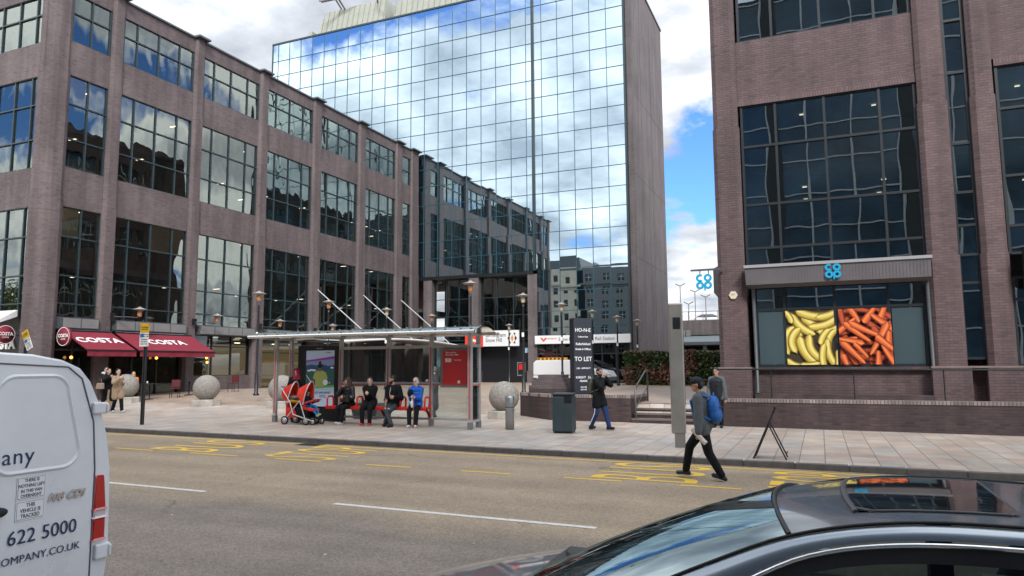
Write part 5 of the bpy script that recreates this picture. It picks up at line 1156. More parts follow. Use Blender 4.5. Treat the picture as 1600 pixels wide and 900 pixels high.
b.add(vs, fs, 0, True); b.add(vs[:n], [tuple(range(n))[::-1]], 0); b.add([vs[i*n] for i in range(len(stn))]+[vs[i*n+n-1] for i in range(len(stn))], [(i, i+1, len(stn)+i+1, len(stn)+i) for i in range(len(stn)-1)])
# nose: windscreen and bonnet
w0 = [(-8.6, 1.34, .72), (-8.6, .25, .93), (-9.35, .42, .88), (-9.9, .15, .85), (-9.98, -.42, .88), (-8.6, -.42, .93)]
def slab(pts, hw): return [(x, VY-h, z) for x, z, h in pts]+[(x, VY+h, z) for x, z, h in pts]
P = slab(w0, 0); k = 6
b.add(P, [(0, 1, 2), (1, 5, 4, 3, 2), (6, 8, 7), (7, 8, 9, 10, 11), (2, 3, 9, 8), (3, 4, 10, 9), (0, 2, 8, 6)])
b.build('body', VW, a)
g = MB(); g.add([(-8.66, VY-.66, 1.28), (-9.3, VY-.8, .47), (-9.3, VY+.8, .47), (-8.66, VY+.66, 1.28)], [(0, 1, 2, 3)]); g.v = [(x-.012, y, z+.012) for x, y, z in g.v]; g.build('windscreen', mat('screen_dark', (.02, .025, .03), .05), a)
for x in (-5.85, -9.1):
    for y in (VY-.86, VY+.86): wheel(a, (x, y, vr+.33), .33, .22)
X0 = VX+.004
fr_ = frame((X0, 0, 0), (0, 1, 0), (0, 0, 1))
def rr(y0, y1, z0, z1, r, slant=0, n=7):
    P = []
    for cy, cz, a0 in ((y1-r, z0+r, -90), (y1-r-slant, z1-r, 0), (y0+r, z1-r, 90), (y0+r, z0+r, 180)):
        for i in range(n+1): q = R_(a0+90*i/n); P.append((cy+r*cos(q), cz+r*sin(q)))
    return P
def lip(y0, y1, z0, z1, r, slant, m):
    b = MB(); A = [rr(y0+o, y1-o, z0+o, z1-o, max(.01, r-o), slant) for o in (0, .016, .034)]; n = len(A[0]); X = (X0-.002, X0+.011, X0+.001)
    vs = [(X[k], y, z) for k in range(3) for y, z in A[k]]
    b.add(vs, [(k*n+i, k*n+(i+1) % n, (k+1)*n+(i+1) % n, (k+1)*n+i) for k in range(2) for i in range(n)]+[tuple(range(2*n, 3*n))], 0, True)
    return b
door = MB()
for sy in (1, -1):
    l = lip(VY+.05, VY+.68, .53, 1.21, .14, .10, None); 
    if sy < 0: l.v = [(x, 2*VY-y, z) for x, y, z in l.v]; l.f = [f[::-1] for f in l.f]
    door.join(l)
dr = door.build('rear_door', VW, a, shade=False)
s = MB(); s.box(X0-.006, X0+.001, VY-.006, VY+.006, -.35, 1.28)
for sy in (1, -1): s.tube([(X0-.001, VY+sy*.80, -.33), (X0-.001, VY+sy*.80, .5), (X0-.001, VY+sy*.77, .85), (X0-.001, VY+sy*.66, 1.17), (X0-.001, VY+sy*.55, 1.255), (X0-.001, VY, 1.285)], .006, 5)
s.build('door_seam', mat('seam_grey_van', (.12, .13, .14), .7), a)
for sy in (1, -1):
    s = MB(); y1 = VY+sy*.955; y0 = VY+sy*.80
    s.prism([(VX-.10, y1, -.02), (VX+.012, VY+sy*.90, -.02), (VX+.016, y0, -.02), (VX-.02, y0, -.02), (VX-.1, VY+sy*.93, -.02)] if sy > 0 else [(VX-.10, y1, -.02), (VX-.1, VY+sy*.93, -.02), (VX-.02, y0, -.02), (VX+.016, y0, -.02), (VX+.012, VY+sy*.90, -.02)], (0, 0, .14))
    top = MB(); sh = [(-.10, .96, 0), (.012, .90, 0), (.016, .80, 0), (-.02, .80, 0), (-.1, .93, 0)]
    def seg(z0, z1, in0, in1, m):
        A = [(VX+x, VY+sy*(y-(0 if y < .85 else in0)), z0) for x, y, _ in sh]; B = [(VX+x-.0, VY+sy*(y-(0 if y < .85 else in1)), z1) for x, y, _ in sh]; n = 5
        top.add(A+B, [(i, (i+1) % n, n+(i+1) % n, n+i) if sy > 0 else (i, n+i, n+(i+1) % n, (i+1) % n) for i in range(n)]+[tuple(range(n)), tuple(range(n, 2*n))], m)
    seg(-.02, .14, 0, 0, 0); seg(.14, .20, 0, 0, 1); seg(.20, .45, 0, .025, 0)
    top.build('tail_light', [TLR, TLC], a, bevel=.012)
    h = MB()
    for z0, z1, yy in ((.905, .99, .845), (-.16, -.05, .92)): h.box(VX-.06, VX+.035, VY+sy*(yy-.10), VY+sy*(yy+.02), z0, z1); h.box(VX-.04, VX+.05, VY+sy*(yy-.005), VY+sy*(yy+.02), z0+.01, z1-.01)
    h.build_each('door_hinge', VW, a, bevel=.012)
s = MB(); s.box(VX-.1, VX+.12, VY-.93, VY+.93, -.52, -.36); s.build('bumper', RUB, a, bevel=.03)
s = MB(); s.ball((X0+.02, VY+.10, .31), (.03, .075, .035)); s.build('door_handle', RUB, dr)
NV = MB()
def vt(txt, y, z, size, al='RIGHT', **k): return text_mb(txt, size, .001, align=al, **k).xf(frame((X0+.0135, y, z), (0, 1, 0), (0, 0, 1)))
NV.join(vt('Company', 3.315, .655, .15, sp=1.08)); NV.join(vt('0121 622 5000', 3.655, .118, .135, sx=.96)); NV.join(vt('HERCOMPANY.CO.UK', 3.685, -.025, .072, sp=1.02))
NV.v = [(x-.009, y, z) for x, y, z in NV.v]; NV.build('lettering', NAVY, dr)
s = MB()
for z0, z1 in ((.365, .515), (.228, .355)):
    s.box(X0, X0+.002, 3.212, 3.408, z0, z1, 0)
    for q in (.006,): s.box(X0+.002, X0+.0026, 3.212+q, 3.408-q, z0+q, z1-q, 1); s.box(X0+.0026, X0+.0032, 3.212+q+.003, 3.408-q-.003, z0+q+.003, z1-q-.003, 0)
st = s.build('sticker', [WHITE, GREYP], dr)
s = MB()
for tx, z, sz in (('THERE IS', .49, .03), ('NOTHING LEFT', .455, .03), ('IN THIS VAN', .42, .03), ('OVERNIGHT', .388, .03), ('THIS', .325, .034), ('VEHICLE IS', .29, .034), ('TRACKED', .255, .034)): s.join(text_mb(tx, sz, .001, bold=.0006, sx=.85).xf(frame((X0+.004, 3.31, z), (0, 1, 0), (0, 0, 1))))
s.build('lettering', TEXTD, st)
text_mb('108 CDI', .072, .012, bold=.003, shear=.3, sx=1.05, sp=1.05).xf(frame((X0+.004, 3.555, .345), (0, 1, 0), (0, 0, 1))).build('badge', CHR, dr)

# ---------------------------------------------------------------- dark car in the foreground
CP = mat('car_paint_navy', (.27, .31, .355), .30, metal=.75, coat=1, spec=.6); CB = mat('car_black_gloss', (.12, .138, .158), .17, coat=.7, spec=.4, var=.12, vscale=9); TRM = mat('car_trim_black', (.015, .016, .018), .55)
def car_glass():
    m = glass_mat('car_glass', (.30, .36, .36), (.02, .025, .025), wav=0, ior=1.42, gl=(.30, .37, .39)); return m
CG = car_glass(); CC = 3.5; cr_ = zroad(0)
a = thing('dark_car', 'dark navy car with a glass sunroof in the right foreground', 'car', (0, CC, cr_))
def interp(tab, x):
    tab = sorted(tab)
    if x <= tab[0][0]: return tab[0][1]
    for i in range(len(tab)-1):
        x0, y0 = tab[i]; x1, y1 = tab[i+1]
        if x <= x1:
            t = (x-x0)/(x1-x0); ym = tab[i-1][1] if i > 0 else 2*y0-y1; xm = tab[i-1][0] if i > 0 else 2*x0-x1
            yp = tab[i+2][1] if i+2 < len(tab) else 2*y1-y0; xp = tab[i+2][0] if i+2 < len(tab) else 2*x1-x0
            m0 = (y1-ym)/(x1-xm)*(x1-x0); m1 = (yp-y0)/(xp-x0)*(x1-x0)
            return (2*t**3-3*t*t+1)*y0+(t**3-2*t*t+t)*m0+(-2*t**3+3*t*t)*y1+(t**3-t*t)*m1
    return tab[-1][1]
RAIL = [(-1.05, .215), (-.75, .345), (-.45, .485), (-.14, .61), (.22, .68), (.6, .693), (1.0, .675), (1.4, .62), (1.8, .50), (2.15, .34)]
HW = [(-1.05, .70), (-.45, .62), (0, .565), (.6, .55), (1.4, .55), (2.15, .62)]
rail = lambda x: interp(RAIL, x); hw = lambda x: interp(HW, x)
def surf(ex, cx, cz):      # edge x, centre x, centre z
    def f(t, v):
        q = 2*v-1; xe = ex(t); ze = rail(xe); xc = cx(t); k = 1-q*q; kk = 1-abs(q)**2.6
        return (xe+(xc-xe)*k, CC+q*hw(xe), ze+(cz(t)-ze)*kk)
    return f
def arcz(q): return (1-abs(q)**2.6)
roof = surf(lambda t: -.13+1.53*t, lambda t: -.21+1.66*t, lambda t: rail(-.0+1.4*t)+.045+.012*sin(pi*t)-.004)
SH = surf(lambda t: -.13+1.53*t, lambda t: -.21+1.66*t, lambda t: interp([(0, .660), (.2, .698), (.5, .712), (.8, .685), (1, .64)], t))
b = MB(); b.grid(SH, 30, 24, flip=True); b.build('roof', CB, a)
W_s = surf(lambda t: -.135-.915*t, lambda t: -.23-1.12*t, lambda t: .668-.445*t+.03*sin(pi*t))
b = MB(); b.grid(W_s, 16, 24); wsn = b.build('windscreen', CG, a)
b = MB(); b.grid(surf(lambda t: 1.42+.72*t, lambda t: 1.47+.85*t, lambda t: .65-.34*t), 8, 16, flip=True); b.build('rear_window', CG, a)
b = MB()
P = [Vector(SH(0.0, v/24)) for v in range(25)]; b.tube([p+Vector((-.006, 0, .003)) for p in P], .011, 6)
b.build('windscreen_seal', TRM, a)
# sunroof: bar at the front, outline, glass
def onroof(t, v, dz): p = Vector(SH(t, v)); p.z += dz; return p
b = MB(); ts = (.17, .50); v0, v1 = .13, .87
b.grid(lambda u, v: onroof(ts[0]+(ts[1]-ts[0])*u, v0+(v1-v0)*v, .006), 14, 14, flip=True); sr = b.build('sunroof', mat('sunroof_glass', (.004, .006, .008), .03, coat=1), a)
loop = []
for i in range(15): loop.append((ts[0]+(.035 if i in (0, 14) else 0), v0+(v1-v0)*i/14))
for i in range(1, 15): loop.append((ts[0]+(ts[1]-ts[0])*i/14, v1))
for i in range(1, 15): loop.append((ts[1]-(.02 if i == 14 else 0), v1-(v1-v0)*i/14))
for i in range(1, 14): loop.append((ts[1]-(ts[1]-ts[0])*i/14, v0))
loop.append(loop[0]); b = MB(); b.tube([onroof(t, v, .003) for t, v in loop], .0065, 6); b.tube([onroof(ts[0]-.004, v0+(v1-v0)*i/14, .0) for i in range(15)], .013, 6); b.build('sunroof_seal', mat('seal_grey', (.06, .062, .065), .5), sr)
# side bands
CHZ = [(-1.0, .10), (-.62, .27), (-.32, .435), (-.08, .552), (.21, .612), (.6, .628), (1.0, .61), (1.4, .54), (1.7, .42), (1.95, .2)]
chz = lambda x: interp(CHZ, x)
for sg in (-1, 1):
    Y = lambda o: CC+sg*o
    fl = sg > 0
    def band(f0, f1, k): 
        def f(t, v):
            x = -1.0+2.95*t; A = f0(x); B = f1(x); bul = sin(pi*v)*k
            return (A[0]+(B[0]-A[0])*v, Y(A[1]+(B[1]-A[1])*v+bul), A[2]+(B[2]-A[2])*v+bul*.6)
        return f
    E0 = lambda x: (x, hw(x)+.004, rail(x)-.006); E1 = lambda x: (x, hw(x)+.055, chz(x)+.018); E2 = lambda x: (x, hw(x)+.062, chz(x)); E3 = lambda x: (x, hw(x)+.07, max(.14, chz(x)-.055)); E4 = lambda x: (x, .79, .12)
    b = MB(); b.grid(band(E0, E1, .012), 44, 5, flip=fl); b.build('roof_side', CP, a)
    b = MB(); b.tube([(x_, Y(hw(x_)+.0), rail(x_)+.002) for x_ in [-1.0+2.9*i/40 for i in range(41)]], .007, 5); b.build('roof_gutter', TRM, a)
    b = MB(); b.tube([(x_, Y(hw(x_)+.062), chz(x_)+.004) for x_ in [-.98+2.85*i/50 for i in range(51)]], .0095, 8); b.build('chrome_trim', CHR, a)
    b = MB(); b.grid(band(E2, E3, .0), 40, 2, flip=fl); b.build('window_frame', TRM, a)
    b = MB(); b.grid(band(E3, E4, .0), 40, 2, flip=fl); b.build('side_window', CG, a)
    b = MB(); b.box(.45, .55, Y(.66), Y(.80), .12, .56); b.build('door_pillar', TRM, a)
# bonnet and body
b = MB(); BZ = [(-2.5, -.20), (-2.3, -.07), (-1.9, .045), (-1.5, .13), (-1.15, .195)]
b.grid(lambda u, v: (-2.5+1.42*u-(.10*(1-(2*v-1)**2)), CC+(2*v-1)*(.80+.02*u-.1*(1-u)**3), interp(BZ, -2.5+1.35*u)+.03*(1-abs(2*v-1)**2.5)-.0), 18, 20, flip=True); b.build('bonnet', CP, a)
prof = [(-2.55, -.50), (-2.6, -.25), (-2.48, -.16), (-1.15, .10), (2.1, .16), (2.45, .08), (2.5, -.45), (2.1, -.52)]
def arch(cx, r=.36): return [(cx+r*cos(R_(q)), cr_+.31+r*sin(R_(q))) for q in range(-20, 201, 20)]
prof = prof[:7]+[(1.95, -.52)]+arch(1.45)[:]+[(.9, -.52), (-1.0, -.52)]+arch(-1.5)+[(-2.1, -.5)]
b = MB(); b.prism([(x, CC-.86, z) for x, z in prof], (0, 1.72, 0)); b.build('body', CP, a, bevel=.03)
b = MB(); b.box(-.95, 1.5, CC-.7, CC+.7, -.4, -.2); b.build('cabin_floor', TRM, a)
b = MB(); b.prism([(-1.25, CC-.68, .165), (-.8, CC-.68, .19), (-.55, CC-.68, .10), (-.55, CC-.68, -.1), (-1.2, CC-.68, -.1)], (0, 1.36, 0)); b.build('dashboard', TRM, a)
for y in (CC-.37, CC+.37):
    b = MB(); b.box(.15, .65, y-.24, y+.24, -.25, -.05); b.prism([(.55, y-.24, -.1), (.72, y-.24, -.1), (.9, y-.24, .42), (.78, y-.24, .42)], (0, .48, 0)); b.box(.84, .93, y-.13, y+.13, .44, .6); b.build('seat', TRM, a, bevel=.03)
s = MB()
s.tube([(-.42+.19*cos(k*pi/9)*.4, CC-.37+.19*sin(k*pi/9), .18+.19*cos(k*pi/9)) for k in range(19)], .014, 6); s.build('steering_wheel', TRM, a)
for k, (y0, y1) in enumerate(((CC+.45, CC-.1), (CC-.05, CC-.55))):
    s = MB(); s.tube([(-1.36+.12*(k), y0, .20), (-1.22, (y0+y1)/2, .245), (-1.08, y1, .262)], .012, 6); s.tube([(-1.37+.12*k, y0+.05, .195), (-1.13, y1-.05, .235)], .007, 5); s.build('wiper', TRM, a)
s = MB(); s.box(-1.42, -1.1, CC-.66, CC+.66, .10, .185); s.build('cowl', TRM, a, bevel=.02)
for x in (-1.5, 1.45):
    for y in (CC-.78, CC+.78): wheel(a, (x, y, cr_+.31), .31, .2)
for sg in (-1, 1):
    s = MB(); s.ball((-.62, CC+sg*1.0, .17), (.06, .12, .075)); s.tube([(-.6, CC+sg*.8, .12), (-.62, CC+sg*.92, .15)], .03); s.build('door_mirror', CP, a)
    s = MB(); s.ball((-2.42, CC+sg*.66, -.2), (.12, .16, .07)); s.build('headlight', TLC, a)

# ---------------------------------------------------------------- recovery van by the station doors
vz = zplaza(51.3)
a = thing('service_van', 'white van with an amber light bar parked before the station doors behind the black board', 'van', (-17, 51.4, vz))
X0v, X1v, y0, y1 = -19.95, -13.9, 50.6, 52.5
pr = [(0, .35), (.02, 1.55), (.25, 1.74), (3.3, 1.74), (3.8, 1.70), (4.75, 1.12), (5.75, .92), (5.98, .55), (6.0, .3)]
b = MB(); b.prism([(X0v+x, y0, vz+z) for x, z in pr[::-1]][::-1], (0, y1-y0, 0)); b.build('body', mat('van_paint_white', (.74, .75, .76), .3, coat=.4), a, bevel=.05)
b = MB(); b.prism([(X0v+3.45, y0-.012, vz+1.10), (X0v+4.68, y0-.012, vz+1.10), (X0v+3.95, y0-.012, vz+1.6), (X0v+3.45, y0-.012, vz+1.62)], (0, .01, 0)); b.build('side_window', CG if False else mat('van_window_dark', (.02, .03, .035), .08), a)
b = MB(); b.add([(X0v+3.86, y0+.15, vz+1.71), (X0v+4.78, y0+.1, vz+1.15), (X0v+4.78, y1-.1, vz+1.15), (X0v+3.86, y1-.15, vz+1.71)], [(0, 1, 2, 3)]); b.build('windscreen', mat('van_window_front', (.02, .03, .035), .08), a)
for x in (1.1, 4.95): wheel(a, (X0v+x, y0+.1, vz+.33), .33, .2); wheel(a, (X0v+x, y1-.1, vz+.33), .33, .2)
b = MB(); b.box(X0v+.3, X0v+2.6, y0+.15, y0+.5, vz+1.76, vz+1.93)
for i in range(7): b.box(X0v+.35+i*.32, X0v+.5+i*.32, y0+.13, y0+.16, vz+1.79, vz+1.9, 1)
b.build('light_bar', [mat('amber_bar', (.75, .36, .03), .3), BLACK], a)
b = MB(); b.box(X0v+.02, X1v, y0-.015, y0, vz+.62, vz+.66); b.box(X0v+3.38, X0v+3.4, y0-.01, y0, vz+.45, vz+1.68); b.build('side_moulding', GREYD, a)
b = MB(); b.box(X0v-.03, X0v+.3, y0-.02, y1, vz+.25, vz+.45); b.box(X1v-.4, X1v+.06, y0-.02, y1, vz+.22, vz+.5); b.build_each('bumper', GREYD, a, bevel=.03)
# ---------------------------------------------------------------- people
def remesh(parts, name, m, parent, vox=.014, smooth=6, extra=None, mats=None):
    b = MB()
    for p in parts:
        if p[0] == 'c':
            A, B, r0, r1 = Vector(p[1]), Vector(p[2]), p[3], p[4]; fl = p[5] if len(p) > 5 else 1
            d = (B-A); L = d.length
            if L < 1e-5: continue
            n = 6; pts = [A+d*t/n for t in range(n+1)]; b.tube(pts, [r0+(r1-r0)*t/n for t in range(n+1)], 10); b.ball(A, r0, nu=10, nv=7); b.ball(B, r1, nu=10, nv=7)
        else:
            b.ball(p[1], p[2], nu=14, nv=10, mat=p[3] if len(p) > 3 else None)
    me = bpy.data.meshes.new('tmp'); me.from_pydata(b.v, [], b.f); o = bpy.data.objects.new('tmp', me); COL.objects.link(o)
    r = o.modifiers.new('r', 'REMESH'); r.mode = 'VOXEL'; r.voxel_size = vox; r.use_smooth_shade = True
    s = o.modifiers.new('s', 'SMOOTH'); s.iterations = smooth; s.factor = .5
    m2 = dep_mesh(o); bpy.data.objects.remove(o); bpy.data.meshes.remove(me)
    k = MB(); k.add([v.co[:] for v in m2.vertices], [tuple(p.vertices) for p in m2.polygons], 0, True); bpy.data.meshes.remove(m2)
    if extra: k.join(extra)
    return k.build(name, mats or m, parent, local=True)
def ik(a, t, l1, l2, pole):
    a, t, pole = Vector(a), Vector(t), Vector(pole); d = t-a; L = min(d.length, (l1+l2)*.998); dn = d.normalized(); t = a+dn*L
    c = (l1*l1-l2*l2+L*L)/(2*L); h = sqrt(max(0, l1*l1-c*c)); pp = pole-dn*pole.dot(dn); pp.normalize()
    return a+dn*c+pp*h, t
SK = mat('skin_tan', (.50, .28, .19), .5, var=.08, vscale=30); SKP = mat('skin_pale', (.66, .44, .35), .5, var=.08, vscale=30); SKB = mat('skin_brown', (.34, .18, .115), .5, var=.08, vscale=30)
EYEM = mat('eye_dark', (.01, .008, .008), .3); LIPM = mat('lip', (.28, .08, .07), .5)
def cloth(n, c, r=.8, **k): return mat('cloth_'+n, c, r, spec=.2, var=k.pop('var', .18), vscale=14, bump=k.pop('bump', .008), bscale=k.pop('bs', 16))
BLK = cloth('black', (.007, .008, .010)); BLKL = mat('leather_black', (.010, .010, .012), .35, bump=.004, bscale=14); GRY = cloth('grey_fleece', (.105, .115, .12)); DNM = cloth('dark_denim', (.05, .06, .075)); BLUEJ = cloth('bright_blue', (.02, .12, .52), .45, bump=.01, bs=9)
TRK = cloth('track_blue', (.02, .045, .13)); TAN = cloth('tan_coat', (.36, .26, .17)); BEI = cloth('beige', (.38, .28, .20)); WHF = cloth('white_fur', (.6, .58, .54), 1, bump=.02, bs=60); ORG_C = cloth('orange', (.72, .20, .03)); MAR = cloth('maroon_scarf', (.24, .018, .04)); GRC = cloth('long_grey_coat', (.07, .075, .08))
SHB = mat('shoe_black', (.015, .015, .016), .5); SHW = mat('shoe_white', (.6, .58, .55), .5); SHR = mat('shoe_red', (.65, .03, .05), .5); SOLE = mat('sole_pale', (.5, .5, .48), .6)
HBR = mat('hair_brown', (.045, .018, .012), .55, var=.3, vscale=40); HBK = mat('hair_black', (.010, .008, .008), .5, var=.3, vscale=40); HGR = mat('hair_white', (.50, .48, .45), .7, var=.2, vscale=40)
def hand(mb_parts, el, wr, s, curl=.6, side=1, towards=None):
    """palm, five bent fingers and a thumb, as thin chains rooted in the palm"""
    d = (Vector(wr)-Vector(el)).normalized(); 
    if towards is not None: d = (d+Vector(towards)).normalized()
    n = Vector((0, -side, 0)) if abs(d.y) < .8 else Vector((1, 0, 0)); n = (n-d*n.dot(d)).normalized(); u = d.cross(n)
    ex = MB(); W = Vector(wr); pe = W+d*.085*s
    mb_parts.append(('c', W, W+d*.03*s, .026*s, .034*s)); mb_parts.append(('c', W+d*.03*s+u*.015*s, pe+u*.022*s, .024*s, .02*s)); mb_parts.append(('c', W+d*.03*s-u*.015*s, pe-u*.022*s, .024*s, .02*s))
    for k, (o, L) in enumerate(((-.032, .062), (-.011, .074), (.011, .078), (.031, .068))):
        A = pe+u*o*s; c = curl*(1+.12*k); B = A+(d*cos(c)+n*sin(c))*L*.5*s; C_ = B+(d*cos(c*2)+n*sin(c*2))*L*.45*s; ex.tube([A-d*.02*s, A, B, C_], [.0095*s, .0095*s, .0088*s, .007*s], 6)
    A = W+d*.03*s+u*.03*s; B = A+(d*.6+u*.7+n*.3).normalized()*.035*s; C_ = B+(d*.9+u*.1+n*.5).normalized()*.032*s; ex.tube([A, B, C_], [.013*s, .011*s, .008*s], 6)
    return ex
def person(lab, x, y, rz, H, skin, top, legs_m, shoe, hair=HBK, z=None, pelvis=None, lean=0, ank=None, wr=None, head=(0, 0), style='short', coat=0, hood=False, skirt=0, beard=False, slim=0, tilt=0, top_thick=.034, hands=(.6, .6), puffy=False, knee=None, belt=0, elb=None, group=None, name='person'):
    s = H/1.75; z = G(x, y) if z is None else z
    a = thing(name, lab, 'person', (x, y, z), R_(rz), group)
    V = Vector; P = V(pelvis if pelvis else (0, 0, .93*s)); ln = R_(lean); up = V((sin(ln), 0, cos(ln))); fw = V((cos(ln), 0, -sin(ln)))
    ch = P+up*.33*s; nk = P+up*.53*s; sh = [P+up*.475*s+V((0, q*(.160-.012*slim)*s, -.012*s)) for q in (1, -1)]; hp = [P+V((0, q*.09*s, -.0)) for q in (1, -1)]
    ank = [V(k) for k in (ank or [(0, .1*s, .085*s), (0, -.1*s, .085*s)])]; wr = [V(k) for k in (wr or [(.08, .25*s, .80*s), (.08, -.25*s, .80*s)])]
    kp = knee or [(1, .1, 0), (1, -.1, 0)]; ep = elb or [(-1, .35, -.1), (-1, -.35, -.1)]
    kn = []; an = []; el = []; ws = []
    for i in (0, 1):
        k, t = ik(hp[i], ank[i], .43*s, .42*s, kp[i]); kn.append(k); an.append(t); k, t = ik(sh[i], wr[i], .295*s, .265*s, ep[i]); el.append(k); ws.append(t)
    hy, hpi = R_(head[0]), R_(head[1]); hd = nk+up*.06*s+V((cos(hy)*.02*s, sin(hy)*.02*s, .105*s)); HM = Matrix.Rotation(hy, 3, 'Z') @ Matrix.Rotation(hpi, 3, 'Y')
    hf = lambda dx, dy, dz: hd+HM @ V((dx*s, dy*s, dz*s))
    body = [('e', P+V((0, 0, -.01)), (.115*s, .15*s, .11*s)), ('c', P, ch, .12*s, .125*s), ('e', P+up*.39*s, (.10*s, .15*s, .12*s)), ('c', P+up*.46*s, nk+up*.06*s, .062*s, .05*s), ('c', nk, hd-V((0, 0, .04*s)), .05*s, .05*s)]
    for i in (0, 1):
        body += [('c', hp[i], kn[i], .082*s, .055*s), ('c', kn[i], an[i], .052*s, .036*s), ('c', sh[i], el[i], .048*s, .038*s), ('c', el[i], ws[i], .037*s, .025*s), ('c', P+up*.47*s, sh[i], .06*s, .052*s)]
    body += [('e', hf(.0, 0, .02), (.092*s, .076*s, .105*s), HM), ('e', hf(.025, 0, -.055), (.062*s, .056*s, .06*s), HM), ('e', hf(.098, 0, -.022), (.022*s, .014*s, .02*s), HM), ('c', hf(.088, 0, .015), hf(.108, 0, -.02), .010*s, .014*s), ('e', hf(.072, 0, -.085), (.03*s, .03*s, .022*s), HM),
             ('e', hf(0, .078, -.005), (.018*s, .012*s, .03*s), HM), ('e', hf(0, -.078, -.005), (.018*s, .012*s, .03*s), HM)]
    ex = MB()
    for i in (0, 1): ex.join(hand(body, el[i], ws[i], s, hands[i], 1 if i == 0 else -1))
    for q in (1, -1): ex.ball(hf(.084, q*.032, .012), (.010*s, .014*s, .008*s), 1, HM, 8, 5); ex.box(0, 0, 0, 0, 0, 0, 1) if False else ex.tube([hf(.088, q*.018, .034), hf(.078, q*.05, .034)], .0045*s, 5, 1)
    ex.ball(hf(.092, 0, -.058), (.008*s, .024*s, .007*s), 2, HM, 8, 5)
    remesh(body, 'body', skin, a, .0125*max(s, .8), 4, ex, [skin, HBK if hair is not HGR else EYEM, LIPM])
    T = top_thick*s
    tp = [('c', P+up*(.02 if not coat else 0)*s, ch, .135*s+T*.5, .132*s+T), ('e', P+up*.39*s, (.115*s+T, .155*s+T, .12*s+T)), ('e', P+up*.14*s, (.125*s+T*.6, .15*s+T, .12*s)), ('c', nk-up*.06*s, nk-up*.005*s, .085*s, .064*s)]
    for i in (0, 1): tp += [('c', P+up*.46*s, sh[i], .075*s+T*.3, .058*s+T*.5), ('c', sh[i], el[i], .056*s+T, .047*s+T), ('c', el[i], ws[i]-(ws[i]-el[i]).normalized()*.01*s, .046*s+T, .036*s+T*.8)]
    if pelvis is None or coat:
        hm = coat if coat else .10
        for i in (0, 1):
            d_ = (kn[i]-hp[i]).normalized(); tp.append(('c', hp[i]+up*.06*s, hp[i]+d_*hm*s, .105*s+T*.5, (.105+.06*max(0, hm-.2))*s+T*.6))
    if skirt:
        pass
    if hood: tp += [('c', nk+V((-.05*s, -.07*s, .0)), nk+V((-.05*s, .07*s, .0)), .055*s, .055*s), ('e', nk+V((-.07*s, 0, -.03*s)), (.07*s, .11*s, .08*s)), ('c', nk+V((.05*s, -.075*s, -.02*s)), nk+V((-.02*s, -.10*s, .0)), .035*s, .045*s), ('c', nk+V((.05*s, .075*s, -.02*s)), nk+V((-.02*s, .10*s, .0)), .035*s, .045*s)]
    if puffy:
        for q in range(5): c_ = P+up*(.08+.09*q)*s; tp.append(('e', c_, (.165*s, .205*s, .045*s)))
        for i in (0, 1):
            for q in range(4): tp.append(('e', sh[i]+(el[i]-sh[i])*(q+.5)/4, (.075*s,)*3)); tp.append(('e', el[i]+(ws[i]-el[i])*(q+.4)/4, (.062*s,)*3))
    remesh(tp, 'jacket', top, a, .0135, 3)
    lg = [('e', P+V((0, 0, -.0)), (.128*s, .165*s, .12*s))]
    for i in (0, 1): lg += [('c', hp[i], kn[i], .104*s, .08*s), ('c', kn[i], an[i]-(an[i]-kn[i]).normalized()*.015*s, .078*s, .064*s)]
    if skirt: lg += [('c', P, P+V((.02, 0, -skirt*s)), .14*s, .19*s)]
    remesh(lg, 'skirt' if skirt else 'trousers', legs_m, a, .0135, 3)
    for i in (0, 1):
        f = V((an[i].x-kn[i].x, an[i].y-kn[i].y, 0)); t_ = V((1, (.12 if i == 0 else -.12), 0)).normalized(); pt = 0
        if ank and len(ank) > 0 and getattr(person, 'pitch', None): pt = person.pitch[i]
        d_ = V((t_.x*cos(pt), t_.y*cos(pt), sin(pt))); bk = an[i]-d_*.045*s+V((0, 0, -.035*s))
        sb = MB(); fm = Matrix((d_, V((-t_.y, t_.x, 0)), d_.cross(V((-t_.y, t_.x, 0))))).transposed()
        remesh([('c', bk, bk+d_*.19*s, .044*s, .034*s), ('c', an[i], bk+d_*.05*s, .048*s, .045*s), ('e', bk+d_*.17*s, (.06*s, .046*s, .028*s), fm)], 'shoe', shoe, a, .011, 2)
        c_ = bk+d_*.085*s+V((0, 0, -.04*s)); sb.ball(c_, (.145*s, .046*s, .013*s), 0, fm); sb.build('sole', SOLE if shoe is not SHB or H == 1.77 else SHB, a, local=True)
    if style in ('short', 'cap', 'long', 'bun', 'whitehair'):
        hr = [('e', hf(-.014, 0, .045), (.096*s, .084*s, .088*s), HM), ('e', hf(-.035, 0, .0), (.075*s, .08*s, .085*s), HM)]
        if style == 'long': hr += [('c', hf(-.06, 0, .0), hf(-.09, 0, -.2), .07*s, .075*s), ('c', hf(-.03, .06, 0), hf(-.04, .085, -.2), .038*s, .04*s), ('c', hf(-.03, -.06, 0), hf(-.04, -.085, -.2), .038*s, .04*s)]
        if style == 'whitehair': hr += [('c', hf(-.02, .068, .03), hf(.0, .078, -.05), .03*s, .03*s), ('c', hf(-.02, -.068, .03), hf(.0, -.078, -.05), .03*s, .03*s), ('c', hf(-.06, 0, 0), hf(-.07, 0, -.06), .07*s, .06*s)]
        if style == 'bun': hr += [('e', hf(-.11, 0, .06), (.05*s,)*3)]
        remesh(hr, 'hair', hair, a, .011, 2)
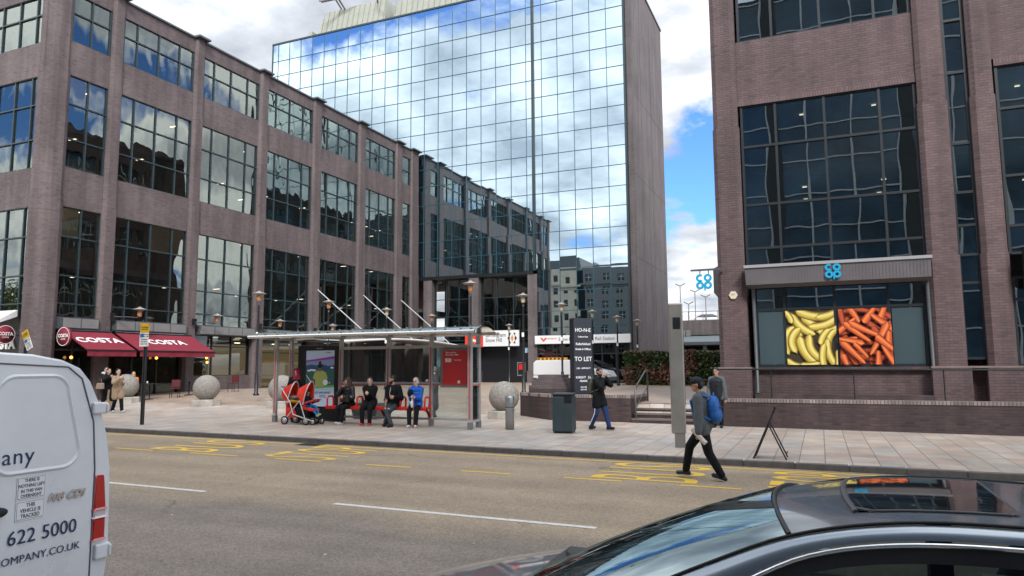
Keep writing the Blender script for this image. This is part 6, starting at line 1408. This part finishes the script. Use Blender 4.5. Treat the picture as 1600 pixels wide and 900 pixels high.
    if style == 'cap':
        c_ = MB(); c_.ball(hf(-.005, 0, .062), (.108*s, .092*s, .078*s), 0, HM, 18, 12)
        v = [hf(.075+.09*(1-(k/4-1)**2), (k/4-1)*.075, .048+.004) for k in range(9)]; w_ = [hf(.075+.09*(1-(k/4-1)**2), (k/4-1)*.075, .040) for k in range(9)]
        bse = [hf(.03, (k/4-1)*.09, .055) for k in range(9)]
        c_.add(v+bse, [(k, k+1, 9+k+1, 9+k) for k in range(8)]); c_.add(w_+bse, [(k+1, k, 9+k, 9+k+1) for k in range(8)]); c_.build('cap', cloth('cap_charcoal', (.03, .035, .04)), a, local=True)
    if style == 'hijab':
        o = remesh([('e', hf(-.022, 0, .022), (.112*s, .104*s, .125*s), HM), ('c', hf(-.03, 0, -.05), nk+V((0, 0, -.04*s)), .10*s, .13*s), ('e', nk+V((0, 0, -.06*s)), (.14*s, .17*s, .08*s)), ('c', hf(.03, .065, .06), hf(.035, .06, -.08), .026*s, .03*s), ('c', hf(.03, -.065, .06), hf(.035, -.06, -.08), .026*s, .03*s), ('c', hf(.045, -.04, .1), hf(.045, .04, .1), .03*s, .03*s), ('c', hf(.04, -.04, -.11), hf(.04, .04, -.11), .035*s, .035*s)], 'headscarf', hair, a, .012, 2)
    if beard: remesh([('e', hf(.04, 0, -.075), (.066*s, .062*s, .05*s), HM), ('c', hf(.0, .066, -.01), hf(.035, .055, -.06), .018*s, .026*s), ('c', hf(.0, -.066, -.01), hf(.035, -.055, -.06), .018*s, .026*s)], 'beard', HBK, a, .01, 2)
    a_ = dict(P=P, up=up, nk=nk, ch=ch, sh=sh, el=el, ws=ws, kn=kn, an=an, hf=hf, s=s, hd=hd)
    return a, a_
def held(name, lab, cat, par):       # a thing carried by a person: top-level, sharing the person's placement
    return thing(name, lab, cat, par.location[:], par.rotation_euler.z)
def backpack(par, J, lab, m, m2, big=1, front=False, logo_=True):
    a = held('backpack', lab, 'backpack', par); s = J['s']; q = 1 if front else -1; c = J['P']+J['up']*.29*s+Vector((q*.215*s, 0, 0))
    remesh([('e', c, (.10*s*big, .145*s, .23*s)), ('e', c+Vector((q*.02, 0, -.10*s)), (.105*s*big, .15*s, .14*s)), ('e', c+Vector((q*.075*s, 0, -.08*s)), (.055*s, .115*s, .12*s))], 'sack', m, a, .014, 3)
    t = MB()
    for y in (.1, -.1):
        t.tube([c+Vector((-q*.05*s, y*.8*s, .2*s)), J['P']+J['up']*.53*s+Vector((0, y*1.15*s, .015*s)), J['P']+J['up']*.42*s+Vector((-q*.135*s, y*1.25*s, 0)), J['P']+J['up']*.22*s+Vector((-q*.10*s, y*1.6*s, 0)), c+Vector((-q*.03*s, y*1.3*s, -.17*s))], .020*s, 6)
    t.tube([c+Vector((0, -.03*s, .22*s)), c+Vector((0, 0, .27*s)), c+Vector((0, .03*s, .22*s))], .010*s, 5)
    t.build('strap', m2, a, local=True)
    z = MB(); z.tube([c+Vector((q*.10*s*big, -.11*s, .02*s)), c+Vector((q*.115*s*big, 0, .06*s)), c+Vector((q*.10*s*big, .11*s, .02*s))], .006*s, 5); z.build('zip', BLACK, a, local=True)
    if logo_: z = MB(); z.ball(c+Vector((q*.10*s*big, 0, .12*s)), (.008, .03*s, .03*s), nu=8, nv=6); z.build('patch', BLACK, a, local=True)
    return a
person.pitch = None
# 1 man crossing the road
person.pitch = (.30, -.02)
X, Y = -1.88, 12.65
pa, J = person('man in a grey fleece and dark cap striding across the bus bay', X, Y, 176, 1.77, SK, GRY, BLK, SHB, z=zroad(X)-.0, pelvis=(0, 0, .885), lean=6, style='cap', head=(6, 6), wr=[(.02, .30, .80), (.10, -.27, .80)],
    ank=[(-.30, .09, .09), (.34, -.07, .12)], hood=True, knee=[(1, .02, 0), (1, -.02, 0)], coat=.07, hands=(.9, .5))
backpack(pa, J, 'bright blue rucksack on the back of the man crossing the road', mat('pack_blue', (.012, .12, .42), .55, var=.12, vscale=10, bump=.006, bscale=14), mat('strap_blue', (.02, .16, .50), .6), 1.15)
a = held('newspaper', 'rolled white newspaper in the hand of the man crossing the road', 'newspaper', pa); W = J['ws'][0]
d_ = Vector((-.62, .10, -.62)).normalized(); MB().tube([W+Vector((.02, .0, -.03))-d_*.12, W+Vector((.02, 0, -.03))+d_*.20], [.036, .042], 12).build('roll', mat('newsprint', (.62, .55, .53), .8, var=.25, vscale=25), a, local=True)
# 2 man in dark jacket
person.pitch = (0.0, .12)
pa, J = person('man in a black jacket and blue track trousers, hand raised to his mouth', -5.73, 19.5, -22, 1.75, SK, BLK, TRK, SHB, pelvis=(0, 0, .90), lean=3, style='short', beard=True, coat=.22, hood=True, head=(-12, 8),
    ank=[(.30, .07, .085), (-.22, -.08, .10)], wr=[(.22, .04, 1.45), (.21, -.05, 1.40)], elb=[(-.2, .8, -1), (-.2, -.8, -1)], hands=(1.1, 1.1), knee=[(1, 0, 0), (1, 0, 0)])
b = MB(); s = J['s']
for i in (1, 0):
    A, K, B_ = J['P']+Vector((0, -.09 if i else .09, 0)), J['kn'][i], J['an'][i]
    o = Vector((0, -.0, 0)); sd = -1 if i else 1
    b.tube([A.lerp(K, .35)+Vector((.02, sd*.088, 0)), K+Vector((.0, sd*.07, 0)), B_+Vector((0, sd*.058, .03))], .014, 5)
b.build('side_stripe', TEXTW, pa, local=True)
backpack(pa, J, 'olive grey rucksack on the back of the man in the black jacket', cloth('olive', (.09, .09, .06)), cloth('olive_strap', (.10, .10, .075)), .9, logo_=False)
# 3 person at the wall
person.pitch = None
pa, J = person('person in a grey sleeved top and black gilet standing at the end of the wall', -2.78, 21.5, -96, 1.72, SK, GRY, BLK, SHB, style='short', hood=True, head=(-8, 14), wr=[(.02, .25, .82), (.14, -.2, .9)], coat=.05)
remesh([('c', J['P']+J['up']*.0, J['ch'], .20, .20), ('e', J['P']+J['up']*.38, (.19, .22, .16)), ('c', J['P']+J['up']*.44+Vector((0,-.13,0)), J['P']+J['up']*.44+Vector((0,.13,0)), .09, .09)], 'body_warmer', cloth('gilet', (.018, .02, .026), .5), pa, .014, 3)
# 4 women on the left
person.pitch = (0, .0)
pa, J = person('dark haired woman in a tan coat and black trousers walking beside the parking sign', -24.3, 19.1, -4, 1.66, SKP, TAN, BLK, SHW, HBK, pelvis=(0, 0, .86), style='long', slim=1, coat=.30, ank=[(.22, .07, .085), (-.14, -.07, .09)], wr=[(.18, .12, 1.12), (.24, -.10, 1.28)], head=(-15, 0))
pa, J = person('woman in a black coat and long beige skirt walking between two other women', -25.15, 19.35, -2, 1.68, SKP, BLK, BEI, BLKL, HBR, pelvis=(0, 0, .87), style='long', slim=1, coat=.42, skirt=.62, ank=[(.18, .07, .085), (-.16, -.07, .09)], wr=[(.20, .12, 1.2), (.22, -.10, 1.32)], head=(-10, 0))
a = held('handbag', 'beige leather handbag on the arm of the woman in the black coat', 'handbag', pa)
s = MB(); c = J['el'][1]+Vector((-.06, -.08, -.22)); s.prism([c+Vector((-.17, -.06, -.12)), c+Vector((.17, -.06, -.12)), c+Vector((.14, -.05, .10)), c+Vector((-.14, -.05, .10))], (0, .13, 0)); s.build('bag', mat('leather_beige', (.34, .24, .17), .5), a, local=True, bevel=.02)
MB().tube([c+Vector((-.1, 0, .1)), c+Vector((-.06, .0, .25)), c+Vector((.06, .0, .25)), c+Vector((.1, 0, .1))], .008, 5).build('handle', mat('leather_strap', (.28, .18, .12), .5), a, local=True)
pa, J = person('woman in black with a white fur collar drinking, behind the other two women', -26.9, 20.6, -12, 1.68, SKP, BLK, BLK, SHB, HBK, style='bun', slim=1, coat=.2, wr=[(.2, .1, 1.2), (.18, -.06, 1.42)], elb=[(-.2, .8, -1), (-.2, -.8, -1)], head=(-20, 0))
remesh([('c', J['nk']+Vector((.07, -.08, -.02)), J['nk']+Vector((-.05, -.11, .02)), .055, .06), ('c', J['nk']+Vector((.07, .08, -.02)), J['nk']+Vector((-.05, .11, .02)), .055, .06), ('c', J['nk']+Vector((-.06, -.08, .03)), J['nk']+Vector((-.06, .08, .03)), .06, .06), ('c', J['nk']+Vector((.08, -.06, -.03)), J['nk']+Vector((.07, .0, -.22)), .05, .04)], 'fur_collar', WHF, pa, .015, 1)
person.pitch = None
def seated(lab, x, y, rz, H, skin, top, legs_m, shoe, hair, seat, fz=None, **k):
    z = G(x, y) if fz is None else fz; s = H/1.75; ph = seat-z+.085*s
    k.setdefault('ank', [(.44*s, .10*s, .085*s), (.44*s, -.10*s, .085*s)]); k.setdefault('wr', [(.30*s, .07*s, ph+.12), (.30*s, -.07*s, ph+.12)])
    return person(lab, x, y, rz, H, skin, top, legs_m, shoe, hair, z=z, pelvis=(0, 0, ph), knee=k.pop('knee', [(1, .1, .7), (1, -.1, .7)]), **k)
seated('fair haired person in an orange top sitting at a cafe table', -29.45, 23.95, -30, 1.66, SKP, ORG_C, BLK, SHB, mat('hair_fair', (.30, .20, .11), .6), G(-29.45, 23.95)+.46, style='long')
BS = .03
pa, J = seated('woman with long brown hair in a black jacket at the left end of the bench', -13.3, 18.42, -98, 1.72, SK, BLKL, BLK, SHW, HBR, BS, style='long', slim=1, lean=8, head=(-62, 4), wr=[(.30, .05, .82), (.22, -.10, 1.10)], elb=[(-.3, .6, -1), (.1, -.7, -1)], ank=[(.42, .06, .085), (.36, -.08, .085)])
a = held('handbag', 'black handbag on the lap of the woman at the left end of the bench', 'handbag', pa); c = J['P']+Vector((.26, .06, .13))
s = MB(); s.prism([c+Vector((-.06, -.17, -.09)), c+Vector((-.06, .17, -.09)), c+Vector((-.04, .14, .12)), c+Vector((-.04, -.14, .12))], (.11, 0, 0)); s.build('bag', BLKL, a, local=True, bevel=.02); MB().tube([c+Vector((0, -.09, .12)), c+Vector((.0, -.05, .2)), c+Vector((0, .05, .2)), c+Vector((0, .09, .12))], .009, 5).build('handle', BLKL, a, local=True)
person.pitch = (0, 0)
pa, J = seated('woman in a black hooded coat and bright red trainers sitting on the bench', -12.53, 18.42, -76, 1.74, SKP, BLK, BLK, SHR, HBK, BS, style='short', hood=True, coat=.25, lean=10, head=(12, 6), wr=[(.32, .035, .93), (.32, -.035, .93)], hands=(1.0, 1.0), ank=[(.40, .11, .085), (.40, -.12, .085)])
pa, J = seated('bearded man in a black jacket and ripped grey jeans sitting on the bench', -11.68, 18.42, -84, 1.86, SK, BLK, DNM, SHB, HBK, BS, style='short', beard=True, lean=14, head=(-52, 8), wr=[(.38, .16, .86), (.40, -.10, .76)], ank=[(.30, -.16, .10), (.46, .10, .085)], knee=[(1, .35, .6), (1, -.35, .6)], coat=.1)
s = MB(); s.tube([J['nk']+Vector((.10, -.03, -.06)), J['nk']+Vector((.15, -.04, -.25)), J['P']+Vector((.17, -.03, .1))], .007, 5); s.build('cord', TEXTW, pa, local=True)
s = MB()
for i in (0, 1): kk = J['kn'][i]; s.ball(kk+Vector((.045, 0, .035)), (.035, .045, .03), nu=8, nv=6)
s.build('ripped_knee', SK, pa, local=True)
pa, J = seated('white haired woman in a bright blue puffer jacket sitting on the bench', -10.95, 18.42, -74, 1.68, SKP, BLUEJ, BLK, SHW, HGR, BS, style='whitehair', puffy=True, lean=6, head=(-14, 8), wr=[(.34, .05, .86), (.34, -.05, .86)], hands=(1.1, 1.1), top_thick=.03, coat=.12, hood=True)
gl = MB(); hf = J['hf']
for q in (1, -1): gl.tube([hf(.103, q*.034+.024*cos(t*pi/5), .014+.018*sin(t*pi/5)) for t in range(11)], .003, 4)
gl.tube([hf(.105, -.012, .016), hf(.105, .012, .016)], .003, 4); gl.build('glasses', BLACK, pa, local=True)
a = held('walking_stick', 'brown walking stick held upright by the woman in the blue puffer jacket', 'walking stick', pa); gz = 0
MB().tube([(.36, .02, .90), (.42, .03, .93), (.44, .03, .86), (.48, .04, .0)], [.013, .014, .013, .010], 8).build('shaft', mat('wood_brown', (.22, .10, .04), .5), a, local=True)
a = held('paper_bag', 'small crumpled white paper bag hanging from the hand of the woman in blue', 'bag', pa)
remesh([('e', (.43, -.02, .70), (.03, .07, .06)), ('e', (.43, -.01, .64), (.03, .045, .08)), ('c', (.40, -.02, .82), (.43, -.02, .70), .012, .03)], 'bag', mat('paper_white', (.66, .66, .63), .8, bump=.01, bscale=25), a, .01, 1)
a = held('handbag', 'black bag held against the chest of the woman in the blue puffer jacket', 'handbag', pa); remesh([('e', J['ch']+Vector((.17, -.13, .02)), (.06, .09, .12)), ('c', J['ch']+Vector((.16, -.12, .10)), J['sh'][1]+Vector((.08, .05, .0)), .014, .014)], 'bag', BLK, a, .012, 2)
person.pitch = None
pa, J = person('grey haired person in a long dark coat standing behind the shelter glass', -12.2, 21.7, -150, 1.72, SKP, GRC, GRC, SHB, mat('hair_grey', (.18, .17, .16), .7), style='short', coat=.5, skirt=.55, wr=[(.05, .25, .85), (.2, -.1, 1.2)])
pa, J = person('woman in a maroon headscarf and long black robe standing behind the pushchair', -15.3, 18.35, -50, 1.68, SK, BLK, BLK, SHB, MAR, style='hijab', coat=.5, skirt=.72, slim=1, head=(-18, 6), wr=[(.30, .22, .98), (.30, -.2, .98)])
# ---------------------------------------------------------------- double pushchair
PX, PYY = -14.5, 17.75; pz = zpave(PX)
SIL = mat('pushchair_silver', (.55, .53, .52), .35, metal=.4); PR = cloth('pushchair_red', (.60, .035, .02)); PRO = cloth('canopy_orange_red', (.66, .045, .025))
a = thing('double_pushchair', 'red and black double pushchair with two hooped canopies', 'pushchair', (PX, PYY, pz), R_(2))
def WL(x, y, r):
    w_ = MB(); w_.lathe([(r*.68, -.02), (r, -.02), (r, .02), (r*.68, .02)], (x, y, r), 22, axis='Y'); o = w_.build('wheel', RUB, a, local=True)
    h = MB(); h.lathe([(r*.66, -.026), (r*.66, .026)], (x, y, r), 22, axis='Y'); h.lathe([(r*.2, -.034), (r*.2, .034)], (x, y, r), 10, axis='Y')
    for k in range(6): q = k*pi/3; h.tube([(x, y-.012, r), (x+r*.66*cos(q), y-.012, r+r*.66*sin(q))], r*.07, 5); h.tube([(x, y+.012, r), (x+r*.66*cos(q), y+.012, r+r*.66*sin(q))], r*.07, 5)
    hb_ = h.build('hub', SIL, o, local=True); sp_ = MB()
    for k in range(6):
        q = (k+.5)*pi/3; sp_.lathe([(r*.13, -.0275), (r*.13, .0275)], (x+r*.42*cos(q), y, r+r*.42*sin(q)), 8, axis='Y')
    sp_.build('hub_openings', RUB, o, local=True)
for x, y, r in ((-.48, .27, .13), (-.48, -.27, .13), (.28, .25, .115), (.28, -.25, .115), (.5, .22, .095), (.5, -.22, .095)): WL(x, y, r)
f = MB()
for y in (-.27, .27):
    f.tube([(-.48, y, .13), (.0, y, .62), (.05, y, .66)], .018, 7); f.tube([(-.5, y, .62), (-.3, y, .62), (-.18, y, .3), (.5, y, .13)], .018, 7); f.tube([(.06, y, .64), (.28, y, .14)], .018, 7)
    f.tube([(-.3, y, .62), (-.62, y, .98), (-.7, y, 1.0)], .018, 7)
f.tube([(-.7, -.27, 1.0), (-.72, -.2, 1.02), (-.72, .2, 1.02), (-.7, .27, 1.0)], .022, 7); f.build('frame', SIL, a, local=True)
for x0 in (-.48, .10):
    s = MB(); s.prism([(x0, -.2, .42), (x0+.34, -.2, .38), (x0+.34, -.2, .44), (x0+.05, -.2, .50), (x0-.10, -.2, .92), (x0-.16, -.2, .92)], (0, .4, 0)); s.build('seat', PR, a, local=True, bevel=.02)
    s = MB()     # hooped canopy
    def cp_(u, v, x0=x0):
        q = R_(18+84*u); w_ = (v-.5)*2; rx = .40; return (x0-.13+rx*sin(q)*.95*(1-.0*abs(w_)), w_*.235, .66+.50*cos(q)*(1-.22*abs(w_)**3)*1.0)
    s.grid(lambda u, v: (x0+(-.17+.22*u)+.13*sin(pi*v)*u, -.24*cos(pi*v), .80-.24*u+(.22+.38*u)*sin(pi*v)), 8, 16)
    s.build('canopy', PRO if x0 > 0 else PR, a, local=True)
    h = MB(); h.tube([(x0+.05+.13*sin(pi*k/20), -.245*cos(pi*k/20), .56+.60*sin(pi*k/20)) for k in range(21)], .017, 6); h.build('hoop', SIL, a, local=True)
s = MB(); s.prism([(-.42, -.24, .22), (.28, -.24, .20), (.3, -.24, .42), (-.48, -.24, .50)], (0, .48, 0)); s.build('basket', BLK, a, local=True, bevel=.02); s = MB(); s.prism([(-.46, -.246, .22), (-.05, -.246, .22), (-.15, -.246, .45), (-.46, -.246, .50)], (0, -.01, 0)); s.build('basket_panel', PR, a, local=True)
s = MB(); s.tube([(.12, -.22, .58), (.38, -.22, .64), (.47, -.12, .68), (.47, .12, .68), (.38, .22, .64), (.12, .22, .58)], .026, 8); s.build('bumper_bar', cloth('bar_pink_red', (.40, .05, .07)), a, local=True)
s = MB(); s.tube([(.2, -.15, .16), (.56, -.15, .20), (.56, .15, .20), (.2, .15, .16)], .016, 6); s.box(.38, .56, -.14, .14, .17, .2); s.build('footrest', BLACK, a, local=True)
zc = pz
for ch_ in list(a.children):
    if ch_.name.split('.')[0] in ('wheel', 'footrest'): continue
    for v_ in ch_.data.vertices:
        if v_.co.z > .25: v_.co.z = .25+(v_.co.z-.25)*1.14
ca, J = person('small child in blue jeans with lime soled shoes sitting in the front pushchair seat', PX+.16, PYY, 0, .95, SKB, BLK, cloth('jeans_blue', (.03, .16, .42)), mat('shoe_lime', (.45, .50, .10), .5), HBK, z=zc+.03, pelvis=(0, 0, .52), lean=-4, ank=[(.34, .07, .30), (.38, -.06, .27)], wr=[(.20, .08, .66), (.20, -.08, .66)], knee=[(1, .1, 1), (1, -.1, 1)], head=(-12, 8), top_thick=.018)
a = held('pushchair_bags', 'yellow and grey soft bags piled on the rear pushchair seat', 'bag', ca); a.location.x -= .55; a.location.z += .04
remesh([('e', (.0, -.02, .62), (.16, .15, .07)), ('e', (.09, .03, .60), (.12, .12, .07))], 'bag', cloth('bag_yellow', (.62, .30, .02)), a, .014, 3); remesh([('e', (-.05, 0, .72), (.13, .14, .08)), ('e', (.09, -.03, .73), (.11, .12, .06))], 'blanket', cloth('blanket_grey', (.20, .18, .18)), a, .014, 3)
